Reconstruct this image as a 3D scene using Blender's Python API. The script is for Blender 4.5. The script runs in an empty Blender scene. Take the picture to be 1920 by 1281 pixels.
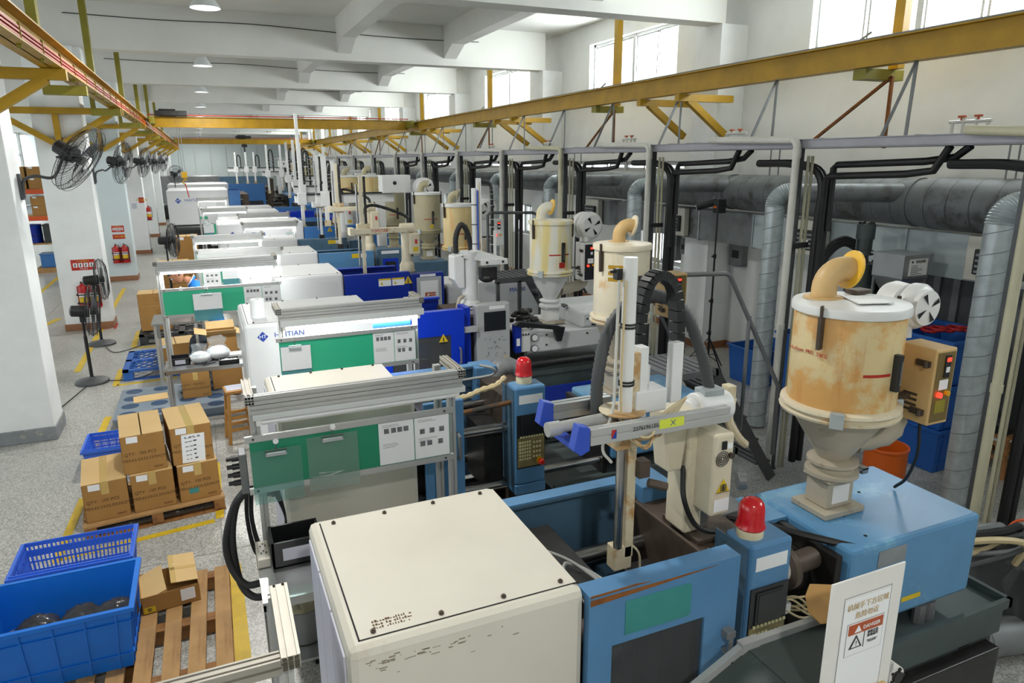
import bpy, bmesh, math, random
from mathutils import Vector, Matrix
RN = random.Random(11)
PI = math.pi
sc = bpy.context.scene
COL = sc.collection

# ------------------------------------------------------------------ camera
def _axes(yaw, pitch, roll):
    cy, sy, cp, sp = math.cos(yaw), math.sin(yaw), math.cos(pitch), math.sin(pitch)
    fwd = Vector((sy*cp, cy*cp, -sp)); right = Vector((cy, -sy, 0)); down = -right.cross(fwd)
    cr, sr = math.cos(roll), math.sin(roll)
    return cr*right + sr*down, -sr*right + cr*down, fwd
FPX = 1309.88
CR, CD, CF = _axes(.4091, .2546, .0055)
EYE = Vector((0, 0, 3.1))
cam = bpy.data.cameras.new('camera'); camo = bpy.data.objects.new('camera', cam); COL.objects.link(camo)
cam.sensor_width = 36; cam.lens = FPX*36/1920; cam.clip_start = .05; cam.clip_end = 200
mw = Matrix.Identity(4)
for i in range(3):
    mw[i][0], mw[i][1], mw[i][2], mw[i][3] = CR[i], -CD[i], -CF[i], EYE[i]
camo.matrix_world = mw
sc.camera = camo
def at(px, py, x=None, y=None, z=None):
    """the point of a measured plane that the photograph shows at a pixel"""
    d = CR*(px-960) + CD*(py-640.5) + CF*FPX
    i, v = (0, x) if x is not None else (1, y) if y is not None else (2, z)
    return EYE + d*((v-EYE[i])/d[i])

# ------------------------------------------------------------------ world, exposure, daylight
sc.view_settings.view_transform = 'Standard'; sc.view_settings.look = 'None'
sc.view_settings.gamma = 1; sc.view_settings.use_curve_mapping = False
sc.view_settings.exposure = 0.35
w = bpy.data.worlds.new('world'); sc.world = w; w.use_nodes = True
w.node_tree.nodes['Background'].inputs[0].default_value = (.93, .97, 1, 1)
w.node_tree.nodes['Background'].inputs[1].default_value = 3.0
sc.cycles.max_bounces = 6; sc.cycles.diffuse_bounces = 3; sc.cycles.glossy_bounces = 3
sc.cycles.transmission_bounces = 4; sc.cycles.transparent_max_bounces = 8
sc.cycles.caustics_reflective = False; sc.cycles.caustics_refractive = False
sc.cycles.use_denoising = True
WIN_Y = [6.30 + 6.12*k for k in range(-1, 9)]          # centre of each bay of the hall
def area(name, loc, rot, sx, sy, power, col=(1, 1, 1), shape='RECTANGLE'):
    l = bpy.data.lights.new(name, 'AREA'); l.shape = shape; l.size = sx; l.size_y = sy; l.energy = power; l.color = col
    o = bpy.data.objects.new(name, l); o.location = loc; o.rotation_euler = rot; COL.objects.link(o); return o
for y in WIN_Y:
    area('window_daylight', (8.30, y, 4.97), (0, PI/2, 0), .95, 3.0, 250, (.95, .98, 1))
LAMP_Y = [-1.7, 4.2] + [10.1 + 5.9*k for k in range(10)]   # the row of hanging lamps down the hall
for y in LAMP_Y:
    area('hanging_lamp_light', (.28, y, 4.915), (0, 0, 0), .24, .24, 85, (1, .98, .93), 'DISK')

# ------------------------------------------------------------------ helpers
WM = {}                      # world matrix of everything that can be a parent
def lin(h):
    h = h.lstrip('#'); v = [int(h[i:i+2], 16)/255 for i in (0, 2, 4)]
    return tuple(c/12.92 if c <= .04045 else ((c+.055)/1.055)**2.4 for c in v) + (1,)
MATS = {}
def mat(name, col, rough=.5, metal=0, var=0, vs=6, spots=None, bump=0, bs=40, emit=None, alpha=1, trans=0, streak=None, spec=.5):
    """procedural paint or metal: var mottles it, spots/streak lay (colour, scale, threshold) dirt over it"""
    m = bpy.data.materials.new(name); m.use_nodes = True; nt = m.node_tree; b = nt.nodes['Principled BSDF']
    N = lambda t: nt.nodes.new(t)
    b.inputs['Roughness'].default_value = rough; b.inputs['Metallic'].default_value = metal
    b.inputs['Specular IOR Level'].default_value = spec
    b.inputs['Base Color'].default_value = lin(col); src = None
    tc = N('ShaderNodeTexCoord')
    def mix(a, bcol, fac):
        x = N('ShaderNodeMix'); x.data_type = 'RGBA'
        nt.links.new(fac, x.inputs[0])
        if a is None: x.inputs[6].default_value = lin(col)
        else: nt.links.new(a, x.inputs[6])
        x.inputs[7].default_value = bcol
        return x.outputs[2]
    def noise(scale, det=4, rg=.55, vec=None):
        n = N('ShaderNodeTexNoise'); n.inputs['Scale'].default_value = scale; n.inputs['Detail'].default_value = det
        n.inputs['Roughness'].default_value = rg
        nt.links.new(vec or tc.outputs['Object'], n.inputs['Vector']); return n.outputs['Fac']
    def ramp(f, lo, hi, out=1):
        r = N('ShaderNodeMapRange'); nt.links.new(f, r.inputs[0]); r.inputs[1].default_value = lo; r.inputs[2].default_value = hi
        r.inputs[3].default_value = 0; r.inputs[4].default_value = out; return r.outputs[0]
    if var:
        c = lin(col); d = tuple(v*(1-var) for v in c[:3]) + (1,)
        src = mix(src, d, ramp(noise(vs, 5), .4, .68))
    for s in (spots or []):
        src = mix(src, lin(s[0]), ramp(noise(s[1], 6, .65), s[2], s[2]+.08, s[3] if len(s) > 3 else 1))
    for s in (streak or []):
        mp = N('ShaderNodeMapping'); mp.inputs['Scale'].default_value = s[4] if len(s) > 4 else (6, 6, .7)
        nt.links.new(tc.outputs['Object'], mp.inputs[0])
        src = mix(src, lin(s[0]), ramp(noise(s[1], 5, .6, mp.outputs[0]), s[2], s[2]+.15, s[3]))
    if src: nt.links.new(src, b.inputs['Base Color'])
    if bump:
        bp = N('ShaderNodeBump'); bp.inputs['Strength'].default_value = bump; bp.inputs['Distance'].default_value = .004
        nt.links.new(noise(bs), bp.inputs['Height']); nt.links.new(bp.outputs[0], b.inputs['Normal'])
    if emit: b.inputs['Emission Color'].default_value = lin(emit[0]); b.inputs['Emission Strength'].default_value = emit[1]
    if trans: b.inputs['Transmission Weight'].default_value = trans
    if alpha < 1: b.inputs['Alpha'].default_value = alpha
    MATS[name] = m; return m
class MB:
    def __init__(s): s.bm = bmesh.new()
    def add(s, pts, faces):
        v = [s.bm.verts.new(p) for p in pts]
        for f in faces:
            try: s.bm.faces.new([v[i] for i in f])
            except ValueError: pass
        return s
    def box(s, a, b, mx=None, tx=0, ty=0):
        """corner a to corner b; tx, ty draw the bottom in"""
        x0, x1, y0, y1, z0, z1 = min(a[0], b[0]), max(a[0], b[0]), min(a[1], b[1]), max(a[1], b[1]), min(a[2], b[2]), max(a[2], b[2])
        p = [(x0+tx, y0+ty, z0), (x1-tx, y0+ty, z0), (x1-tx, y1-ty, z0), (x0+tx, y1-ty, z0), (x0, y0, z1), (x1, y0, z1), (x1, y1, z1), (x0, y1, z1)]
        if mx: p = [mx @ Vector(q) for q in p]
        return s.add(p, [(3, 2, 1, 0), (4, 5, 6, 7), (0, 1, 5, 4), (1, 2, 6, 5), (2, 3, 7, 6), (3, 0, 4, 7)])
    def bar(s, p, q, w, h=None, up=(0, 0, 1)):
        p, q = Vector(p), Vector(q); h = h or w; d = (q-p).normalized(); u = Vector(up)
        if abs(d.dot(u)) > .98: u = Vector((0, 1, 0)) if abs(d.y) < .9 else Vector((1, 0, 0))
        r = d.cross(u).normalized(); u = r.cross(d)
        c = [p+r*a*w/2+u*b*h/2 for a, b in ((-1, -1), (1, -1), (1, 1), (-1, 1))]
        c += [x+(q-p) for x in c]
        return s.add(c, [(0, 1, 2, 3), (7, 6, 5, 4), (0, 4, 5, 1), (1, 5, 6, 2), (2, 6, 7, 3), (3, 7, 4, 0)])
    def sweep(s, sec, p, q, up=(0, 0, 1)):
        """a flat section (list of (across, up)) drawn straight from p to q"""
        p, q = Vector(p), Vector(q); d = (q-p).normalized(); u = Vector(up)
        if abs(d.dot(u)) > .98: u = Vector((0, 1, 0))
        r = d.cross(u).normalized(); u = r.cross(d); n = len(sec)
        c = [p+r*a+u*b for a, b in sec] + [q+r*a+u*b for a, b in sec]
        f = [(i, i+n, (i+1) % n+n, (i+1) % n) for i in range(n)] + [tuple(range(n)), tuple(range(2*n-1, n-1, -1))]
        return s.add(c, f)
    def cyl(s, p, q, r, r2=None, n=16, cap=True):
        p, q = Vector(p), Vector(q); r2 = r if r2 is None else r2; d = (q-p).normalized()
        u = Vector((0, 0, 1)) if abs(d.z) < .9 else Vector((1, 0, 0)); a = d.cross(u).normalized(); b = a.cross(d)
        pt = [p+(a*math.cos(t)+b*math.sin(t))*r for t in [2*PI*i/n for i in range(n)]] + [q+(a*math.cos(t)+b*math.sin(t))*r2 for t in [2*PI*i/n for i in range(n)]]
        f = [(i, (i+1) % n, (i+1) % n+n, i+n) for i in range(n)]
        if cap: f += [tuple(range(n-1, -1, -1)), tuple(range(n, 2*n))]
        return s.add(pt, f)
    def tube(s, pts, r, n=8, rr=None, closed=False):
        P = [Vector(p) for p in pts]; m = len(P); ring = []; a = None
        for i in range(m):
            t = ((P[(i+1) % m]-P[i-1]) if closed else (P[min(i+1, m-1)]-P[max(i-1, 0)])).normalized()
            if a is None:
                u = Vector((0, 0, 1)) if abs(t.z) < .9 else Vector((1, 0, 0)); a = t.cross(u).normalized()
            a = (a-t*a.dot(t)).normalized(); b = t.cross(a); k = rr[i] if rr else r
            ring += [P[i]+(a*math.cos(2*PI*j/n)+b*math.sin(2*PI*j/n))*k for j in range(n)]
        f = []
        for i in range(m if closed else m-1):
            o, e = i*n, ((i+1) % m)*n
            f += [(o+j, o+(j+1) % n, e+(j+1) % n, e+j) for j in range(n)]
        if not closed: f += [tuple(range(n-1, -1, -1)), tuple(range((m-1)*n, m*n))]
        return s.add(ring, f)
    def lathe(s, prof, o=(0, 0, 0), n=32, mx=None):
        """profile (radius, height) turned about z"""
        o = Vector(o); pt = []; m = len(prof)
        for r, z in prof:
            for j in range(n):
                t = 2*PI*j/n; v = Vector((r*math.cos(t), r*math.sin(t), z)); pt.append(o+(mx @ v if mx else v))
        f = [(i*n+j, i*n+(j+1) % n, (i+1)*n+(j+1) % n, (i+1)*n+j) for i in range(m-1) for j in range(n)]
        f += [tuple(range(n-1, -1, -1)), tuple(range((m-1)*n, m*n))]
        return s.add(pt, f)
    def prism(s, pts, ax, d0, d1):
        """outline pts in the plane across axis ax, from d0 to d1 along it"""
        def mk(p, d): return (d, p[0], p[1]) if ax == 'x' else (p[0], d, p[1]) if ax == 'y' else (p[0], p[1], d)
        n = len(pts); c = [mk(p, d0) for p in pts] + [mk(p, d1) for p in pts]
        return s.add(c, [(i, (i+1) % n, (i+1) % n+n, i+n) for i in range(n)] + [tuple(range(n-1, -1, -1)), tuple(range(n, 2*n))])
    def ball(s, c, r, n=12, m=8, sq=(1, 1, 1), jit=0, rnd=None):
        pr = [];
        for i in range(1, m):
            t = PI*i/m; pr.append((math.sin(t), -math.cos(t)))
        c = Vector(c); pt = [c+Vector((0, 0, -r*sq[2]))]
        for a, z in pr:
            for j in range(n):
                t = 2*PI*j/n; k = r*(1+(rnd.uniform(-jit, jit) if jit else 0)); pt.append(c+Vector((a*math.cos(t)*k*sq[0], a*math.sin(t)*k*sq[1], z*k*sq[2])))
        pt.append(c+Vector((0, 0, r*sq[2]))); L = len(pt)-1
        f = [(0, 1+(j+1) % n, 1+j) for j in range(n)]
        for i in range(m-2): f += [(1+i*n+j, 1+i*n+(j+1) % n, 1+(i+1)*n+(j+1) % n, 1+(i+1)*n+j) for j in range(n)]
        f += [(1+(m-2)*n+j, 1+(m-2)*n+(j+1) % n, L) for j in range(n)]
        return s.add(pt, f)
    def build(s, name, m, par=None, smooth=False, bev=0, local=False, seg=2, stuff=False):
        bm = s.bm; bmesh.ops.recalc_face_normals(bm, faces=bm.faces)
        loc = None
        if par is not None:
            if not local: bm.transform(WM[par].inverted())
        else:
            zs = [v.co for v in bm.verts]
            loc = Vector(((min(v.x for v in zs)+max(v.x for v in zs))/2, (min(v.y for v in zs)+max(v.y for v in zs))/2, min(v.z for v in zs)))
            bm.transform(Matrix.Translation(-loc))
        if smooth:
            for f in bm.faces: f.smooth = True
            for e in bm.edges:
                if len(e.link_faces) == 2 and e.calc_face_angle() > .7: e.smooth = False
        me = bpy.data.meshes.new(name); bm.to_mesh(me); bm.free()
        o = bpy.data.objects.new(name, me); COL.objects.link(o)
        me.materials.append(MATS[m] if isinstance(m, str) else m)
        if par is not None: o.parent = par; WM[o] = WM[par].copy()
        else: o.location = loc; WM[o] = Matrix.Translation(loc)
        if bev:
            b = o.modifiers.new('edge', 'BEVEL'); b.width = bev; b.segments = seg; b.limit_method = 'ANGLE'; b.angle_limit = .6
        if stuff: o['kind'] = 'stuff'
        return o
def tag(o, label, cat, group=None):
    o['label'] = label; o['category'] = cat
    if group: o['group'] = group
    return o
def thing(name, label, cat, loc=(0, 0, 0), rz=0, group=None):
    o = bpy.data.objects.new(name, None); COL.objects.link(o); o.empty_display_size = .1
    o.location = loc; o.rotation_euler = (0, 0, rz); WM[o] = Matrix.Translation(loc) @ Matrix.Rotation(rz, 4, 'Z')
    return tag(o, label, cat, group)
def struct(o): o['kind'] = 'structure'; return o
def dup(src, loc, rz=None, label=None, sub=None):
    """a copy of a thing with its parts and their pieces"""
    r = src.copy(); COL.objects.link(r); r.location = loc
    if rz is not None: r.rotation_euler = (0, 0, rz)
    if label: r['label'] = label
    WM[r] = Matrix.Translation(loc) @ Matrix.Rotation(r.rotation_euler.z, 4, 'Z')
    for c in list(src.children):
        d = c.copy(); COL.objects.link(d); d.parent = r; WM[d] = WM[r].copy()
        for g in list(c.children):
            e = g.copy(); COL.objects.link(e); e.parent = d
    return r
def put(src, mx, par, name=None):
    """one more piece of the same mesh, placed in its parent's own frame"""
    o = src.copy(); COL.objects.link(o); o.parent = par; o.matrix_local = mx; return o
def txt(s, loc, size, m, par, rot=(PI/2, 0, 0), name='lettering', ext=.0006, ax='CENTER', local=False, sx=1):
    c = bpy.data.curves.new(name, 'FONT'); c.body = s; c.size = size; c.extrude = ext; c.align_x = ax; c.align_y = 'CENTER'
    c.resolution_u = 2
    o = bpy.data.objects.new(name, c); COL.objects.link(o); c.materials.append(MATS[m])
    from mathutils import Euler
    mm = Matrix.Translation(loc) @ Euler(rot).to_matrix().to_4x4() @ Matrix.Diagonal((sx, 1, 1, 1))
    me = bpy.data.meshes.new_from_object(o); bpy.data.objects.remove(o); bpy.data.curves.remove(c)
    o = bpy.data.objects.new(name, me); COL.objects.link(o)
    o.parent = par; o.matrix_local = mm if local else WM[par].inverted() @ mm
    return o
def slot(w, h, nx=1, ny=1, g=.008, d=.008):
    """section of a slotted aluminium profile"""
    def side(L, n):
        pts = []
        for i in range(n):
            c = (i+.5)/n*L; pts += [(c-g/2, 0), (c-g/2, d), (c+g/2, d), (c+g/2, 0)]
        return pts
    sec = [(-w/2, -h/2)] + [(-w/2+t, -h/2+dd) for t, dd in side(w, nx)] + [(w/2, -h/2)] + [(w/2-dd, -h/2+t) for t, dd in side(h, ny)]
    sec += [(w/2, h/2)] + [(w/2-t, h/2-dd) for t, dd in side(w, nx)] + [(-w/2, h/2)] + [(-w/2+dd, h/2-t) for t, dd in side(h, ny)]
    return sec
def arc(c, r, a0, a1, u, v, n=8):
    c, u, v = Vector(c), Vector(u), Vector(v)
    return [c+u*r*math.cos(a0+(a1-a0)*i/n)+v*r*math.sin(a0+(a1-a0)*i/n) for i in range(n+1)]
def spline(pts, n=6):
    P = [Vector(p) for p in pts]; P = [P[0]*2-P[1]] + P + [P[-1]*2-P[-2]]; out = []
    for i in range(1, len(P)-2):
        for k in range(n):
            t = k/n; a, b, c, d = P[i-1:i+3]
            out.append(.5*((2*b)+(c-a)*t+(2*a-5*b+4*c-d)*t*t+(3*b-a-3*c+d)*t**3))
    return out + [P[-2]]

# ------------------------------------------------------------------ materials
mat('wall_paint', '#e6e8e6', .7, var=.10, vs=1.2, spots=[('#9a9a94', 7, .74, .5)])
mat('ceiling_paint', '#e6e6e0', .8, var=.08, vs=.8, spots=[('#8f8f88', 9, .76, .5)])
mat('column_paint', '#f0f3f3', .65, var=.08, vs=2, spots=[('#8a8c88', 12, .73, .6)])
mat('column_blue', '#d2dee1', .65, var=.06, vs=2, spots=[('#8a8c88', 12, .74, .6)])
mat('grey_base', '#8b9093', .6, var=.2, vs=8, spots=[('#b8b09a', 5, .6)])
mat('brown_tile', '#9a6a4a', .45, var=.15, vs=9)
mat('crane_yellow', '#b88e0e', .45, var=.22, vs=3, spots=[('#6a5318', 12, .7, .6)])
mat('crane_olive', '#8d8325', .5, var=.2, vs=4)
mat('red_cable', '#b8330f', .45)
mat('white_lamp', '#d8dcdc', .4)
mat('lamp_glow', '#ffffff', .4, emit=('#ffffff', 6))
mat('tube_glow', '#ffffff', .4, emit=('#ffffff', 5))
mat('tube_off', '#dfe1e2', .25)
mat('black_plastic', '#1c1d20', .4, var=.2, vs=20)
mat('rubber', '#1a1b1c', .55)
mat('grey_rubber', '#45484a', .55)
mat('cream_old', '#d6d1c4', .42, var=.05, vs=3, spots=[('#b39a7c', 2.2, .66, .35), ('#6b5f4a', 30, .73, .6)])
mat('cream_side', '#d2d0c4', .42, var=.06, vs=3, spots=[('#7d7358', 14, .73, .5)], streak=[('#a98f63', 3, .62, .3)])
mat('lilac_panel', '#c9cad8', .45)
mat('white_cover', '#d3d5d6', .38, var=.03, vs=3)
mat('blue_old', '#5688b4', .4, var=.14, vs=4, spots=[('#46586a', 12, .68, .7), ('#7fb0c8', 3, .66, .4)])
mat('blue_worn', '#5c92bd', .30, var=.12, vs=3, spots=[('#8fc0d0', 2.2, .56, .45), ('#2c3f52', 30, .76, .9)])
mat('blue_grey', '#4f6f88', .45, var=.2, vs=5, spots=[('#39434c', 7, .6, .7)])
mat('blue_deep', '#0f2f9c', .35, var=.1, vs=3)
mat('blue_royal', '#1038c4', .32, var=.06, vs=3)
mat('blue_far', '#3d74b4', .4, var=.1, vs=3)
mat('rust', '#8a5320', .8, var=.4, vs=14)
mat('steel_dark', '#3a3a3a', .45, .5, var=.35, vs=8, spots=[('#5a4a3c', 9, .6, .7)])
mat('steel_oil', '#2a2827', .35, .3, var=.4, vs=9, spots=[('#6d6258', 14, .68, .7)])
mat('steel_brown', '#564a40', .55, .3, var=.4, vs=9, spots=[('#9b8a74', 18, .68, .6)])
mat('chrome', '#a8a8a8', .18, .95, var=.3, vs=6)
mat('bar_rust', '#7c5a3c', .4, .5, var=.4, vs=7, spots=[('#4a4744', 5, .5)])
mat('stainless', '#b9bcbd', .28, .85, var=.1, vs=5)
mat('aluminium', '#bcbdbb', .38, .35, var=.06, vs=9)
mat('alu_worn', '#a8a398', .45, .3, var=.12, vs=9, spots=[('#8c8272', 15, .68, .6)])
mat('alu_hole', '#4e4a3e', .7)
mat('galv', '#b9c2c4', .38, .35, var=.2, vs=12)
mat('galv_dark', '#7d8183', .5, .2, var=.25, vs=4, spots=[('#4d4c45', 2, .55, .7)])
mat('duct_pale', '#bfcacd', .45, .1, var=.15, vs=2)
mat('tray_grey', '#9c9ca4', .45, .1, var=.12, vs=4)
mat('steel_grey', '#7d8082', .45, .3, var=.15, vs=6)
mat('steel_frame', '#55585a', .5, .3, var=.2, vs=6)
mat('pvc_white', '#cfcec6', .45, var=.12, vs=6)
mat('pvc_beige', '#c3bfa4', .5, var=.12, vs=6)
mat('tank_dark', '#363a3b', .5, var=.25, vs=4)
mat('tank_green', '#465150', .5, var=.25, vs=4)
mat('belt_green', '#3c4644', .6, var=.15, vs=2, streak=[('#56605e', 3, .6, .5, (.6, 8, 8))])
mat('paper', '#eef0f2', .7)
mat('paper_worn', '#e6e4e0', .5, var=.05, vs=6)
mat('ink', '#3a3a3c', .7)
mat('ink_brown', '#5e4426', .8)
mat('chip', '#8d8470', .7)
mat('ink_pale', '#c9b48e', .7)
mat('ink_red', '#b02a1c', .6)
mat('ink_blue', '#153c98', .5)
mat('sign_orange', '#b1532e', .6)
mat('sign_red', '#b8281c', .5)
mat('sticker_yellow', '#d8b820', .5)
mat('sticker_lime', '#d6e04a', .5)
mat('sticker_green', '#3c8a86', .5, var=.1)
mat('photo_grey', '#7a7d80', .6, var=.6, vs=60)
mat('photo_tan', '#a08a52', .6, var=.6, vs=60)
mat('board_green', '#1f8a68', .35, var=.05, vs=3)
mat('board_mint', '#35b98e', .35, var=.05, vs=3)
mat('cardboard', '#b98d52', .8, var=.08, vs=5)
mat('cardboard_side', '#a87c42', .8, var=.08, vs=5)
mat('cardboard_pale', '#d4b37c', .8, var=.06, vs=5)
mat('tape', '#c7a867', .12, spots=[('#f2ead2', 16, .62)])
mat('wood', '#b28a58', .7, var=.25, vs=5, streak=[('#7c5530', 2, .55, .6, (9, 1, 9))])
mat('wood_dark', '#9a6a3a', .7, var=.25, vs=5, streak=[('#5c3a1c', 2, .5, .6, (1, 9, 9))])
mat('wood_stool', '#c08c4a', .45, var=.2, vs=6)
mat('bin_blue', '#1272d8', .38, var=.08, vs=3)
mat('crate_blue', '#3f72e0', .42, var=.08, vs=3)
mat('pallet_blue', '#2460b4', .42, var=.1, vs=3)
mat('pallet_grey', '#76838f', .5, var=.1, vs=3)
mat('pallet_hole', '#24405f', .6)
mat('pallet_black', '#34373a', .5, var=.15, vs=6)
mat('floor_yellow', '#d9b626', .5, var=.2, vs=6, spots=[('#9a8a44', 16, .68, .6)])
mat('red_paint', '#b31a1a', .35)
mat('beacon_red', '#c8101c', .2, spec=.7)
mat('beacon_cream', '#ddd2b0', .4, var=.08, vs=12)
mat('screen_dark', '#23262a', .25)
mat('keypad', '#8d8054', .45, var=.35, vs=18)
mat('key_pale', '#d9d2a2', .5)
mat('panel_grey', '#b4b8ba', .45, var=.04)
mat('panel_white', '#dcdedc', .4, var=.04)
mat('estop_red', '#d0281c', .35)
mat('estop_yellow', '#e0a814', .4)
mat('led_red', '#ff2a18', .4, emit=('#ff3020', 2.5))
mat('gold_panel', '#7d6a3c', .4, .3, var=.15, vs=6)
mat('hopper_amber', '#d8c493', .42, var=.1, vs=3, spots=[('#cf9240', 3.2, .46, .75), ('#8d8a66', 5, .62, .5), ('#5a4422', 34, .70, .9)], streak=[('#b8742a', 2.6, .55, .55)])
mat('hopper_cream', '#e0d6bc', .42, var=.08, vs=3, spots=[('#c9953c', 3.6, .56, .6), ('#6a5838', 36, .71, .8)], streak=[('#c49a58', 2.2, .6, .5)])
mat('hopper_white', '#e8e6da', .4, var=.04, vs=3, streak=[('#e6cf6a', 1.6, .46, .75)])
mat('hopper_olive', '#b3ab8c', .45, var=.1, vs=3)
mat('hopper_gold', '#ddc790', .42, var=.1, vs=3, streak=[('#d8902c', 2.2, .52, .6)])
mat('cone_grey', '#b4ab98', .5, var=.15, vs=4, spots=[('#7c6c54', 6, .6, .6)])
mat('elbow_tan', '#d2b078', .45, var=.12, vs=7)
mat('ring_yellow', '#eab93a', .4)
mat('robot_cream', '#d8cfb6', .42, var=.1, vs=6, spots=[('#9a7a48', 5, .6, .6), ('#4a3a26', 24, .74, .8)])
mat('robot_white', '#e2e3e2', .38, var=.06, vs=6)
mat('robot_rust', '#d2c6a8', .5, var=.1, spots=[('#a8762a', 4, .52, .8), ('#3a2a1a', 16, .68)])
mat('plastic_blue', '#2f4fb8', .4)
mat('bag_white', '#d9dcdd', .35, var=.05, vs=9)
mat('skin', '#b98262', .55)
mat('hair', '#191614', .6)
mat('shirt_blue', '#1f78c8', .75)
mat('trousers', '#2b3038', .8)
mat('orange_rack', '#d4541c', .45)
mat('orange_drum', '#c85a14', .4)
mat('far_panel', '#cfdadb', .6)
mat('black_void', '#101112', .8)
mat('cable_tan', '#c9b78e', .5)
mat('cable_grey', '#9a9c98', .5)
def glassy(name, tint, clear, rough=.12):
    """a thin sheet: mostly clear with a gloss of its own"""
    m = bpy.data.materials.new(name); m.use_nodes = True; nt = m.node_tree; b = nt.nodes['Principled BSDF']; out = nt.nodes['Material Output']
    b.inputs['Base Color'].default_value = lin(tint); b.inputs['Roughness'].default_value = rough
    t = nt.nodes.new('ShaderNodeBsdfTransparent'); t.inputs[0].default_value = tuple(.35+.65*c for c in lin(tint)[:3]) + (1,)
    x = nt.nodes.new('ShaderNodeMixShader'); x.inputs[0].default_value = clear
    nt.links.new(b.outputs[0], x.inputs[1]); nt.links.new(t.outputs[0], x.inputs[2]); nt.links.new(x.outputs[0], out.inputs[0])
    MATS[name] = m
glassy('window_glass', '#f2f6f6', .9)
glassy('gate_glass', '#8a8f92', .82)
glassy('clear_sheet', '#e2eeea', .90)
glassy('blue_sheet', '#7cc4cc', .55)
glassy('pale_sheet', '#d4efec', .92)
glassy('bag_clear', '#dfe4e6', .80, .15)
glassy('bag_smoke', '#4c4c50', .35, .2)
# terrazzo: pale chips in grey cement
m = mat('terrazzo', '#a9a8a2', .3); nt = m.node_tree; b = nt.nodes['Principled BSDF']
tc = nt.nodes.new('ShaderNodeNewGeometry'); vo = nt.nodes.new('ShaderNodeTexVoronoi'); vo.inputs['Scale'].default_value = 90
cr = nt.nodes.new('ShaderNodeValToRGB'); e = cr.color_ramp.elements
e[0].color = lin('#8a8a86'); e[1].color = lin('#d0cfc8'); e[0].position = .15; e[1].position = .85
nz = nt.nodes.new('ShaderNodeTexNoise'); nz.inputs['Scale'].default_value = .7; nz.inputs['Detail'].default_value = 6
mr = nt.nodes.new('ShaderNodeMapRange'); mr.inputs[1].default_value = .35; mr.inputs[2].default_value = .7; mr.inputs[3].default_value = 0; mr.inputs[4].default_value = .35
mx = nt.nodes.new('ShaderNodeMix'); mx.data_type = 'RGBA'; mx.inputs[7].default_value = lin('#7d7b74')
nt.links.new(tc.outputs['Position'], vo.inputs['Vector']); nt.links.new(tc.outputs['Position'], nz.inputs['Vector'])
nt.links.new(vo.outputs['Color'], cr.inputs[0]); nt.links.new(nz.outputs['Fac'], mr.inputs[0]); nt.links.new(mr.outputs[0], mx.inputs[0])
nt.links.new(cr.outputs[0], mx.inputs[6]); nt.links.new(mx.outputs[2], b.inputs['Base Color'])

# ================================================================== THE HALL
D, XR, XW, XL = 6.12, 7.40, 7.90, -1.83
YB = [9.10 + D*k for k in range(-2, 10)]
b = MB(); b.box((-12, -4, -.2), (8.2, 70, -.008)); fl = struct(b.build('floor', 'grey_base'))
WM[fl] = Matrix.Identity(4); fl.data.transform(Matrix.Translation(fl.location)); fl.location = (0, 0, 0)
b = MB(); b.box((-1.527, -1.527, -.006), (1.527, 1.527, 0)); slab = b.build('floor_slab', 'terrazzo', fl, local=True)
first = True
for i in range(6):
    for j in range(24):
        mx_ = Matrix.Translation((-8.7+3.06*i+.9, -2+3.06*j, 0))
        if first: slab.matrix_local = mx_; first = False
        else: put(slab, mx_, fl)
b = MB(); b.box((-12, -4, 5.85), (8.4, 70, 6.05)); struct(b.build('ceiling', 'ceiling_paint'))
for y in YB:
    b = MB(); b.box((-12, y, 5.06), (XR+.06, y+.36, 5.86)); struct(b.build('beam', 'ceiling_paint'))
for x in (2.8, 5.05):
    b = MB()
    for y in YB[:-1]:
        b.box((x, y+.36, 5.42), (x+.28, y+D, 5.86))
        for s, yy in ((1, y+.36), (-1, y+D)):
            b.prism([(yy, 5.42), (yy+s*.55, 5.42), (yy, 5.2)], 'x', x, x+.28)
    struct(b.build('beam', 'ceiling_paint'))
# right wall with its two bands of windows
SILL, HEAD, WW = 4.49, 5.45, 1.55
b = MB(); b.box((XW, -4, 0), (XW+.3, 70, 1.15)); b.box((XW, -4, 1.95), (XW+.3, 70, 2.86)); b.box((XW, -4, 3.06), (XW+.3, 70, SILL)); b.box((XW, -4, HEAD), (XW+.3, 70, 5.86))
yy = -4.0
for c in WIN_Y:
    b.box((XW, yy, SILL), (XW+.3, c-WW, HEAD)); yy = c+WW
b.box((XW, yy, SILL), (XW+.3, 70, HEAD)); yy = -4.0
LOW = [11.1, 17.5, 23.6, 29.8]
for c in LOW:
    b.box((XW, yy, 1.15), (XW+.3, c-.65, 1.95)); yy = c+.65
b.box((XW, yy, 1.15), (XW+.3, 70, 1.95)); yy = -4.0
STRIP = [12.6, 18.6, 24.8]
for c in STRIP:
    b.box((XW, yy, 2.86), (XW+.3, c-2.1, 3.06)); yy = c+2.1
b.box((XW, yy, 2.86), (XW+.3, 70, 3.06))
struct(b.build('wall_right', 'wall_paint'))
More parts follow.
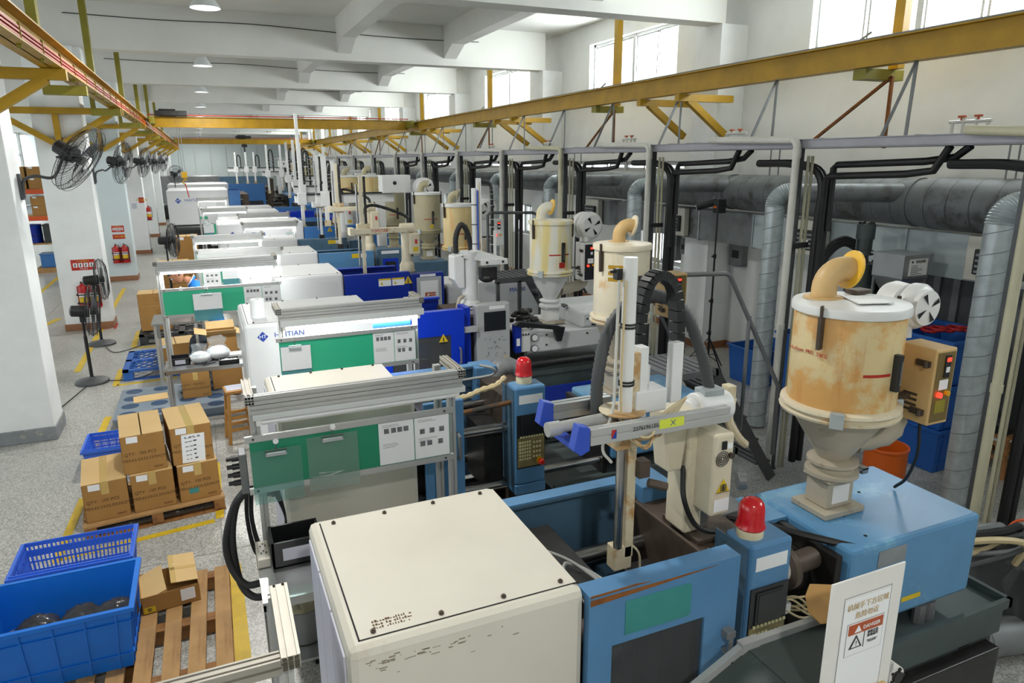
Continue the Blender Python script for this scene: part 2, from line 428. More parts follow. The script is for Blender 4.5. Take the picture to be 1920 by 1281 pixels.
def window(n, yc, hw, z0, z1, panes):
    f = MB(); x0, x1 = XW+.12, XW+.19
    for a, c in (((x0, yc-hw, z0), (x1, yc+hw, z0+.05)), ((x0, yc-hw, z1-.05), (x1, yc+hw, z1)), ((x0, yc-hw, z0), (x1, yc-hw+.05, z1)), ((x0, yc+hw-.05, z0), (x1, yc+hw, z1))): f.box(a, c)
    f.box((x0-.01, yc-.04, z0), (x1+.01, yc+.04, z1))
    wn = f.build('window_%d' % n, 'aluminium'); struct(wn)
    k = 2*hw/panes
    for i in range(panes):
        a = yc-hw+i*k; sx = x0+.012+.022*(i % 2)
        s = MB()
        s.box((sx, a+.03, z0+.04), (sx+.02, a+.06, z1-.04)); s.box((sx, a+k-.06, z0+.04), (sx+.02, a+k-.03, z1-.04))
        s.box((sx, a+.03, z0+.04), (sx+.02, a+k-.03, z0+.075)); s.box((sx, a+.03, z1-.075), (sx+.02, a+k-.03, z1-.04)); o = s.build('sash', 'aluminium', wn)
        s = MB(); s.box((sx+.008, a+.06, z0+.075), (sx+.012, a+k-.06, z1-.075)); s.build('pane', 'window_glass', o)
for n, c in enumerate(WIN_Y): window(n+1, c, WW, SILL, HEAD, 4)
for n, c in enumerate(LOW): window(n+20, c, .65, 1.15, 1.95, 3)
for n, c in enumerate(STRIP): window(n+30, c, 2.1, 2.86, 3.06, 6)
for n, c in enumerate(WIN_Y):
    b = MB(); b.box((XW-.03, c-WW-.05, SILL-.05), (XW+.12, c+WW+.05, SILL)); struct(b.build('trim_%d' % (n+1), 'wall_paint'))
for k, y in enumerate(YB):
    b = MB(); b.box((XR, y, 0), (XW, y+.6, 5.06)); p = struct(b.build('pillar', 'column_paint'))
    b = MB(); b.box((XR-.02, y-.02, 0), (XW, y+.62, .12)); b.build('base_tile', 'brown_tile', p)
b = MB(); b.box((XW-.02, -4, 0), (XW, 70, .12)); struct(b.build('baseboard_right', 'brown_tile'))
b = MB(); b.box((-12, 66.5, 0), (8.2, 66.8, 5.86)); struct(b.build('wall_far', 'far_panel'))
b = MB()
for i in range(13): b.box((-9+1.25*i, 66.47, 0), (-8.97+1.25*i, 66.5, 4.3))
struct(b.build('trim_30', 'aluminium'))
b = MB(); b.box((-12.2, -4, 0), (-12, 70, 1.2)); b.box((-12.2, -4, 5.2), (-12, 70, 5.86))
for y in YB: b.box((-12.2, y-.3, 1.2), (-12, y+.3, 5.2))
struct(b.build('wall_left', 'wall_paint'))
for n, y in enumerate(YB[:-1]):  # window band added so that sky light brightens the right wall
    b = MB()
    for i in range(5): b.box((-12.12, y+.3+1.367*i, 1.2), (-12.07, y+.35+1.367*i, 5.2))
    for z in (1.2, 3.6, 5.15): b.box((-12.12, y+.3, z), (-12.07, y+D-.3, z+.05))
    wn = struct(b.build('window_%d' % (n+40), 'aluminium'))
    b = MB(); b.box((-12.1, y+.3, 1.2), (-12.09, y+D-.3, 5.2)); b.build('pane', 'window_glass', wn)
b = MB(); b.box((-12, -4.3, 0), (8.2, -4, 5.86)); struct(b.build('wall_light_block', 'wall_paint'))  # unseen wall added behind the camera to cut sky light on the machine fronts
# left row of columns
for k in range(-1, 9):
    y = 9.02+D*k; b = MB(); b.box((XL-.78, y, 0), (XL, y+.52, 5.07))
    p = struct(b.build('pillar', 'column_blue' if k == 2 else 'column_paint', bev=.012))
    b = MB(); b.box((XL-.80, y-.02, 0), (XL+.015, y+.54, .13 if k else .16)); b.build('base_tile', 'brown_tile' if k > 0 else 'grey_base', p, bev=.008)
    b = MB(); b.box((XL-.56, y-.03, 4.70), (XL, y, 5.07)); b.box((XL, y+.04, 4.55), (XL+.12, y+.48, 5.07)); b.build('capital', 'column_paint', p)
# painted lines on the floor
def line(a, c, w, nm='floor_line', m='floor_yellow'):
    b = MB(); b.bar((a[0], a[1], .0015), (c[0], c[1], .0015), w, .003); struct(b.build(nm, m))
line((-.075, 5.40), (-.065, 3.2), .10); line((-.13, 5.35), (-.22, 5.35), .09)
G = lambda px, py: at(px, py, z=0)
line((-.155, 6.25), (-.16, 7.55), .07); line((-.19, 7.55), (-.42, 7.52), .06); line((-.20, 6.22), (-1.36, 6.05), .07)
line((-1.38, 6.0), (-1.34, 7.2), .07); line((-1.41, 8.3), (-1.37, 9.6), .08); line((-1.4, 11.0), (-.62, 11.06), .08); line((-1.42, 10.97), (-1.42, 11.9), .08)
line((-1.36, 13.3), (-1.36, 14.6), .09); line((-1.36, 13.25), (-.2, 13.2), .07)
line((-2.03, 12.0), (-2.05, 19.9), .09); line((-3.9, 17.5), (-3.9, 26), .1); line((-3.1, 15.9), (-2.95, 16.5), .12)
line((-2.2, 15.05), (-1.9, 15.05), .04, m='red_paint'); line((-1.80, 15.0), (-1.80, 15.5), .04, m='red_paint')

# ------------------------------------------------------------------ crane runways, brackets, hangers
def ibeam(b, p, q, w, h, t=.014):
    p, q = Vector(p), Vector(q)
    for z in (h/2-t/2, -h/2+t/2): b.bar(p+Vector((0, 0, z)), q+Vector((0, 0, z)), w, t)
    b.bar(p, q, t, h)
lr = thing('crane_runway', 'yellow crane runway beam with red conductor rails along the white columns', 'crane beam', (-1.28, 30, 4.04))
b = MB(); ibeam(b, (-1.28, 2.0, 4.165), (-1.28, 61, 4.165), .20, .25); b.build('runway_beam', 'crane_yellow', lr)
for i in range(3):
    b = MB(); b.bar((-1.235, 2.0, 4.10+.035*i), (-1.235, 60.5, 4.10+.035*i), .025, .018); b.build('conductor_rail', 'red_cable', lr)
cl = MB()
for i in range(60): cl.bar((-1.262, 2.5+i*.95, 4.06), (-1.225, 2.5+i*.95, 4.06), .03, .10); cl.bar((-1.225, 2.5+i*.95, 4.08), (-1.225, 2.5+i*.95, 4.21), .02, .008)
cl.build('rail_clip', 'crane_olive', lr, stuff=True)
for k in range(-1, 9):
    y = 9.02+D*k-.06
    t = thing('runway_bracket', 'yellow braced bracket on the face of white column, %s in the left row' % ['nearest', 'second', 'third', 'fourth', 'fifth', 'sixth', 'seventh', 'eighth', 'ninth', 'tenth'][k+1], 'bracket', (XL-.4, y, 3.3), group='brackets under the left crane runway')
    xc = XL-.40
    b = MB(); b.bar((xc-.98, y, 3.98), (-1.16, y, 3.98), .10, .11); b.build('top_bar', 'crane_yellow', t)
    b = MB(); b.bar((xc, y, 3.93), (xc, y, 3.42), .10, .09, up=(1, 0, 0)); b.build('king_post', 'crane_yellow', t)
    for s in (-1, 1):
        b = MB(); b.bar((xc+s*.88, y-.002*s, 3.94), (xc+s*.03, y-.002*s, 3.40), .09, .10); b.build('brace', 'crane_yellow', t)
for k, yh in enumerate((4.2, 8.83, 13.1, 18.0, 22.7, 27.4, 32.1, 37)):
    h = thing('runway_hanger', 'olive yellow channel hanging the left runway from the ceiling, %s from the near end' % ['first', 'second', 'third', 'fourth', 'fifth', 'sixth', 'seventh', 'eighth'][k], 'hanger', (-1.32, yh, 4.29), group='hangers of the left crane runway')
    b = MB(); b.bar((-1.36, yh, 4.295), (-1.36, yh, 5.85), .15, .09, up=(1, 0, 0)); b.build('channel', 'crane_olive', h)
    b = MB(); b.bar((-1.62, yh+1.6, 3.945), (-1.16, yh+1.6, 3.945), .12, .11); b.build('cross_bar', 'crane_olive', h)
    b = MB(); b.bar((-1.58, yh+1.6, 4.001), (-1.58, yh+1.6, 4.5), .08, .07, up=(1, 0, 0)); b.build('drop_bar', 'crane_olive', h)
rr = thing('crane_runway', 'long plain yellow crane runway beam below the high windows', 'crane beam', (6.66, 30, 4.03))
b = MB(); ibeam(b, (6.66, 1.5, 4.165), (6.66, 61, 4.165), .16, .27); b.build('runway_beam', 'crane_yellow', rr)
b = MB(); b.bar((6.66, 1.5, 4.312), (6.66, 61, 4.312), .05, .03); b.build('crane_rail', 'steel_grey', rr)
ORD = ['first', 'second', 'third', 'fourth', 'fifth', 'sixth', 'seventh', 'eighth', 'ninth', 'tenth', 'eleventh', 'twelfth']
for k in range(0, 9):
    y = YB[k+2]
    for s, yk in ((0, y-.20), (1, y+.80)):
        t = thing('wall_bracket', 'yellow braced bracket on %s side of the %s wall pillar' % (('near', 'far')[s], ORD[k]), 'bracket', (7.0, yk, 3.4), group='brackets under the right crane runway')
        b = MB(); b.bar((6.50, yk, 3.965), (XR+.1, yk, 3.965), .10, .10); b.build('top_bar', 'crane_yellow', t)
        b = MB(); b.bar((6.70, yk, 3.94), (XR-.0, yk, 3.45), .09, .10); b.build('brace', 'crane_yellow', t)
for k, y in enumerate([5.72]+[11.4+D*i for i in range(8)]):
    t = thing('runway_hanger', 'yellow post from ceiling past the %s high window to the runway' % ORD[k], 'hanger', (7.0, y, 4.0), group='hangers of the right crane runway')
    b = MB(); b.bar((7.02, y, 4.026), (7.02, y, 5.85), .12, .10, up=(1, 0, 0)); b.build('post', 'crane_yellow', t)
    b = MB(); b.bar((6.62, y+.12, 3.97), (7.2, y+.12, 3.97), .16, .11); b.build('cross_bar', 'crane_olive', t)
    b = MB(); b.bar((7.0, y+.35, 4.45), (6.9, y+.6, 4.28), .02, .02); b.build('stay', 'steel_grey', t)
    b = MB(); b.bar((6.98, y, 3.95), (6.98, y+1.0, 3.32), .03, .03); b.bar((6.98, y, 3.95), (6.98, y, 3.2), .03, .03); b.build('rust_stay', 'rust', t)
def bridge(y, label, thick, chain):
    t = thing('bridge_crane', label, 'crane', (2.7, y, 4.2))
    b = MB(); ibeam(b, (-1.12, y, 4.22), (6.52, y, 4.22), .16, .30); b.build('girder', 'crane_yellow', t)
    for x in (-1.08, 6.48):
        b = MB(); b.box((x-.06, y-.7, 4.14), (x+.06, y+.7, 4.34)); b.build('end_carriage', 'crane_olive', t, bev=.01)
    b = MB(); b.bar((-1.2, y-.1, 4.41), (6.5, y-.1, 4.41), .02, .03); b.build('festoon_rail', 'red_cable', t)
    tx = chain
    b = MB(); b.box((tx-.45, y-.22, 4.39), (tx+.4, y+.25, 4.53)); b.cyl((tx-.35, y-.1, 4.47), (tx+.1, y-.1, 4.47), .11); b.build('trolley', 'steel_dark', t, bev=.01)
    return t
bt = bridge(23.6, 'nearer yellow bridge crane with a red rail across the hall', .3, -.55)
b = MB()
for dx in (-.03, .05): b.cyl((-.45+dx, 23.6, 4.36), (-.42+dx*.8, 23.6, 2.78), .008, n=6)
b.build('hoist_chain', 'steel_grey', bt)
b = MB(); b.box((-.50, 23.54, 2.62), (-.34, 23.66, 2.8)); b.tube(arc((-.42, 23.6, 2.5), .06, .5, 4.6, (1, 0, 0), (0, 0, 1), 10), .018, 6); b.cyl((-.42, 23.6, 2.54), (-.42, 23.6, 2.63), .03); b.build('hook_block', 'crane_yellow', bt, bev=.01)
b = MB(); b.cyl((-.42, 23.6, 2.46), (-.36, 23.6, 2.05), .016, n=6); b.build('sling', 'ink_red', bt)
b2 = bridge(45.5, 'farther yellow bridge crane before the white end wall', .3, 2.6)
b = MB(); b.cyl((2.6, 45.5, 4.1), (2.6, 45.5, 3.5), .05); b.box((2.45, 45.4, 3.9), (2.75, 45.6, 4.06)); b.build('hoist', 'steel_dark', b2)
# ceiling lamps
for k, y in enumerate(LAMP_Y):
    t = thing('pendant_lamp', 'white round high bay lamp hanging under the ceiling, %s from the near end' % ORD[k], 'lamp', (.28, y, 4.9), group='lamps hanging down the hall')
    b = MB(); b.lathe([(.03, .42), (.085, .40), (.09, .17), (.17, .06), (.185, .03), (.18, .028), (.085, .15), (.02, .16)], (.28, y, 4.9), 24); b.build('housing', 'white_lamp', t, smooth=True)
    b = MB(); b.lathe([(.0, .055), (.155, .055), (.155, .045), (0, .045)], (.28, y, 4.9), 24); b.build('diffuser', 'lamp_glow', t)
    b = MB(); b.cyl((.28, y, 5.31), (.28, y, 5.86), .012, n=8); b.build('stem', 'white_lamp', t)
# thin cables on the beams
for k, y in enumerate(YB[2:6]):
    zz = [5.62, 5.6, 5.63, 5.58, 5.55, 5.57]
    b = MB(); b.tube(spline([(-1.9+i*1.55, y-.012, zz[i]) for i in range(6)], 4), .008, 5)
    tag(b.build('wall_cable', 'steel_dark'), 'thin dark cable running along the face of the %s ceiling beam' % ORD[k], 'cable', 'cables along the ceiling beams')

# ================================================================== INJECTION MACHINES
def moulder(label, yF, yB, x0, xc, xg, zt=1.70, cover='white_cover', gate='blue_far', zb=.55, zg=None, gx0=None, win=None, detail=2,
            rear='blue_grey', inj=(2.49, 3.36, .97, 1.40), injm=None, panel=None, ztray=.9, yc=None, bedm='steel_oil', closed=True):
    yc = yc or (yF+yB)/2; zg = zg or zt-.03; gx0 = gx0 or xc+.01
    t = thing('moulding_machine', label, 'machine', ((x0+xg)/2, yc, 0), group='moulding machines in the row')
    W = yB-yF
    b = MB(); b.box((x0, yF, zb), (xc, yB, zt)); cv = b.build('clamp_cover', cover, t, bev=.028 if detail > 1 else .02)
    if detail:
        b = MB(); b.box((x0+.045, yF+.045, zt-.004), (xc-.012, yB-.045, zt+.003)); b.build('top_panel', cover, cv)
        b = MB(); z = zt+.0015
        b.box((x0+.04, yF+.041, zt-.002), (xc-.002, yF+.045, z)); b.box((x0+.04, yF+.041, zt-.002), (x0+.045, yB-.04, z)); b.build('panel_seam', 'black_void', cv)
        bo = MB(); bo.cyl((0, 0, 0), (0, 0, .007), .009, n=6); bo.cyl((0, 0, .007), (0, 0, .011), .005, n=6); bo = bo.build('bolt', 'steel_brown', cv, local=True)
        L = [(x0+.09+i*(xc-x0-.16)/3, yy) for yy in (yF+.065, yB-.065) for i in range(4)]
        inv = WM[cv].inverted()
        for i, (x, y) in enumerate(L):
            mm = inv @ Matrix.Translation((x+.01*math.sin(i*7), y, zt+.003))
            if i == 0: bo.matrix_local = mm
            else: put(bo, mm, cv)
        for i in range(3):
            a, c = yF+.05+i*(W-.1)/3, yF+.05+(i+1)*(W-.1)/3
            b = MB(); b.box((x0-.006, a+.006, zb+.02), (x0+.01, c-.006, zt-.05)); b.build('side_panel', 'lilac_panel' if cover != 'white_cover' else cover, t, bev=.003)
    b = MB(); b.box((x0+.06, yF+.03, .12), (inj[1]+.16, yB-.03, .66)); b.box((x0+.1, yF+.06, 0), (inj[1]+.1, yB-.06, .12)); b.build('bed', bedm, t, bev=.006)
    # front gate with its window
    if closed:
     gd = .035; w0, w1, wz0, wz1 = win or (gx0+.16, xg-.12, .82, 1.40)
     b = MB(); y0, y1 = yF-.012, yF+gd-.012
     b.box((gx0, y0, .68), (w0, y1, zg)); b.box((w1, y0, .68), (xg, y1, zg)); b.box((w0, y0, wz1), (w1, y1, zg)); b.box((w0, y0, .68), (w1, y1, wz0)); b.box((gx0, y1, zg-.02), (xg, y1+.05, zg))
     g = b.build('front_gate', gate, t)
     if detail > 1: b = MB(); b.box((w0, y0+.01, wz0), (w1, y0+.016, wz1)); b.build('gate_window', 'gate_glass', g)
     else: b = MB(); b.box((w0, y0+.01, wz0), (w1, y0+.016, wz1)); b.build('gate_window', 'gate_glass', g)
     b = MB(); b.tube([(xg-.05, y0, 1.28), (xg-.05, y0-.035, 1.27), (xg-.05, y0-.035, 1.13), (xg-.05, y0, 1.12)], .011, 6); b.build('gate_handle', 'steel_grey', g)
    # rear gate
    b = MB(); b.box((xc, yB+.0, .70), (xg+.08, yB+.02, zt-.12)); b.box((xc, yB-.05, zt-.12), (xg+.08, yB+.03, zt-.105)); b.build('rear_gate', rear, t)
    b = MB(); b.box((xc, yB-.045, zt-.105), (xg+.08, yB+.03, zt-.098)); b.build('gate_top_edge', gate if gate != 'blue_deep' else 'blue_royal', t)
    # clamp
    zs = (zt-.36, zt-.78); ys = (yF+.20, yB-.16); xp = xg+.04
    for z in zs:
        for y in ys:
            b = MB(); b.cyl((xc-.02, y, z), (xp+.05, y, z), .036, n=14); b.build('tie_bar', 'chrome', t, smooth=True)
    b = MB(); b.box((xp, yF+.24, .66), (xp+.26, yB-.05, zt-.18)); fp = b.build('fixed_platen', 'steel_brown', t, bev=.008)
    b = MB(); b.box((xc+.10, yF+.12, .68), (xc+.24, yB-.09, zt-.20)); b.build('moving_platen', 'steel_dark', t, bev=.008)
    for y in ys:
        b = MB(); b.cyl((xc+.03, y, zs[0]), (xc+.10, y, zs[0]), .066, n=16); b.cyl((xc-.01, y, zs[0]), (xc+.03, y, zs[0]), .04, n=6); b.build('tie_bar_nut', 'steel_brown', t, smooth=True)
    b = MB(); b.box((xc+.24, yF+.28, .86), (xc+.40, yB-.24, zt-.40)); b.build('mould_half', 'steel_dark', t, bev=.006)
    b = MB(); b.box((xp-.16, yF+.28, .86), (xp, yB-.24, zt-.40)); b.build('mould_half', 'steel_dark', t, bev=.006)
    # injection side
    xi0, xi1, zi0, zi1 = inj; im = injm or gate; zc = (zi0+zi1)/2
    b = MB(); b.cyl((xp+.26, yc, zc), (xi0+.02, yc, zc), .055, n=18); b.build('barrel', 'steel_brown', t, smooth=True)
    for i in range(3):
        xx = xp+.31+i*.09
        if xx < xi0-.06: b = MB(); b.cyl((xx, yc, zc), (xx+.065, yc, zc), .066, n=18); b.build('heater_band', 'galv' if i == 1 else 'steel_oil', t, smooth=True)
    b = MB(); b.box((xi0-.06, yF+.17, .72), (xi0-.02, yB-.1, zi1-.03)); b.cyl((xi0-.10, yc, zc), (xi0-.06, yc, zc), .12, n=20); b.build('carriage_plate', 'steel_oil', t, bev=.006)
    b = MB(); b.box((xi0, yF+.14, zi0), (xi1, yB-.08, zi1)); b.build('injection_cover', im, t, bev=.02)
    for y in (yF+.22, yB-.14):
        b = MB(); b.cyl((xp+.26, y, zc-.2), (xi0, y, zc-.2), .028, n=10); b.build('pull_rod', 'chrome', t, smooth=True)
    b = MB(); b.box((xp+.28, yF+.08, .70), (xi1+.22, yB-.02, ztray-.04))
    for a, c in (((xp+.28, yF+.06, ztray-.05), (xi1+.25, yF+.085, ztray)), ((xi1+.225, yF+.06, ztray-.05), (xi1+.25, yB, ztray)), ((xp+.28, yB-.025, ztray-.05), (xi1+.25, yB, ztray))): b.box(a, c)
    b.build('drip_tray', 'tank_green', t)
    b = MB(); b.box((xp+.3, yF+.10, .02), (xi1+.20, yB-.04, .70)); b.build('oil_tank', 'tank_dark', t, bev=.01)
    b = MB(); b.box((xc-.1, yF+.1, .66), (xp+.3, yB-.1, .72)); b.build('drop_chute', 'steel_oil', t)
    if panel:
        px0, px1, pz0, pz1, pm = panel
        b = MB(); b.box((px0, yF+.06, pz0), (px1, yF+.21, pz1)); b.build('control_panel', pm, t, bev=.012)
    return t
def part_of(t, n):
    return [c for c in t.children if c.name.split('.')[0] == n]
m1 = moulder('old machine with cream cover and light blue gate, the one nearest to the viewer', 1.80, 2.65, .25, 1.045, 1.70, win=(1.15, 1.55, .82, 1.45), cover='cream_old', gate='blue_old', inj=(2.49, 3.36, .97, 1.40), injm='blue_worn')
m2 = moulder('old machine with cream cover behind the stand with the plain green board', 3.91, 4.78, .25, 1.055, 1.72, cover='cream_old', gate='blue_old', closed=False, inj=(2.55, 3.40, .97, 1.34), injm='blue_worn')
m3 = moulder('white machine with royal blue gate and white gauge panel behind the lit stand', 6.42, 7.49, .21, 1.42, 2.26, cover='white_cover', gate='blue_royal', rear='blue_deep', win=(1.52, 2.12, .80, 1.42), inj=(3.02, 4.35, 1.08, 1.30), injm='white_cover', zb=.30)
m4 = moulder('white covered machine with navy gate carrying two warning labels and a triangle', 9.00, 10.1, .35, 1.55, 2.42, cover='white_cover', gate='blue_deep', rear='blue_deep', win=(1.66, 2.28, .85, 1.30), inj=(3.0, 3.75, 1.0, 1.40), injm='blue_grey', panel=(2.47, 2.92, .9, 1.62, 'blue_deep'))
m5 = moulder('white covered machine with light blue gate and yellow label, just behind the navy one', 11.40, 12.38, .35, 1.59, 2.48, gate='blue_old', inj=(3.05, 3.8, 1.0, 1.42), injm='blue_grey', panel=(2.55, 2.98, .95, 1.68, 'blue_grey'), detail=1)
m6 = moulder('white covered machine with a grey blue gate, second light blue one from the navy one', 13.60, 14.40, .35, 1.55, 2.46, gate='blue_grey', inj=(3.0, 3.7, 1.0, 1.40), injm='blue_grey', panel=(2.52, 2.9, .95, 1.6, 'blue_grey'), detail=1)
m7 = moulder('white machine with blue logo on its side and bright blue gate, mid hall', 15.7, 17.0, .22, 1.93, 2.6, zt=1.84, gate='blue_far', zg=1.72, inj=(3.2, 4.1, 1.0, 1.5), injm='blue_far', panel=(2.72, 3.1, .95, 1.6, 'panel_grey'), detail=1)
m8 = moulder('white machine with bright blue gate, next one behind the blue logo machine', 18.7, 19.9, .3, 1.95, 2.9, gate='blue_far', inj=(3.3, 4.1, 1.0, 1.45), detail=1)
m9 = moulder('white machine with long blue gate, second behind the blue logo machine', 21.6, 22.9, .35, 2.0, 3.0, gate='blue_royal', inj=(3.4, 4.2, 1.0, 1.45), detail=1)
m10 = moulder('low white machine with bright blue gate just before the big far machine', 23.75, 24.85, .1, 2.0, 2.9, gate='blue_far', inj=(3.3, 4.2, 1.0, 1.45), detail=1)
m11 = moulder('big grey white machine with a small logo, far down the hall', 27.2, 30.4, -1.12, .86, 1.25, zt=2.13, zb=.95, gate='blue_far', rear='blue_deep', zg=2.1, inj=(3.4, 4.4, 1.0, 1.5), detail=0, win=(.95, 1.15, 1.2, 1.5))
m12 = moulder('grey white machine with a recessed top behind the big far machine', 33.5, 36.5, -1.3, 1.1, 2.6, zt=2.16, gate='blue_far', rear='blue_deep', zb=.9, inj=(3.6, 4.6, 1.0, 1.6), detail=0)
m13 = moulder('long grey and slate blue machine farthest down the hall', 43.5, 47, -2.1, 1.0, 3.6, zt=2.30, cover='steel_grey', gate='blue_grey', rear='blue_grey', zb=.9, inj=(4.3, 4.6, 1.0, 1.6), detail=0)
for mm_, lab in ((m4, 0), (m5, 0), (m6, 0)): pass

# --- machine 1: the near one in detail
def label_on(t, x0, x1, z0, z1, y, m, name='label'):
    b = MB(); b.box((x0, y-.0012, z0), (x1, y, z1)); return b.build(name, m, t)
g1 = part_of(m1, 'front_gate')[0]
b = MB(); b.prism([(1.20, 1.48), (1.47, 1.48), (1.48, 1.49), (1.48, 1.605), (1.47, 1.615), (1.20, 1.615)], 'y', 1.785, 1.788); b.build('faded_label', 'sticker_green', g1)
b = MB(); b.prism([(1.06, 1.655), (1.60, 1.657), (1.42, 1.648), (1.25, 1.640), (1.06, 1.632)], 'y', 1.786, 1.788); b.prism([(1.06, 1.672), (1.24, 1.674), (1.30, 1.668), (1.06, 1.664)], 'y', 1.7855, 1.788); b.build('rust_stain', 'rust', g1)
b = MB(); b.box((1.635, 1.752, 1.345), (1.675, 1.79, 1.375)); b.box((1.645, 1.752, 1.27), (1.665, 1.757, 1.35)); b.build('gate_pull', 'steel_grey', g1, bev=.003)
b = MB()
for i in range(15):
    for j in range(3):
        if RN.random() < .85: b.box((.345+.0085*i, 1.875+.016*j, 1.7032), (.345+.0085*i+RN.uniform(.003, .008), 1.875+.016*j+RN.uniform(.004, .012), 1.7036))
b.build('worn_print', 'ink_brown', part_of(m1, 'clamp_cover')[0], stuff=True)
b = MB()
for i in range(38):
    x = .30+abs(RN.gauss(0, .22)); z = 1.655-abs(RN.gauss(0, .03)); l = RN.uniform(.004, .03)
    if x < 1.02: b.box((x, 1.7993, z), (x+l, 1.8, z+RN.uniform(.0015, .005)))
b.build('paint_chip', 'chip', part_of(m1, 'clamp_cover')[0], stuff=True)
def oldpanel(t, y0, x0=1.80, x1=2.03, z0=.92, z1=1.63, lamp=True):
    yb = y0+.16
    b = MB(); b.box((x0, y0, z0), (x1, yb, z1)); p = b.build('control_panel', 'blue_old', t, bev=.014)
    b = MB(); b.box((x0-.006, y0+.02, z0-.02), (x0, yb+.05, z1-.02)); b.build('panel_side', 'blue_grey', t)
    b = MB(); b.box((x0+.025, y0-.002, z1-.115), (x1-.025, y0, z1-.055)); l = b.build('label_strip', 'paper', p)
    b = MB(); b.box((x0+.008, y0-.006, z0+.12), (x1-.008, y0-.001, z1-.19)); b.build('panel_face', 'screen_dark', p)
    b = MB(); b.box((x0+.012, y0-.008, z0+.13), (x1-.012, y0-.005, z0+.34)); b.build('keypad', 'keypad', p)
    b = MB(); b.box((x0+.035, y0-.012, z0+.355), (x1-.035, y0-.006, z0+.50)); b.box((x0+.045, y0-.014, z0+.365), (x1-.045, y0-.012, z0+.49)); b.build('screen', 'screen_dark', p, bev=.004)
    k = MB()
    for r in range(7):
        for c in range(5 if r else 9):
            if r == 0: k.box((x0+.028+.0195*c, y0-.013, z0+.34), (x0+.041+.0195*c, y0-.008, z0+.352))
            else: k.box((x0+.022+.018*c, y0-.011, z0+.325-.024*r), (x0+.034+.018*c, y0-.008, z0+.340-.024*r))
    for i in range(12):
        k.cyl((x0+.13+.022*(i % 3), y0-.011, z0+.30-.034*(i//3)), (x0+.13+.022*(i % 3), y0-.008, z0+.30-.034*(i//3)), .008, n=8)
    k.build('key_buttons', 'key_pale', p, stuff=True)
    b = MB(); b.cyl((x1-.05, y0-.02, z0+.165), (x1-.05, y0-.008, z0+.165), .024, n=16); b.build('stop_collar', 'estop_yellow', p, smooth=True)
    b = MB(); b.cyl((x1-.045, y0-.05, z0+.16), (x1-.045, y0-.02, z0+.16), .02, n=16); b.build('stop_button', 'estop_red', p, smooth=True, bev=.004)
    b = MB(); b.box((x0-.004, y0-.006, z0-.07), (x1, yb, z0)); b.build('panel_foot', 'blue_old', t, bev=.006)
    return p
def beacon(t, x, y, z, k=1.0):
    b = MB(); b.lathe([(.0, 0), (.050*k, 0), (.053*k, .01*k), (.053*k, .062*k), (.05*k, .068*k), (0, .068*k)], (x, y, z), 24); b.build('beacon_base', 'beacon_cream', t, smooth=True)
    b = MB(); b.lathe([(.056*k, .066*k), (.060*k, .072*k), (.056*k, .082*k), (.053*k, .10*k), (.051*k, .150*k), (.046*k, .170*k), (.036*k, .183*k), (.02*k, .190*k), (0, .192*k)], (x, y, z), 24); b.build('beacon_dome', 'beacon_red', t, smooth=True)
oldpanel(m1, 1.86, 1.825, 2.035); beacon(m1, 1.885, 1.945, 1.60)
oldpanel(m2, 3.95, 1.735, 1.955, .97, 1.66); beacon(m2, 1.84, 4.05, 1.645, 1.0)
for m_, y in ((m1, 2.65), (m2, 4.80)):
    x = 1.76 if m_ is m1 else 1.73
    b = MB(); b.box((x, y-.13, 1.28), (x+.17, y+.06, 1.60)); b.build('gate_end_box', 'blue_old', m_, bev=.006)
# hopper throat, plates and wiring on machine 1
b = MB(); b.box((2.30, 2.33, 1.365), (2.50, 2.58, 1.385)); b.build('cover_tongue', 'blue_worn', m1)
b = MB(); b.tube(spline([(2.22, 2.50, 1.36), (2.26, 2.36, 1.40), (2.40, 2.15, 1.40), (2.58, 1.97, 1.38)], 5), .018, 8); b.build('steel_pipe', 'steel_dark', m1, smooth=True)
b = MB(); b.cyl((2.42, 2.62, 1.46), (2.46, 2.60, 1.46), .045, n=16); b.box((2.15, 2.45, 1.30), (2.36, 2.60, 1.40)); b.build('gauge_block', 'steel_grey', m1, bev=.005)
b = MB(); b.cyl((2.04, 2.02, 1.36), (2.16, 2.03, 1.36), .062, n=18); b.build('nozzle_wrap', 'paper_worn', m1, smooth=True)
b = MB(); b.cyl((2.16, 2.03, 1.36), (2.19, 2.03, 1.36), .10, n=22); b.cyl((2.19, 2.04, 1.34), (2.40, 2.08, 1.32), .05, n=14); b.build('nozzle_flange', 'steel_brown', m1, smooth=True)
for i in range(7):
    b = MB(); z = 1.24+RN.uniform(-.05, .03)
    b.tube(spline([(2.05+RN.uniform(0, .1), 1.96, z), (2.12+i*.02, 1.93, z-.07+RN.uniform(-.03, .08)), (2.25+.02*i, 1.92, 1.15+RN.uniform(-.02, .05)), (2.52, 1.95, 1.22+RN.uniform(-.02, .02))], 5), .005, 5)
    b.build('sensor_wire', 'cable_tan', m1, smooth=True)
b = MB(); b.box((2.10, 1.93, 1.20), (2.14, 1.96, 1.25)); b.build('wire_plug', 'paper_worn', m1, bev=.003)
label_on(m1, 2.66, 2.84, 1.275, 1.36, 1.9385, 'grey_base', 'name_plate'); label_on(m1, 2.86, 2.99, 1.04, 1.065, 1.9385, 'sticker_yellow', 'yellow_strip')
for x, y in ((2.66, 2.02), (2.72, 2.2), (3.0, 2.35)):
    b = MB(); b.cyl((x, y, 1.399), (x, y, 1.4015), .009, n=10); b.build('cover_hole', 'black_void', m1)
v = MB()
for r in range(8):
    for c in range(6): v.box((3.30+.014*c, 1.897, .60+.014*r), (3.309+.014*c, 1.901, .607+.014*r))
v.build('vent_slots', 'black_void', m1, stuff=True)
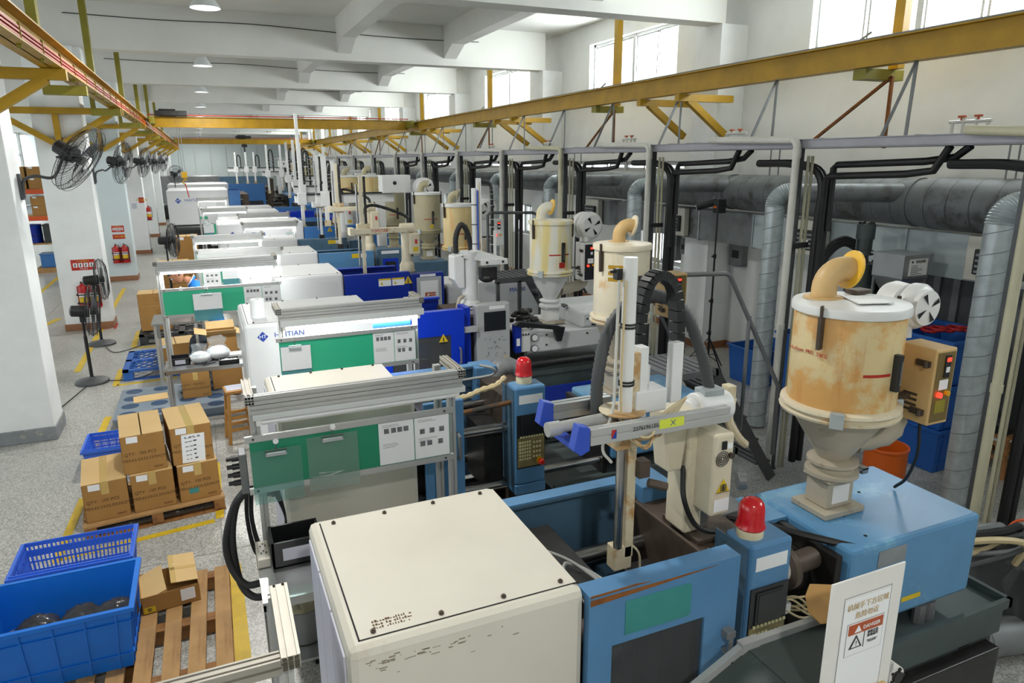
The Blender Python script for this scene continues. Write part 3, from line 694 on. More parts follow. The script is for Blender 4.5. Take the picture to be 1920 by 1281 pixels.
for x in (3.05, 3.12): b = MB(); b.cyl((x, 1.97, .86), (x, 1.97, .96), .03, n=8); b.build('mount_foot', 'steel_grey', m1)
b = MB(); b.tube(spline([(1.10, 2.05, 1.52), (1.18, 2.2, 1.53), (1.25, 2.12, 1.52), (1.27, 1.98, 1.53)], 5), .008, 6); b.tube(spline([(1.12, 2.4, 1.515), (1.2, 2.2, 1.54), (1.26, 2.0, 1.52)], 5), .006, 6); b.build('cable_loop', 'cable_grey', m1, smooth=True)
b = MB(); b.cyl((1.13, 1.99, 1.36), (1.84, 2.0, 1.46), .026, n=12); b.build('safety_rod', 'steel_brown', m1, smooth=True)
b = MB(); b.cyl((1.09, 1.94, 1.37), (1.17, 1.95, 1.385), .062, n=18); b.cyl((1.05, 1.935, 1.36), (1.09, 1.94, 1.37), .038, n=6); b.build('rod_collar', 'steel_brown', m1, smooth=True)
b = MB(); b.ball((1.74, 2.0, 1.50), .06, 10, 7, (1, .8, .8), .25, RN); b.ball((1.79, 2.02, 1.5), .05, 10, 7, (1, .8, .9), .25, RN); b.build('rag_wrap', 'cone_grey', m1, smooth=True)
# machine 2: open gate side
b = MB(); b.box((1.10, 3.90, .75), (1.36, 3.93, 1.66)); b.build('sliding_door', 'blue_old', m2, bev=.006)
b = MB(); b.tube([(1.315, 3.90, 1.44), (1.315, 3.86, 1.43), (1.315, 3.86, 1.28), (1.315, 3.90, 1.27)], .012, 6); b.build('door_handle', 'steel_grey', m2, smooth=True)
b = MB(); b.cyl((1.36, 4.02, 1.52), (1.73, 4.02, 1.545), .017, n=10); b.build('guide_rod', 'bar_rust', m2, smooth=True)
b = MB(); b.tube(spline([(1.36, 4.1, 1.60), (1.45, 4.09, 1.605), (1.55, 4.1, 1.63), (1.66, 4.1, 1.65), (1.73, 4.1, 1.70)], 4), .018, 6, rr=[.014+.007*(i % 2) for i in range(17)]); b.build('wrapped_hose', 'cable_tan', m2, smooth=True)
b = MB(); b.tube(spline([(1.50, 4.5, 1.58), (1.62, 4.45, 1.60), (1.72, 4.3, 1.66), (1.70, 4.25, 1.72), (1.62, 4.3, 1.74)], 5), .009, 6); b.build('hose_end', 'cable_grey', m2, smooth=True)
b = MB(); b.tube(arc((2.0, 4.72, 1.44), .12, 0, 3.4, (1, 0, 0), (0, .2, 1), 12), .075, 10, rr=[.07+.012*(i % 2) for i in range(13)]); b.build('flexible_duct', 'galv_dark', m2, smooth=True)
# --- machine 3
def triangle(par, x, y, z, h, m='sticker_yellow'):
    b = MB(); b.prism([(x-h*.57, z), (x+h*.57, z), (x, z+h)], 'y', y-.002, y); o = b.build('warning_triangle', m, par)
    b = MB(); b.prism([(x-.03*h*3, z+.12*h), (x+.03*h*3, z+.12*h), (x+.05*h, z+.62*h), (x-.05*h, z+.62*h)], 'y', y-.003, y-.002)
    b.prism([(x-h*.57, z), (x+h*.57, z), (x+h*.50, z+.04*h), (x-h*.50, z+.04*h)], 'y', y-.003, y-.002); b.build('triangle_mark', 'ink', par)
g3 = part_of(m3, 'front_gate')[0]; triangle(g3, 2.04, 6.407, 1.355, .085)
c3 = part_of(m3, 'clamp_cover')[0]
def logo(par, x, y, z, h, s=1.0):
    b = MB(); b.prism([(x-.62*h, z), (x, z-.62*h), (x+.62*h, z), (x, z+.62*h)], 'y', y-.0015, y); b.build('logo_diamond', 'ink_blue', par)
    txt('HT', (x, y-.002, z), h*.62, 'paper', par); txt('HAITIAN', (x+h*3.05, y-.001, z+.06*h), h*.85, 'ink_blue', par, sx=1.05)
    b = MB(); b.box((x+1.0*h, y-.001, z-.52*h), (x+4.2*h, y, z-.50*h)); b.build('logo_line', 'ink_pale', par)
logo(c3, .365, 6.418, 1.585, .075); 
logo(part_of(m7, 'clamp_cover')[0], .50, 15.698, 1.60, .135)
logo(part_of(m11, 'clamp_cover')[0], -.78, 27.198, 1.78, .16)
b = MB(); b.box((3.68, 6.56, 1.295), (4.35, 7.41, 1.48)); b.build('rear_cover', 'white_cover', m3, bev=.03)
b = MB(); b.box((2.42, 6.48, 1.04), (2.79, 6.60, 1.68)); p3 = b.build('control_panel', 'panel_grey', m3, bev=.012)
b = MB(); b.box((2.50, 6.475, 1.40), (2.74, 6.481, 1.60)); b.build('screen', 'screen_dark', p3, bev=.004)
b = MB(); b.box((2.56, 6.477, 1.625), (2.73, 6.48, 1.66)); b.build('label_strip', 'paper', p3)
k = MB()
for i in range(26): xx, zz = 2.50+RN.random()*.24, 1.13+RN.random()*.2; k.cyl((xx, 6.477, zz), (xx, 6.481, zz), .007, n=8)
k.build('key_buttons', 'grey_base', p3, stuff=True)
b = MB(); b.cyl((2.745, 6.45, 1.085), (2.745, 6.48, 1.085), .024, n=14); b.build('stop_button', 'estop_red', p3, smooth=True)
b = MB(); b.cyl((2.745, 6.468, 1.085), (2.745, 6.48, 1.085), .03, n=14); b.build('stop_collar', 'estop_yellow', p3, smooth=True)
b = MB(); b.cyl((2.60, 6.465, 1.075), (2.60, 6.48, 1.075), .013, n=12); b.build('push_button', 'plastic_blue', p3, smooth=True)
b = MB(); b.box((2.30, 6.50, .75), (2.36, 6.72, 1.66)); b.build('panel_post', 'blue_royal', m3)
b = MB(); b.box((2.26, 6.43, 1.42), (2.41, 6.5, 1.47)); b.build('panel_arm', 'panel_grey', m3)
b = MB(); b.box((2.40, 6.42, .08), (4.5, 6.46, .72)); b.build('base_panel', 'blue_deep', m3)
for x in (2.35, 2.42): b = MB(); b.cyl((x+.25, 6.415, .40), (x+.25, 6.42, .40), .018, n=10); b.build('panel_bolt', 'chrome', m3)
b = MB(); b.box((2.86, 6.50, 1.12), (2.93, 6.6, 1.42)); b.build('blue_bracket', 'blue_deep', m3, bev=.008); label_on(m3, 2.87, 2.91, 1.2, 1.28, 6.499, 'paper')
b = MB(); b.box((2.93, 6.52, 1.12), (3.04, 6.62, 1.36)); wb = b.build('warning_plate', 'panel_white', m3, bev=.005)
for i in range(3): triangle(wb, 2.955+.032*i, 6.519, 1.30, .028, 'ink')
for z in (1.255, 1.135):
    b = MB(); b.cyl((3.105, 6.545, z), (3.105, 6.56, z), .042, n=20); gd_ = b.build('pressure_gauge', 'steel_grey', m3, smooth=True)
    b = MB(); b.cyl((3.105, 6.541, z), (3.105, 6.546, z), .033, n=20); b.box((3.103, 6.539, z), (3.107, 6.541, z+.025)); b.build('gauge_face', 'paper', gd_)
for x, z in ((3.25, 1.27), (3.25, 1.16), (3.75, 1.40), (3.75, 1.24)): b = MB(); b.cyl((x, 6.553, z), (x, 6.56, z), .011, n=10); b.build('panel_screw', 'steel_dark', m3)
b = MB(); b.box((3.80, 6.547, 1.32), (4.0, 6.56, 1.345)); b.build('slot_handle', 'black_plastic', m3, bev=.008)
b = MB()
for i in range(26): b.ball((3.03+RN.uniform(0, .17), 6.75+RN.uniform(-.06, .3), 1.38+RN.uniform(-.05, .1)), RN.uniform(.025, .05), 6, 4, (1.3, 1, .8))
for i in range(8): b.cyl((2.9+RN.uniform(0, .3), 6.7, 1.34+RN.uniform(0, .1)), (3.27, 6.66+RN.uniform(0, .2), 1.36), .018, n=6)
b.build('valve_cluster', 'steel_oil', m3, smooth=True)
b = MB(); b.prism([(2.85, 1.42), (3.35, 1.33), (3.37, 1.37), (2.9, 1.46)], 'y', 6.48, 6.55); b.prism([(3.30, 1.37), (3.44, 1.35), (3.40, 1.20), (3.35, 1.20)], 'y', 6.49, 6.54); b.build('black_arm', 'black_plastic', m3)
for i in range(3): b = MB(); b.cyl((2.7, 6.5+.05*i, .98-.12*i), (4.4, 6.5+.05*i, .98-.12*i), .03, n=10); b.build('guide_rail', 'steel_dark', m3, smooth=True)
# --- machine 4, 5, 6, 7: labels and panels
g4 = part_of(m4, 'front_gate')[0]
for x in (2.00, 2.18):
    b = MB(); b.box((x, 8.986, 1.50), (x+.165, 8.988, 1.60)); o = b.build('warning_label', 'paper', g4)
    b = MB(); b.box((x, 8.985, 1.578), (x+.165, 8.986, 1.60)); b.build('label_head', 'sticker_yellow', g4)
    b = MB(); b.prism([(x+.02, 1.52), (x+.06, 1.52), (x+.04, 1.56)], 'y', 8.984, 8.986); b.build('label_mark', 'sticker_yellow', g4)
triangle(g4, 2.395, 8.986, 1.51, .105)
p4 = part_of(m4, 'control_panel')[0]
def danger(par, x0, x1, z0, z1, y, small=False):
    w, h = x1-x0, z1-z0
    b = MB(); b.box((x0, y-.002, z0+.62*h), (x1, y, z1)); b.build('danger_band', 'sign_orange', par)
    txt('DANGER', (x0+.66*w, y-.003, z0+.80*h), .2*h, 'paper', par)
    b = MB(); b.prism([(x0+.17*w, z0+.68*h), (x0+.37*w, z0+.68*h), (x0+.27*w, z0+.94*h)], 'y', y-.003, y-.002); b.build('band_triangle', 'paper', par)
    b = MB(); b.prism([(x0+.06*w, z0+.06*h), (x0+.44*w, z0+.06*h), (x0+.25*w, z0+.56*h)], 'y', y-.0015, y); b.build('sign_triangle', 'ink', par)
    b = MB(); b.prism([(x0+.13*w, z0+.11*h), (x0+.37*w, z0+.11*h), (x0+.25*w, z0+.45*h)], 'y', y-.002, y-.0015); b.build('sign_triangle', 'paper', par)
    txt('!', (x0+.25*w, y-.003, z0+.25*h), .27*h, 'ink', par)
    if not small:
        txt('当机正在\n自动运行', (x0+.74*w, y-.001, z0+.44*h), .13*h, 'ink', par)
        txt('When the machine is\nrunning stay clear', (x0+.74*w, y-.001, z0+.16*h), .055*h, 'ink', par)
b = MB(); b.box((2.58, 9.045, 1.12), (2.83, 9.05, 1.52)); o = b.build('danger_sheet', 'paper', p4); danger(p4, 2.64, 2.79, 1.22, 1.36, 9.044, True)
b = MB(); b.box((2.53, 9.05, 1.05), (2.88, 9.062, 1.57)); b.build('clear_cover', 'panel_grey', p4, bev=.006)
label_on(p4, 2.58, 2.8, 1.575, 1.61, 9.059, 'paper')
for t, x, y in ((m5, 2.12, 11.386), (m6, 2.10, 13.586)):
    g = part_of(t, 'front_gate')[0]
    label_on(g, x, x+.18, 1.57, 1.64, y, 'sticker_yellow', 'yellow_label'); label_on(g, x+.14, x+.24, 1.575, 1.635, y-.001, 'paper_worn', 'grey_label')
p5 = part_of(m5, 'control_panel')[0]
label_on(p5, 2.62, 2.92, 1.6, 1.65, 11.458, 'paper'); label_on(p5, 2.64, 2.9, 1.2, 1.52, 11.458, 'blue_royal', 'blue_frame'); label_on(p5, 2.68, 2.86, 1.2, 1.47, 11.456, 'screen_dark', 'screen')
g7 = part_of(m7, 'front_gate')[0]; triangle(g7, 2.48, 15.686, 1.60, .10)
# tops left on the cover of machine 3 and the bench behind
def cup(x, y, z, r, h, label, m='paper'):
    b = MB(); b.lathe([(0, 0), (r, 0), (r*.97, h), (r*.35, h+.002), (r*.3, h-.03), (0, h-.03)], (x, y, z), 22)
    return tag(b.build('tissue_roll', m, smooth=True), label, 'tissue roll')
cup(.36, 6.72, 1.704, .065, .17, 'white tissue roll standing on the near end of the white logo machine')

# ================================================================== HOPPER DRYERS
def hopper(label, x, y, zb, zf, zt, R, body, cone, elbow, ring, mark=True, ctrl=None, blow=None, edir=(1, -.25), base='cone_grey', lid=None, extra=True, eoff=(-.07, .10)):
    t = thing('hopper_dryer', label, 'hopper dryer', (x, y, zb), group='hopper dryers on the machines')
    b = MB(); b.box((x-.085, y-.07, zb+.03), (x+.085, y+.07, zb+.17)); b.box((x-.10, y-.085, zb+.17), (x+.10, y+.085, zb+.185)); b.build('throat', base, t, bev=.008)
    b = MB(); b.box((x-.13, y-.11, zb), (x+.13, y+.11, zb+.03)); b.build('base_plate', 'cone_grey', t, bev=.004)
    if extra:
        b = MB(); b.box((x-.055, y-.0715, zb+.055), (x+.055, y-.07, zb+.15)); b.build('throat_window', 'paper_worn', t)
        b = MB(); b.box((x-.02, y-.05, zb+.185), (x+.20, y+.05, zb+.193)); b.box((x+.16, y-.05, zb+.165), (x+.20, y+.05, zb+.195)); b.build('slide_gate', 'chrome', t)
    k = zf-zb
    b = MB(); b.lathe([(.10, zb+.19), (.125, zb+.19), (.125, zb+.21), (.10, zb+.215), (.10, zb+.245), (.12, zb+.25), (.12, zb+.265), (R*.30, zb+.275), (R*.94, zf-.03), (R*.94, zf)], (x, y, 0), 40); b.build('cone', cone, t, smooth=True)
    b = MB(); b.lathe([(R*.98, zf-.035), (R*1.11, zf-.03), (R*1.13, zf-.018), (R*1.03, zf-.010), (R*1.03, zf-.002), (R*1.12, zf+.006), (R*1.11, zf+.02), (R*.99, zf+.03)], (x, y, 0), 48); b.build('flange', body if body != 'hopper_amber' else 'hopper_cream', t, smooth=True)
    b = MB(); b.lathe([(R, zf), (R, zt-.03), (R*.99, zt-.02)], (x, y, 0), 48); bd = b.build('barrel', body, t, smooth=True)
    b = MB(); b.lathe([(R*1.0, zt-.045), (R*1.06, zt-.04), (R*1.065, zt-.012), (R*1.04, zt), (R*.3, zt+.008), (0, zt+.008)], (x, y, 0), 48); ld = b.build('lid', lid or ('hopper_white' if body == 'hopper_white' else 'panel_white'), t, smooth=True)
    # elbow and its ring
    ex, ey = x+eoff[0], y+eoff[1]; dv = Vector((edir[0], edir[1], 0)).normalized()
    er = R*.30; c = Vector((ex, ey, zt+.05))+dv*er*1.25
    pts = [Vector((ex, ey, zt))] + arc(c, er*1.25, PI, PI/2.6, dv, (0, 0, 1), 9)
    b = MB(); b.tube(pts, R*.235, 18); b.build('elbow', elbow, t, smooth=True)
    p = pts[-1]; b = MB(); dv = (pts[-1]-pts[-2]).normalized(); b.cyl(p-dv*.004, p+dv*.008, R*.38, n=26); b.build('elbow_flange', ring, t, smooth=True); b = MB(); b.cyl((ex, ey, zt+.004), (ex, ey, zt+.013), R*.37, n=26); b.build('elbow_foot', elbow, t, smooth=True)
    b = MB(); b.cyl(p+dv*.008, p+dv*.0085, R*.2, n=18); b.build('elbow_mouth', 'steel_oil', t)
    # sight glass, level mark, latches
    an = math.radians(-82)
    def on(a, z, r): return Vector((x+math.cos(a)*r, y+math.sin(a)*r, z))
    b = MB(); b.bar(on(an, zf+.13, R+.008), on(an, zf+.30 if zt-zf < .52 else zf+.34, R+.008), .03, .045, up=(math.cos(an), math.sin(an), 0)); sg = b.build('sight_window', 'steel_dark', t, bev=.003)
    b = MB(); b.bar(on(an, zf+.16, R+.026), on(an, zf+.27, R+.026), .004, .02, up=(math.cos(an), math.sin(an), 0)); b.build('sight_glass', 'steel_grey', sg)
    if mark:
        b = MB()
        for a0, a1 in ((-120, -88), (-76, -58)):
            n = 8
            for i in range(n):
                q = [math.radians(a0+(a1-a0)*j/n) for j in (i, i+1)]; v = [on(q[0], zf+.20, R+.0015), on(q[1], zf+.20, R+.0015), on(q[1], zf+.214, R+.0015), on(q[0], zf+.214, R+.0015)]
                b.add(v, [(0, 1, 2, 3)])
        b.build('level_mark', 'ink_red', t)
    for a in ((-165, -10) if extra else (-165,)):
        a = math.radians(a); b = MB(); b.bar(on(a, zt-.19, R+.012), on(a, zt-.04, R+.016), .018, .035, up=(math.cos(a), math.sin(a), 0)); b.bar(on(a, zt-.05, R+.018), on(a, zt+.012, R+.022), .01, .02, up=(math.cos(a), math.sin(a), 0)); b.build('latch', 'steel_brown', t, bev=.003)
    for a in (-140, -30, 60):
        a = math.radians(a); b = MB(); b.box((-.03, -.012, -.04), (.03, .022, .035), Matrix.Translation(on(a, zf, R*1.12)) @ Matrix.Rotation(a+PI/2, 4, 'Z')); b.build('flange_clamp', 'galv', t, bev=.004)
    if blow:
        bx, by, bz, r = blow
        b = MB(); b.lathe([(r*.8, -.06), (r, -.05), (r*1.02, -.012), (r*.93, .005), (r*.80, .012), (r*.78, .035), (.0, .04)], (bx, by, bz), 30, Matrix.Rotation(PI/2, 4, 'X')); bw = b.build('blower', 'robot_white' if not isinstance(base, str) or base != 'x' else 'hopper_olive', t, smooth=True)
        b = MB(); b.lathe([(r*.6, .06), (r*.95, .05), (r*1.0, -.02), (r*.9, -.05)], (bx-.03, by+.11, bz), 24, Matrix.Rotation(PI/2, 4, 'X')); b.build('blower_scroll', 'robot_white', t, smooth=True)
        b = MB()
        for i in range(4):
            a = PI/2*i+.35; u = Vector((math.cos(a), 0, math.sin(a))); w = Vector((-math.sin(a), 0, math.cos(a))); o = Vector((bx, by-.0415, bz))
            b.add([o+u*r*.14, o+u*r*.68-w*r*.03, o+u*r*.66+w*r*.22], [(0, 1, 2)])
        b.build('blower_slot', 'black_void', bw)
        b = MB(); b.cyl((bx-.04, by+.06, bz), (bx-.05, by+.04, (ctrl[4] if ctrl else zf+.1)), r*.42, r*.36, n=16); b.build('blower_duct', 'robot_white', t, smooth=True)
        b = MB(); b.tube(spline([(bx-.06, by+.05, zf+.05), (bx-.06, by+.02, zf-.08), (bx-.12, by, zf-.18), (x+R*.55, y, zf-.22)], 5), .06, 14, rr=[.058+.006*(i % 2) for i in range(16)]); b.build('hot_air_duct', 'cone_grey', t, smooth=True)
    if ctrl:
        x0, x1, y0, z0, z1, yb, m, fm = ctrl
        b = MB(); b.box((x0, y0, z0), (x1, yb, z1)); bx_ = b.build('control_box', m, t, bev=.006)
        b = MB(); b.box((x0+.012, y0-.004, z0+.015), (x1-.012, y0, z1-.015)); b.build('box_door', fm, bx_, bev=.002)
        w, h = x1-x0, z1-z0
        b = MB(); b.box((x0+.42*w, y0-.010, z0+.63*h), (x0+.68*w, y0-.004, z0+.92*h)); b.build('thermostat', 'black_plastic', bx_, bev=.002)
        b = MB(); b.box((x0+.46*w, y0-.012, z0+.84*h), (x0+.65*w, y0-.010, z0+.89*h)); b.build('display', 'led_red', bx_)
        b = MB(); b.box((x0+.28*w, y0-.006, z0+.47*h), (x0+.70*w, y0-.004, z0+.60*h)); b.build('paper_label', 'paper', bx_); b = MB(); b.box((x0+.47*w, y0-.012, z0+.70*h), (x0+.63*w, y0-.010, z0+.77*h)); b.build('paper_label', 'paper', bx_)
        b = MB(); b.cyl((x0+.30*w, y0-.02, z0+.41*h), (x0+.30*w, y0-.004, z0+.41*h), .013, n=12); b.build('pilot_lamp', 'led_red', bx_)
        b = MB(); b.cyl((x0+.68*w, y0-.02, z0+.42*h), (x0+.68*w, y0-.004, z0+.42*h), .013, n=12); b.build('switch_knob', 'estop_yellow', bx_)
        if fm == 'gold_panel': b = MB(); b.box((x0+.22*w, y0-.0055, z0+.16*h), (x0+.72*w, y0-.004, z0+.33*h)); b.build('yellow_plate', 'crane_olive', bx_)
        b = MB()
        for i in range(4): b.box((x0-.003, y0+.10*(yb-y0)+.25*(yb-y0), z0+.14*h+.07*h*i), (x0, y0+.72*(yb-y0), z0+.17*h+.07*h*i))
        b.build('vent_slots', 'steel_brown', bx_)
        for zz in (.8, .16): b = MB(); b.cyl((x0-.016, y0+.035, z0+zz*h-.016), (x0-.016, y0+.035, z0+zz*h+.016), .011, n=8); b.box((x0-.012, y0+.02, z0+zz*h-.014), (x0, y0+.09, z0+zz*h+.014)); b.build('box_hinge', 'steel_brown', bx_)
        b = MB(); b.box((x0-.12, y0+.10, z0+.3*h), (x0, y0+.14, z0+.36*h)); b.build('box_bracket', 'steel_brown', t)
    return t
h1 = hopper('stained amber hopper dryer with tan elbow on the nearest machine, brown control box beside', 2.72, 2.30, 1.403, 1.955, 2.455, .242, 'hopper_amber', 'cone_grey', 'elbow_tan', 'ring_yellow', ctrl=(3.01, 3.15, 2.05, 1.875, 2.245, 2.24, 'elbow_tan', 'gold_panel'), blow=(3.135, 2.25, 2.40, .11))
txt('Hudson  MO.  50KG', (2.4755, 2.295, 2.24), .026, 'ink_red', h1, rot=(PI/2, 0, math.radians(-90)), name='faded_lettering')
b = MB(); b.prism([(2.64, 2.19), (2.80, 2.14), (2.88, 2.30), (2.72, 2.36)], 'z', 2.466, 2.470); b.build('lid_hatch', 'panel_white', h1, bev=.001)
b = MB(); b.box((2.82, 2.36, 2.463), (2.92, 2.43, 2.485)); b.build('lid_hinge', 'steel_brown', h1, bev=.004)
b = MB(); b.tube(spline([(3.06, 2.12, 1.88), (3.08, 2.12, 1.7), (3.14, 2.2, 1.52), (3.20, 2.3, 1.412)], 5), .008, 6); b.build('power_cable', 'rubber', h1, smooth=True)
h2 = hopper('cream hopper dryer with orange stained stripes behind the robot mast', 2.81, 4.42, 1.345, 1.945, 2.50, .205, 'hopper_cream', 'cone_grey', 'elbow_tan', 'hopper_cream', ctrl=(3.22, 3.40, 4.40, 1.90, 2.24, 4.56, 'elbow_tan', 'gold_panel'), eoff=(0, .05), lid='hopper_cream')
for i in range(3):
    b = MB()
    for j in range(8):
        q = [math.radians(-150+42*(j+s_)/8) for s_ in (0, 1)]; r = .2065
        b.add([(2.81+math.cos(a)*r, 4.42+math.sin(a)*r, z) for a, z in ((q[0], 2.335-.045*i), (q[1], 2.335-.045*i), (q[1], 2.362-.045*i), (q[0], 2.362-.045*i))], [(0, 1, 2, 3)])
    b.build('orange_stripe', 'crane_yellow', h2)
h3 = hopper('clean white and yellow hopper dryer with bright red mark and yellow elbow ring', 3.47, 6.92, 1.31, 1.895, 2.46, .232, 'hopper_white', 'panel_white', 'hopper_white', 'ring_yellow', ctrl=(3.86, 4.03, 6.86, 1.76, 2.19, 7.06, 'panel_white', 'screen_dark'), blow=(3.99, 6.95, 2.37, .155), base='panel_white', edir=(1, -.1))
b = MB()
a = math.radians(-84)
b.box((-.035, -.003, -.03), (.035, .003, .03), Matrix.Translation((3.47+.235*math.cos(a), 6.92+.235*math.sin(a), 1.99)) @ Matrix.Rotation(a+PI/2, 4, 'Z')); b.build('brand_plate', 'sign_red', h3)
h4 = hopper('tall gold stained hopper dryer beside the white arched robot with black hose', 3.33, 9.6, 1.403, 1.88, 2.50, .215, 'hopper_gold', 'cone_grey', 'hopper_olive', 'hopper_olive', ctrl=(3.82, 4.0, 9.5, 1.88, 2.26, 9.7, 'panel_white', 'panel_white'), blow=(3.90, 9.9, 2.38, .16), edir=(1, -.6))
h5 = hopper('olive cream hopper dryer with grey sight strip, third from the near white one', 3.53, 11.8, 1.424, 1.92, 2.57, .23, 'hopper_olive', 'hopper_olive', 'hopper_olive', 'hopper_olive', blow=(3.75, 12.6, 2.62, .17), base='hopper_olive')
b = MB(); b.box((3.50, 11.518, 1.98), (3.55, 11.525, 2.04)); b.build('sticker', 'sticker_yellow', h5)
h6 = hopper('wide olive hopper dryer with orange emblem, fourth from the near white one', 3.45, 13.9, 1.404, 1.86, 2.60, .245, 'hopper_olive', 'hopper_olive', 'hopper_olive', 'hopper_olive', base='hopper_olive', extra=False)
h7 = hopper('gold hopper dryer partly hidden behind the wide olive one', 3.50, 16.2, 1.504, 2.0, 2.78, .25, 'hopper_gold', 'cone_grey', 'hopper_olive', 'hopper_olive', extra=False, ctrl=(3.8, 4.1, 16.1, 2.0, 2.4, 16.4, 'robot_white', 'robot_white'))
h8 = hopper('small gold topped hopper above a white cabinet far down the row', 3.6, 19.2, 1.454, 2.2, 2.72, .27, 'hopper_gold', 'cone_grey', 'hopper_olive', 'hopper_olive', extra=False)
for i, (x, y, zt_) in enumerate(((3.8, 22.3, 2.7), (3.8, 24.3, 2.8), (4.0, 28.9, 2.9), (4.2, 35, 3.0))):
    hopper('olive hopper dryer far down the row, %s behind the gold topped one' % ORD[i], x, y, (1.454, 1.454, 1.504, 1.604)[i], 2.1, zt_, .28, 'hopper_olive', 'cone_grey', 'hopper_olive', 'hopper_olive', extra=False)

# ================================================================== ROBOTS
def chain(t, pts, w, h, m='black_plastic', name='cable_chain'):
    """an energy chain: one link per step, joined into one part"""
    P = spline(pts, 5); b = MB()
    for i in range(0, len(P)-1):
        d = (P[i+1]-P[i]); b.bar(P[i]+d*.0, P[i]+d*.90, w, h, up=(0, 1, 0) if abs(d.normalized().y) < .9 else (0, 0, 1))
    return b.build(name, m, t)
def hose(t, pts, r, m='rubber', name='hose', ribs=True, n=7):
    P = spline(pts, n); b = MB(); b.tube(P, r, 10, rr=[r*(1+.14*(i % 2)) for i in range(len(P))] if ribs else None); return b.build(name, m, t, smooth=True)
r1 = thing('picker_robot', 'stained cream swing arm picker robot with tall mast on the nearest machine', 'robot', (1.88, 2.2, 1.53))
b = MB(); b.box((1.76, 2.10, 1.522), (2.0, 2.36, 1.545)); b.build('base_plate', 'steel_brown', r1, bev=.004)
b = MB(); b.box((1.735, 2.17, 1.545), (1.825, 2.31, 2.08)); b.build('column', 'robot_cream', r1, bev=.012)
b = MB(); b.box((1.825, 2.19, 1.545), (1.88, 2.27, 1.70)); b.build('column_foot', 'stainless', r1, bev=.004)
b = MB(); b.box((1.775, 2.06, 1.67), (1.875, 2.19, 2.03)); cbx = b.build('control_box', 'robot_cream', r1, bev=.012)
b = MB(); b.box((1.81, 2.055, 1.965), (1.833, 2.06, 2.0)); b.build('switch', 'black_plastic', cbx)
b = MB()
for i in range(4):
    rr_ = .008+.008*i
    b.tube(arc((1.817, 2.0575, 1.925), rr_, 0, 2*PI, (1, 0, 0), (0, 0, 1), 16)[:-1], .0022, 4, closed=True)
b.build('fan_grille', 'black_plastic', cbx)
b = MB(); b.cyl((1.856, 2.045, 1.935), (1.856, 2.06, 1.935), .012, n=12); b.build('knob', 'steel_brown', cbx)
triangle(cbx, 1.83, 2.0585, 1.775, .06)
txt('ϟ', (1.83, 2.055, 1.797), .03, 'ink', cbx)
label_on(cbx, 1.79, 1.865, 1.69, 1.745, 2.059, 'paper'); label_on(cbx, 1.838, 1.862, 1.965, 1.99, 2.059, 'paper')
b = MB(); b.cyl((1.77, 2.20, 2.10), (1.94, 2.21, 2.09), .066, n=26); b.cyl((1.73, 2.195, 2.10), (1.77, 2.20, 2.10), .045, n=20); b.build('motor_drum', 'robot_white', r1, smooth=True, bev=.006)
b = MB(); b.box((1.60, 2.14, 2.06), (1.80, 2.27, 2.12)); b.box((1.62, 2.19, 1.84), (1.75, 2.29, 2.06), tx=.03); b.cyl((1.66, 2.14, 2.10), (1.66, 2.11, 2.10), .036, n=18); b.build('shoulder', 'robot_cream', r1, bev=.008)
b = MB(); b.box((1.95, 2.2, 2.06), (1.99, 2.25, 2.17)); b.tube(spline([(1.97, 2.2, 2.12), (1.96, 2.2, 2.02), (2.02, 2.2, 1.93), (2.08, 2.22, 1.88)], 5), .02, 6); b.build('stop_arm', 'robot_rust', r1, bev=.004)
b = MB(); b.sweep(slot(.035, .062, 1, 1, .006, .004), (1.17, 2.02, 2.145), (1.79, 2.02, 2.14)); ar = b.build('arm_beam', 'aluminium', r1, bev=.003)
b = MB(); b.sweep(slot(.05, .062, 1, 1, .006, .004), (1.16, 2.30, 2.15), (1.42, 2.30, 2.15)); b.build('arm_beam', 'stainless', r1, bev=.003)
b = MB(); b.cyl((1.10, 2.15, 2.14), (1.36, 2.15, 2.15), .022, n=14); b.cyl((1.07, 2.15, 2.14), (1.12, 2.15, 2.14), .028, n=14); b.build('air_cylinder', 'aluminium', r1, smooth=True)
for y in (2.02, 2.30):
    b = MB(); b.prism([(1.12, 2.20), (1.165, 2.185), (1.165, 2.10), (1.13, 2.085), (1.10, 2.11)], 'y', y-.022, y+.022); b.build('end_plate', 'plastic_blue', r1, bev=.003)
b = MB(); b.prism([(1.125, 2.085), (1.165, 2.085), (1.165, 2.105), (1.125, 2.105)], 'y', 2.04, 2.28); b.build('end_bridge', 'plastic_blue', r1)
b = MB(); b.box((1.255, 2.0015, 2.128), (1.275, 2.002, 2.162)); b.build('emblem', 'sign_red', ar)
b = MB(); b.add([(1.255, 2.0012, 2.128), (1.275, 2.0012, 2.162), (1.275, 2.0012, 2.128)], [(0, 1, 2)]); b.build('emblem', 'ink_blue', ar)
txt('2376196120', (1.40, 2.0012, 2.15), .022, 'ink', ar)
label_on(ar, 1.46, 1.57, 2.132, 2.168, 2.0025, 'sticker_lime', 'yellow_label'); txt('✕', (1.52, 2.001, 2.15), .03, 'ink_blue', ar)
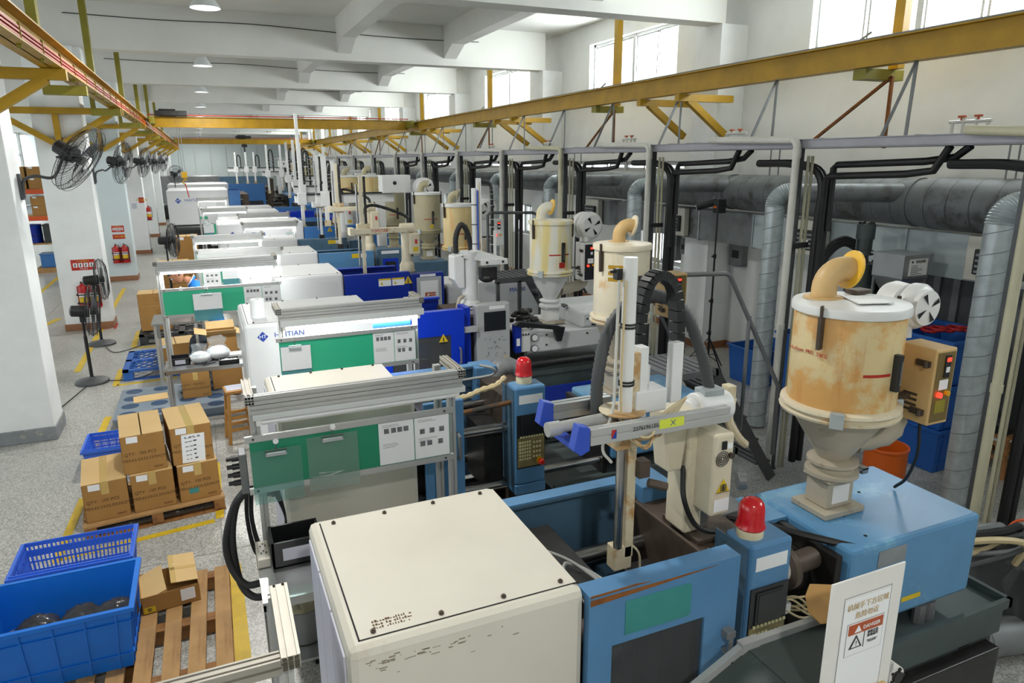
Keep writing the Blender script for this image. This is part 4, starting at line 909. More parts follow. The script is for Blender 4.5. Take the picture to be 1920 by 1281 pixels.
# mast, guides and tooling
mxm, mym = 1.385, 2.14
b = MB(); b.cyl((mxm, mym-.02, 2.12), (mxm, mym-.02, 2.76), .026, n=18); b.build('mast_tube', 'robot_white', r1, smooth=True)
b = MB(); b.cyl((mxm-.012, mym-.02, 1.60), (mxm-.012, mym-.02, 2.14), .018, n=14); b.build('mast_rod', 'chrome', r1, smooth=True)
b = MB(); b.box((mxm+.015, mym-.03, 1.55), (mxm+.055, mym+.0, 2.40)); b.build('mast_rail', 'robot_rust', r1, bev=.003)
b = MB(); b.box((mxm+.055, mym-.03, 2.14), (mxm+.09, mym+.02, 2.42)); b.build('rail_cover', 'robot_white', r1, bev=.003)
for z in (2.50, 2.28): b = MB(); b.cyl((mxm, mym-.02, z), (mxm, mym-.02, z+.007), .031, n=16); b.cyl((mxm, mym-.02, z+.012), (mxm, mym-.02, z+.019), .031, n=16); b.build('cable_tie', 'rubber', r1)
b = MB(); b.box((mxm-.055, mym-.02, 2.68), (mxm-.03, mym+.01, 2.72)); b.box((mxm-.075, mym-.01, 2.705), (mxm-.03, mym, 2.715)); b.build('flow_valve', 'black_plastic', r1, bev=.003)
hose(r1, [(mxm-.045, mym-.02, 2.68), (mxm-.05, mym-.02, 2.3), (mxm-.06, mym-.03, 2.2), (mxm-.10, mym-.03, 2.05), (mxm-.06, mym-.03, 1.98)], .006, 'pvc_white', 'air_tube', False)
hose(r1, [(mxm-.03, mym-.04, 2.68), (mxm-.035, mym-.04, 2.3), (mxm-.03, mym-.05, 2.1)], .005, 'cable_tan', 'air_tube', False)
b = MB(); b.box((mxm-.05, mym-.05, 2.03), (mxm+.06, mym+.05, 2.14)); b.cyl((mxm, mym, 2.17), (mxm, mym, 2.178), .09, n=20); b.build('slide_block', 'robot_rust', r1, bev=.006)
for i in range(6):
    hose(r1, [(mxm-.03+RN.uniform(-.02, .02), mym-.06, 2.13), (mxm+.02, mym-.1-.01*i, 2.09+RN.uniform(-.03, .05)), (mxm+.12, mym-.08, 2.08+.015*i), (mxm+.28, mym-.02, 2.19)], .0055, 'cable_tan' if i % 2 else 'robot_rust', 'wire', False, 5)
b = MB(); b.box((1.42, 2.10, 2.16), (1.56, 2.2, 2.25)); b.build('valve_cover', 'robot_white', r1, bev=.006)
b = MB(); b.box((1.585, 2.11, 2.18), (1.635, 2.15, 2.42)); b.build('chain_bracket', 'robot_white', r1, bev=.004)
b = MB(); b.box((1.455, 2.16, 2.25), (1.52, 2.20, 2.33)); b.build('chain_clip', 'robot_white', r1, bev=.004)
chain(r1, [(1.50, 2.22, 2.20), (1.495, 2.22, 2.45), (1.52, 2.22, 2.62), (1.585, 2.22, 2.67), (1.65, 2.21, 2.60), (1.665, 2.2, 2.40), (1.66, 2.2, 2.30)], .036, .06)
hose(r1, [(1.33, 2.24, 2.13), (1.335, 2.24, 2.30), (1.40, 2.26, 2.48), (1.55, 2.28, 2.58), (1.72, 2.26, 2.52), (1.82, 2.24, 2.33), (1.86, 2.22, 2.17)], .023, 'grey_rubber', 'corrugated_hose', True, 18)
b = MB(); b.box((1.80, 2.17, 2.15), (1.90, 2.24, 2.18)); b.build('hose_clamp', 'galv', r1, bev=.003)
hose(r1, [(1.735, 2.2, 1.85), (1.70, 2.14, 1.74), (1.75, 2.13, 1.62), (1.80, 2.11, 1.58), (1.86, 2.11, 1.56)], .011, 'rubber', 'control_cable', False)
b = MB(); b.box((mxm+.05, mym-.06, 1.90), (mxm+.10, mym-.01, 1.97)); b.cyl((mxm+.09, mym-.06, 1.88), (mxm+.16, mym-.09, 1.86), .018, n=12); b.build('rotate_unit', 'steel_brown', r1, bev=.003)
b = MB(); b.box((mxm-.03, mym-.03, 1.50), (mxm+.05, mym+.03, 1.60)); b.tube(spline([(mxm+.05, mym, 1.60), (mxm+.09, mym-.02, 1.55), (mxm+.1, mym-.02, 1.47)], 4), .006, 5); b.build('gripper', 'robot_rust', r1, bev=.003)

def picker(label, x, y, z0, zc, left, L, top, col='robot_white', hose_h=.35, beam2=False, cz=1.0, hosem='rubber'):
    """a swing arm robot: column on the platen, arm to one side, slim masts with their hose loop"""
    s = -1 if left else 1; t = thing('picker_robot', label, 'robot', (x, y, z0), group='picker robots on the machines')
    b = MB(); b.lathe([(.10, 0), (.11, .02), (.10, .05), (.10, .11), (.085, .13), (.075, .15)], (x, y, z0), 24); b.build('base_ring', col, t, smooth=True)
    b = MB(); b.lathe([(.075, .13), (.07, .2), (.068, zc-z0)], (x, y, z0), 20); b.build('column', col, t, smooth=True)
    b = MB(); b.box((x-s*.16, y-.13, z0+.28*(zc-z0)+.1), (x-s*.02, y+.06, zc-.02)); c = b.build('control_box', col, t, bev=.014)
    b = MB(); b.box((x-s*.12, y-.134, zc-.16), (x-s*.09, y-.13, zc-.10)); b.build('label', 'sign_red', c)
    b = MB(); b.box((x-s*.13, y-.134, z0+.28*(zc-z0)+.14), (x-s*.06, y-.13, z0+.28*(zc-z0)+.2)); b.build('label', 'sticker_yellow', c)
    b = MB(); b.cyl((x-s*.10, y-.02, zc+.045), (x+s*.08, y-.02, zc+.045), .07, n=20); b.build('motor_drum', col, t, smooth=True)
    b = MB(); b.bar((x, y-.07, zc+.03), (x+s*L, y-.07, zc+.03), .05, .07); b.bar((x, y+.06, zc+.03), (x+s*L, y+.06, zc+.03), .04, .06); b.build('arm_beam', col, t, bev=.006)
    b = MB(); b.box((x+s*L-.03, y-.10, zc-.02), (x+s*L+.03, y+.09, zc+.08)); b.build('end_plate', col, t, bev=.005)
    m = x+s*L*.80
    b = MB(); b.box((m-.02, y-.04, zc-.55), (m+.025, y-.005, top)); b.build('mast', col, t, bev=.004)
    b = MB(); b.cyl((m-.055, y-.02, zc-.45), (m-.055, y-.02, top-.12), .013, n=10); b.build('mast_rod', 'chrome', t, smooth=True)
    b = MB(); b.box((m+.04, y-.03, zc+.05), (m+.07, y+.0, top-.02)); b.build('mast_rail', 'steel_dark', t)
    b = MB(); b.box((m-.07, y-.06, zc-.03), (m+.09, y+.05, zc+.13)); b.build('slide_block', 'robot_rust', t, bev=.005)
    b = MB(); b.box((m-.05, y-.05, zc-.62), (m+.05, y+.03, zc-.54)); b.build('gripper', 'steel_dark', t, bev=.004)
    hose(t, [(m-s*.02, y+.05, zc+.10), (m-s*.04, y+.05, zc+hose_h*.8), (m-s*L*.25, y+.05, zc+hose_h), (x, y+.04, zc+hose_h*.6), (x-s*.05, y+.02, zc+.10)], .02, hosem, 'hose_loop', True, 8)
    return t
r3 = thing('picker_robot', 'white robot with arched black hose and stout column beside the royal blue machine', 'robot', (2.47, 6.9, 1.525), group='picker robots on the machines')
x, y = 2.50, 6.88
b = MB(); b.lathe([(.12, 0), (.13, .03), (.125, .08), (.11, .11), (.10, .13)], (x, y, 1.525), 28); b.build('base_ring', 'robot_white', r3, smooth=True)
b = MB(); b.lathe([(.085, 0), (.085, .5), (.10, .54), (.1, .56)], (x, y, 1.62), 24); b.build('column', 'robot_white', r3, smooth=True)
for z in (1.575, 1.61): b = MB(); b.tube(arc((x, y, z), .127, 0, 2*PI, (1, 0, 0), (0, 1, 0), 24)[:-1], .006, 5, closed=True); b.build('clamp_band', 'rubber', r3)
b = MB(); b.prism([(2.30, 2.14), (2.42, 2.17), (2.42, 1.80), (2.36, 1.80), (2.30, 1.90)], 'y', 6.80, 6.98); b.build('control_box', 'robot_white', r3, bev=.014)
b = MB(); b.prism([(2.36, 2.14), (2.55, 2.20), (2.86, 2.10), (2.86, 2.03), (2.45, 2.10)], 'y', 6.80, 6.88); b.build('arm', 'robot_white', r3, bev=.008)
b = MB(); b.box((2.60, 6.78, 2.03), (2.90, 6.84, 2.09)); b.build('arm_plate', 'robot_white', r3, bev=.005)
for xx in (2.66, 2.84): b = MB(); b.cyl((xx, 6.775, 2.06), (xx, 6.78, 2.06), .014, n=10); b.build('plate_bolt', 'steel_dark', r3)
b = MB(); b.box((2.62, 6.84, 1.86), (2.80, 6.95, 2.0)); b.ball((2.7, 6.88, 1.88), .07, 8, 6, (1.3, 1, .7)); b.build('gripper_unit', 'steel_dark', r3, bev=.008)
b = MB(); b.cyl((2.555, 6.86, 2.10), (2.555, 6.86, 2.82), .026, n=16); b.build('mast_tube', 'robot_white', r3, smooth=True)
b = MB(); b.box((2.585, 6.85, 2.10), (2.635, 6.88, 2.92)); b.build('mast', 'robot_white', r3, bev=.003)
b = MB(); b.box((2.605, 6.846, 2.12), (2.618, 6.85, 2.88)); b.build('mast_rail', 'robot_rust', r3)
for z in (2.25, 2.45, 2.65): b = MB(); b.cyl((2.555, 6.86, z), (2.555, 6.86, z+.008), .031, n=14); b.build('cable_tie', 'rubber', r3)
b = MB(); b.cyl((2.585, 6.83, 2.10), (2.585, 6.83, 2.80), .008, n=6); b.build('air_tube', 'plastic_blue', r3)
hose(r3, [(2.36, 6.9, 2.16), (2.365, 6.9, 2.33), (2.42, 6.9, 2.45), (2.48, 6.9, 2.40), (2.52, 6.9, 2.25), (2.53, 6.9, 2.12)], .026, 'rubber', 'hose_loop', True, 8)
chain(r3, [(2.77, 6.9, 2.05), (2.77, 6.9, 2.5), (2.765, 6.9, 2.80), (2.74, 6.9, 2.86), (2.70, 6.9, 2.87), (2.64, 6.9, 2.88)], .028, .03)
b = MB(); b.box((2.775, 6.88, 2.10), (2.81, 6.92, 2.38)); b.build('chain_bracket', 'robot_white', r3, bev=.004)
b = MB(); b.tube(spline([(2.40, 6.8, 1.72), (2.34, 6.76, 1.70), (2.31, 6.74, 1.62), (2.32, 6.75, 1.56)], 6), .02, 8); b.build('hose', 'cone_grey', r3, smooth=True)
r4 = picker('white robot arm with thin red lettering reaching over the navy gate', 2.50, 9.4, 1.60, 2.16, True, .74, 2.92, 'robot_cream', .36)
txt('TOPSTAR', (2.12, 9.303, 2.19), .055, 'sign_red', r4)
picker('cream robot with twin masts reaching left over the light blue gate', 2.52, 11.85, 1.60, 2.30, True, .62, 3.06, 'robot_cream', .34)
picker('white robot with black hose loop, third from the arched hose one', 2.5, 14.05, 1.60, 2.25, True, .55, 3.20, 'robot_white', .45)
def gantry(label, x, y, z, L, masts, zb=1.6, m='robot_white'):
    t = thing('beam_robot', label, 'robot', (x+L, y, zb), group='beam robots down the hall')
    b = MB(); b.box((x+L-.08, y-.08, zb), (x+L+.08, y+.08, z-.06)); b.build('pedestal', m, t, bev=.01)
    b = MB(); b.box((x, y-.06, z-.06), (x+L+.25, y+.06, z+.09)); b.build('beam', m, t, bev=.006)
    b = MB(); b.bar((x, y-.07, z+.11), (x+L+.25, y-.07, z+.11), .05, .03); b.build('beam_rail', 'steel_dark', t)
    b = MB(); b.box((x+L+.02, y-.16, z+.1), (x+L+.55, y+.16, z+.42)); b.build('control_box', m, t, bev=.012)
    b = MB(); b.cyl((x+L+.25, y-.165, z+.28), (x+L+.25, y-.16, z+.28), .035, n=12); b.build('knob', 'steel_dark', t)
    for dx, h, dn, loop in masts:
        b = MB(); b.box((x+dx-.035, y-.16, z-dn), (x+dx+.035, y-.10, z+h)); b.build('mast', m, t, bev=.004)
        b = MB(); b.box((x+dx-.09, y-.17, z-.10), (x+dx+.10, y-.06, z+.16)); b.build('carriage', m, t, bev=.008)
        b = MB(); b.box((x+dx-.05, y-.17, z-dn-.1), (x+dx+.05, y-.09, z-dn)); b.build('gripper', 'robot_rust', t)
        if loop: chain(t, [(x+dx+.07, y-.13, z+.1), (x+dx+.07, y-.13, z+h*.6), (x+dx+.10, y-.13, z+h*.8), (x+dx+.17, y-.13, z+h*.82), (x+dx+.22, y-.13, z+h*.65), (x+dx+.22, y-.13, z+.12)], .05, .05)
    return t
gantry('tall white beam robot whose thick mast rises over the bright blue gates', 1.9, 16.6, 2.25, 1.5, [(.14, 1.85, .55, False), (.62, 1.0, .2, True)], 1.6)
gantry('white beam robot with two masts and a hose loop on the grey blue gate machine', 1.85, 13.0, 2.42, 1.15, [(.16, .75, .35, True), (.30, .68, .30, False)], 1.55)
gantry('white beam robot with paired masts, second behind the thick mast', 2.2, 19.3, 2.35, 1.6, [(.2, 1.2, .4, True), (.8, 1.1, .3, False)])
gantry('white beam robot with dark chain loop, third behind the thick mast', 2.5, 22.3, 2.4, 1.6, [(.1, 1.3, .4, True), (.7, 1.0, .3, False)])
gantry('white beam robot with slim masts, fourth behind the thick mast', 2.6, 25.0, 2.5, 1.7, [(.1, 1.2, .5, True), (.5, 1.2, .3, True)])
gantry('white beam robot beside the big far machine with three slim masts', 2.2, 29.0, 2.6, 1.9, [(.2, 1.1, .6, True), (.7, 1.1, .5, False), (1.2, 1.1, .5, True)])
gantry('long white beam robot before the end wall with three masts and hose loops', 1.2, 35.2, 2.7, 2.2, [(.35, .8, .5, True), (.8, .8, .5, False), (1.15, .8, .5, True)])
b = None

# ================================================================== LAMP STANDS WITH WORK BOARDS
def prof(b, p, q, w=.04, h=.04, nx=1, ny=1): return b.sweep(slot(w, h, nx, ny), p, q)
def sheets(par, x0, x1, z0, z1, y, rows, heads=True):
    """an instruction sheet with its small pictures and lines of print"""
    b = MB(); b.box((x0, y-.002, z0), (x1, y, z1)); s = b.build('instruction_sheet', 'paper', par)
    w, h = x1-x0, z1-z0
    for r, (zz, cols, m) in enumerate(rows):
        for c in cols:
            b = MB(); b.box((x0+c*w-.07*w, y-.003, z0+zz*h-.06*h), (x0+c*w+.07*w, y-.002, z0+zz*h+.06*h)); b.build('picture', m if c < .7 else 'photo_grey', s)
    k = MB()
    for i in range(5 if heads else 0):
        zz = z1-.07*h-.035*h*i if i < 2 else z0+.48*h-.04*h*(i-2)
        k.box((x0+.1*w, y-.0028, zz), (x0+w*(.4+.3*RN.random()), y-.002, zz+.006*h))
    if heads: k.build('print', 'ink', s, stuff=True)
    return s
def clipboard(label, x0, x1, z0, z1, y, sheet='blue_sheet', paper=True):
    t = thing('clipboard', label, 'clipboard', ((x0+x1)/2, y, z0), group='clipboards hung on the boards')
    b = MB(); b.box((x0, y-.003, z0), (x1, y, z1)); b.build('backing', sheet, t)
    xc = (x0+x1)/2; w = x1-x0
    if paper: b = MB(); b.box((x0+.01*w, y-.007, z0+.40*(z1-z0)), (x1+.02*w, y-.004, z1-.02*(z1-z0)), Matrix.Identity(4)); b.build('paper_sheet', 'paper', t)
    b = MB(); b.box((xc-.21*w, y-.016, z1-.035), (xc+.21*w, y-.004, z1-.012)); b.build('clip', 'galv', t, bev=.004)
    b = MB(); b.tube([(xc-.19*w, y-.016, z1-.02), (xc-.21*w, y-.02, z1+.004), (xc+.21*w, y-.02, z1+.004), (xc+.19*w, y-.016, z1-.02)], .0025, 5); b.build('clip_wire', 'chrome', t)
    b = MB(); b.cyl((xc, y-.012, z1), (xc, y-.012, z1+.045), .003, n=6); b.build('hook', 'chrome', t)
    return t
def lstand(label, x0, x1, y, z, dep=.30, board=None, lit=True, m='aluminium', bd=.05, zfoot=0, zl=0, battens=True, end='alu_hole', mint=True):
    t = thing('lamp_stand', label, 'stand', ((x0+x1)/2, y, zfoot), group='lamp stands with work boards')
    b = MB(); prof(b, (x0, y, z), (x1, y, z), .045, .045, 1, 1); b.build('front_rail', m, t)
    b = MB(); prof(b, (x0+.02, y-.005, z-.048), (x1-.02, y-.005, z-.048), .04, .045, 1, 1); b.build('front_rail', m, t)
    for x in (x0+.022, x1-.022):
        b = MB(); prof(b, (x, y-.02, z), (x, y+dep, z), .045, .045, 2, 1); b.build('side_rail', 'alu_worn' if m == 'aluminium' else m, t)
        b = MB()
        for i in range(3):
            for j in range(3): b.box((x-.020+.0145*i, y-.0225, z-.020+.0145*j), (x-.009+.0145*i, y-.019, z-.009+.0145*j))
        b.build('end_slots', end, t, stuff=True)
        b = MB(); prof(b, (x+(.018 if x < (x0+x1)/2 else -.05), y+.035, zl if x < (x0+x1)/2 else zfoot), (x+(.018 if x < (x0+x1)/2 else -.05), y+.035, z-.022), .04, .04); b.build('post', m, t)
        b = MB(); prof(b, (x+(.03 if x < (x0+x1)/2 else -.05), y+dep-.025, zl if x < (x0+x1)/2 else zfoot), (x+(.03 if x < (x0+x1)/2 else -.05), y+dep-.025, z-.022), .04, .04); b.build('rear_post', m, t)
    if battens:
        b = MB(); b.prism([(y-.030, z-.072), (y+.02, z-.072), (y+.015, z-.072-bd*.8), (y-.025, z-.072-bd)], 'x', x0+.03, x1-.005); bt = b.build('lamp_batten', 'white_lamp', t)
        b = MB(); b.cyl((x0+.07, y-.012, z-.088-bd), (x1-.06, y-.012, z-.088-bd), .013, n=12); b.build('lamp_tube', 'tube_glow' if lit else 'tube_off', t, smooth=True)
        for x in (x0+.055, x1-.05): b = MB(); b.box((x-.012, y-.022, z-.103-bd), (x+.012, y-.002, z-.06-bd)); b.build('lamp_holder', 'paper_worn', t)
        if lit:
            l = area('lamp_tube_light', ((x0+x1)/2, y+.002, z-.106-bd), (0, 0, 0), x1-x0-.15, .05, lit if lit is not True else 14)
            l.rotation_euler = (math.radians(28), 0, 0)
    if board:
        bx0, bx1, bz0, bz1, split = board
        yb = y-.012
        for zz, nm in ((bz1, 'board_rail'), (bz0, 'board_rail')):
            b = MB(); b.box((bx0-.01, yb-.012, zz-.016), (bx1+.02, yb+.006, zz+.016)); rl = b.build(nm, m, t)
            for x in (bx0+.03, bx1-.03): b = MB(); b.cyl((x, yb-.0145, zz), (x, yb-.012, zz), .006, n=8); b.build('screw', 'steel_dark', rl)
        b = MB(); b.box((bx0+.01, yb-.004, bz0+.016), (bx1, yb, bz1-.016)); b.build('board', 'board_mint' if mint else 'board_green', t)
        if split:
            b = MB(); b.box((split-.12*(bx1-bx0), yb-.0055, bz0+.016), (split+.01, yb-.004, bz1-.016)); b.build('board_strip', 'board_mint' if mint else 'board_green', t)
            g = (bx1-.004-split)/2
            sheets(t, split, split+g-.005, bz0+.02, bz1-.02, yb-.005, [(.80, (.22, .42, .60, .78), 'photo_grey')])
            sheets(t, split+g, bx1-.004, bz0+.02, bz1-.02, yb-.005, [(.66, (.22, .5, .78), 'photo_grey'), (.36, (.22, .42, .74), 'photo_grey')])
    return t
s2 = lstand('unlit lamp stand with dark green work board before the second cream cover', .085, 1.235, 3.52, 1.955, .31, (.075, 1.135, 1.475, 1.755, .735), False, 'aluminium', mint=False, bd=.032)
clipboard('empty clear sheet with a steel clip, leftmost on the dark green board', .085, .33, 1.40, 1.69, 3.495, 'pale_sheet', False)
clipboard('cracked clear sheet with a steel clip on the dark green board', .36, .62, 1.42, 1.72, 3.495, 'clear_sheet', False)
for x, z, lb in ((.21, 1.735, 'small white stick-on hook above the empty clear sheet'), (.495, 1.765, 'small white stick-on hook above the cracked clear sheet')): b = MB(); b.cyl((x, 3.478, z), (x, 3.495, z), .014, n=10); tag(b.build('hook_knob', 'paper', smooth=True), lb, 'hook', 'hooks on the dark green board')
b = MB()
for i in range(9):
    x = .47+RN.uniform(-.03, .03); z = 1.50+RN.uniform(-.01, .012); a = RN.uniform(-.5, .5); L = RN.uniform(.03, .10)*(1 if i % 2 else -1)
    b.bar((x, 3.4915, z), (x+L, 3.4915, z+L*a*.6), .001, .0009)
tag(b.build('crack', 'paper'), 'white crack lines across the clear sheet on the dark green board', 'crack'); bpy.data.objects['crack']['kind'] = 'stuff'
s3 = lstand('lit lamp stand with mint board before the royal blue gate machine', .425, 1.615, 5.60, 1.965, .30, (.42, 1.53, 1.44, 1.74, 1.17), 13)
b = MB(); b.box((1.18, 5.606, 1.745), (1.50, 5.612, 1.86)); b.build('blue_patch', 'blue_royal', s3)
clipboard('clipboard with white paper and blue sheet before the royal blue gate machine', .435, .66, 1.36, 1.69, 5.575)
s4 = lstand('long lit lamp stand with mint board around the steel work table', -.58, .735, 8.62, 2.005, .35, (-.53, .735, 1.405, 1.705, .33), 17, bd=.02, zl=.801)
clipboard('clipboard with white paper over a blue sheet, on the board above the steel table', -.22, .08, 1.33, 1.65, 8.595)
for i, (x, lb) in enumerate(((-.33, 'white star shaped knob on the board rail above the steel table, left one'), (-.07, 'white star shaped knob on the board rail above the clipboard paper'))):
    b = MB(); b.prism([((x+.03*(1 if k % 2 == 0 else .5)*math.sin(k*PI/5)), 1.715+.03*(1 if k % 2 == 0 else .5)*math.cos(k*PI/5)) for k in range(10)], 'y', 8.575, 8.59); tag(b.build('star_knob', 'paper'), lb, 'knob')
s5 = lstand('lit lamp stand just behind the long one around the steel table', -.17, .965, 10.25, 1.92, .12, (-.12, .55, 1.48, 1.71, None), 8, bd=.02)
t = s5
sheets(t, -.10, .12, 1.46, 1.68, 10.225, [(.66, (.25, .5, .75), 'photo_grey'), (.30, (.25, .5, .75), 'photo_grey')])
clipboard('clipboard with blank white paper beside the seated worker', .14, .36, 1.45, 1.69, 10.215)
s6 = lstand('lit lamp stand, third one behind the steel table', -.24, .89, 12.46, 1.918, .35, (-.2, .85, 1.45, 1.7, None), 6, bd=.02)
s7 = lstand('lit lamp stand before the machine with the blue logo', .64, 1.72, 14.75, 1.915, .35, None, 9, bd=.02)
b = MB(); b.box((1.46, 14.73, 1.55), (1.62, 14.735, 1.72)); b.build('picture_sheet', 'clear_sheet', s7)
s8 = lstand('lit lamp stand behind the machine with the blue logo, nearer one', .69, 1.88, 17.6, 1.90, .35, None, 6, bd=.02)
s9 = lstand('lit lamp stand behind the machine with the blue logo, farther one', -.08, 1.1, 20.4, 1.88, .5, (-.06, .5, 1.20, 1.50, None), 6, bd=.02)
clipboard('clipboard with paper on the small far green board', -.05, .2, 1.1, 1.5, 20.37)
s10 = lstand('lit lamp stand beside the big far machine with green board', -.18, .78, 25.4, 1.935, .35, (-.14, .45, 1.25, 1.62, None), 10, bd=.02)
sheets(s10, -.13, .40, 1.35, 1.82, 25.37, [], False)
# stand of the nearest machine: its rails seen end-on at the lower left
t = thing('lamp_stand', 'scuffed aluminium frame over the steel side table at the lower left', 'stand', (-.1, 1.9, 0), group='lamp stands with work boards')
b = MB(); prof(b, (.088, 1.70, 1.80), (.088, 2.0, 1.835), .05, .045, 2, 1); b.build('side_rail', 'alu_worn', t)
for yy, zz in ((2.001, 1.835), (1.698, 1.80)):
    b = MB()
    for i in range(3):
        for j in range(3): b.box((.066+.0155*i, yy-.001, zz-.020+.0145*j), (.078+.0155*i, yy+.001, zz-.009+.0145*j))
    b.build('end_slots', 'alu_hole', t, stuff=True)
b = MB(); prof(b, (.062, 1.725, 1.79), (-.55, 1.725, 1.79), .045, .045, 2, 1); b.build('front_rail', 'alu_worn', t)
for x in (.075, -.52): b = MB(); prof(b, (x, 1.76, 0), (x, 1.76, 1.775), .04, .04); b.build('post', 'aluminium', t)
b = MB(); prof(b, (.075, 2.01, 0), (.075, 2.01, 1.82), .04, .04); b.build('post', 'aluminium', t)
b = MB(); b.box((.07, 1.8, 1.35), (.075, 1.98, 1.62)); b.build('hung_paper', 'lilac_panel', t)
# ------------------------------------------------------------------ steel tables
def table(label, x0, x1, y0, y1, z, shelf=None, feet=False):
    t = thing('steel_table', label, 'table', ((x0+x1)/2, (y0+y1)/2, 0), group='steel work tables')
    b = MB(); b.box((x0, y0, z-.012), (x1, y1, z)); b.box((x0, y0, z-.045), (x1, y0+.012, z-.012)); b.box((x0, y0, z-.045), (x0+.012, y1, z-.012)); b.build('table_top', 'stainless', t)
    for x in (x0+.03, x1-.03):
        for y in (y0+.03, y1-.03):
            b = MB(); prof(b, (x, y, .0), (x, y, z-.012), .04, .04); b.build('leg', 'aluminium', t)
    b = MB(); prof(b, (x0+.03, y0+.03, .16), (x1-.03, y0+.03, .16), .04, .04); b.build('stretcher', 'aluminium', t)
    return t
table('steel work table under the long lit lamp stand', -.60, .32, 8.50, 8.985, .80)
table('small steel side table left of the nearest cream cover', .06, .42, 3.0, 3.50, 1.15)
def tray(label, x0, x1, y0, y1, z0, z1, m='black_plastic', fill=None, paper=None, wall=.012):
    t = thing('parts_tray', label, 'tray', ((x0+x1)/2, (y0+y1)/2, z0))
    b = MB(); b.box((x0, y0, z0), (x1, y1, z0+.006))
    for a, c in (((x0, y0, z0), (x1, y0+wall, z1)), ((x0, y1-wall, z0), (x1, y1, z1)), ((x0, y0, z0), (x0+wall, y1, z1)), ((x1-wall, y0, z0), (x1, y1, z1))): b.box(a, c)
    b.build('tray_body', m, t)
    if paper: b = MB(); b.box((paper[0], y0-.002, paper[2]), (paper[1], y0, paper[3])); b.build('paper_label', 'lilac_panel', t)
    if fill:
        b = MB()
        for i in range(40): b.ball((RN.uniform(x0+.03, x1-.03), RN.uniform(y0+.03, y1-.03), z0+.015+RN.random()*.02), .018, 6, 4, (1.4, .8, .6))
        o = b.build('moulded_parts', fill, t, stuff=True)
    return t
b = MB(); b.box((.07, 3.02, .77), (.41, 3.48, .785)); tb_ = bpy.data.objects['steel_table.001']; b.build('low_shelf', 'stainless', tb_)
tray('black parts bin with blank white label on the small side table', .13, .37, 3.27, 3.46, 1.151, 1.285, paper=(.18, .31, 1.185, 1.25))
t = thing('socket_strip', 'cream power socket block at the back corner of the small side table', 'socket', (.1, 3.4, 1.15))
b = MB(); b.box((.062, 3.30, 1.151), (.122, 3.49, 1.20)); b.build('socket_body', 'cream_old', t, bev=.005)
b = MB()
for i in range(2):
    for dx, dy in ((-.012, 0), (.012, 0), (0, .02)): b.box((.095+dx-.003, 3.36+.07*i+dy-.006, 1.2005), (.095+dx+.003, 3.36+.07*i+dy+.006, 1.202))
b.build('socket_holes', 'black_void', t, stuff=True)
t = thing('parts_drum', 'round grey tub on the shelf under the small side table', 'tub', (.25, 3.22, .79))
b = MB(); b.lathe([(0, .02), (.11, .02), (.125, .18), (.135, .18), (.13, .08), (.12, 0), (0, 0)], (.25, 3.24, .79), 28); b.build('tub_body', 'steel_grey', t, smooth=True)
b = MB(); b.lathe([(0, 0), (.12, 0), (.10, .03), (0, .04)], (.25, 3.24, .90), 20); b.build('content', 'hopper_olive', t, smooth=True)
# hoses and connector at the left of the second machine
t = thing('plug_connector', 'black multi plug connector with thick hoses left of the dark green board', 'connector', (.0, 3.6, 1.45))
b = MB(); b.box((.03, 3.56, 1.44), (.068, 3.66, 1.66)); b.build('connector_body', 'steel_grey', t, bev=.005)
for i in range(4): b = MB(); z = 1.63-.045*i; b.cyl((.03, 3.6, z), (-.005, 3.6, z), .017, n=10); b.cyl((-.005, 3.6, z), (-.03, 3.6, z), .012, n=10); b.build('plug', 'black_plastic', t)
for i, (dx, zl) in enumerate(((0, .98), (.03, .90))):
    b = MB(); b.tube(spline([(.05, 3.6-.02*i, 1.45), (-.02-.02*i+dx, 3.6, 1.36), (-.075+dx, 3.58, 1.18), (-.06+dx, 3.55, zl+.06), (.0+dx, 3.5, zl-.02), (.10+dx, 3.46, zl+.0)], 8), .019, 10); b.build('thick_hose', 'rubber', t, smooth=True)
t = thing('cable_bundle', 'loop of thin black cables hanging below the dark green board', 'cables', (.15, 3.75, .9))
for i in range(6):
    b = MB(); o = RN.uniform(-.02, .02)
    b.tube(spline([(.07+o, 3.74, 1.40), (.055+o, 3.72, 1.22), (.08+o, 3.70, 1.04+o), (.14, 3.70, .98+o), (.21, 3.72, 1.04+o), (.24, 3.76, 1.16), (.20+o, 3.78, 1.36)], 6), .006, 6); b.build('cable', 'rubber', t, smooth=True)

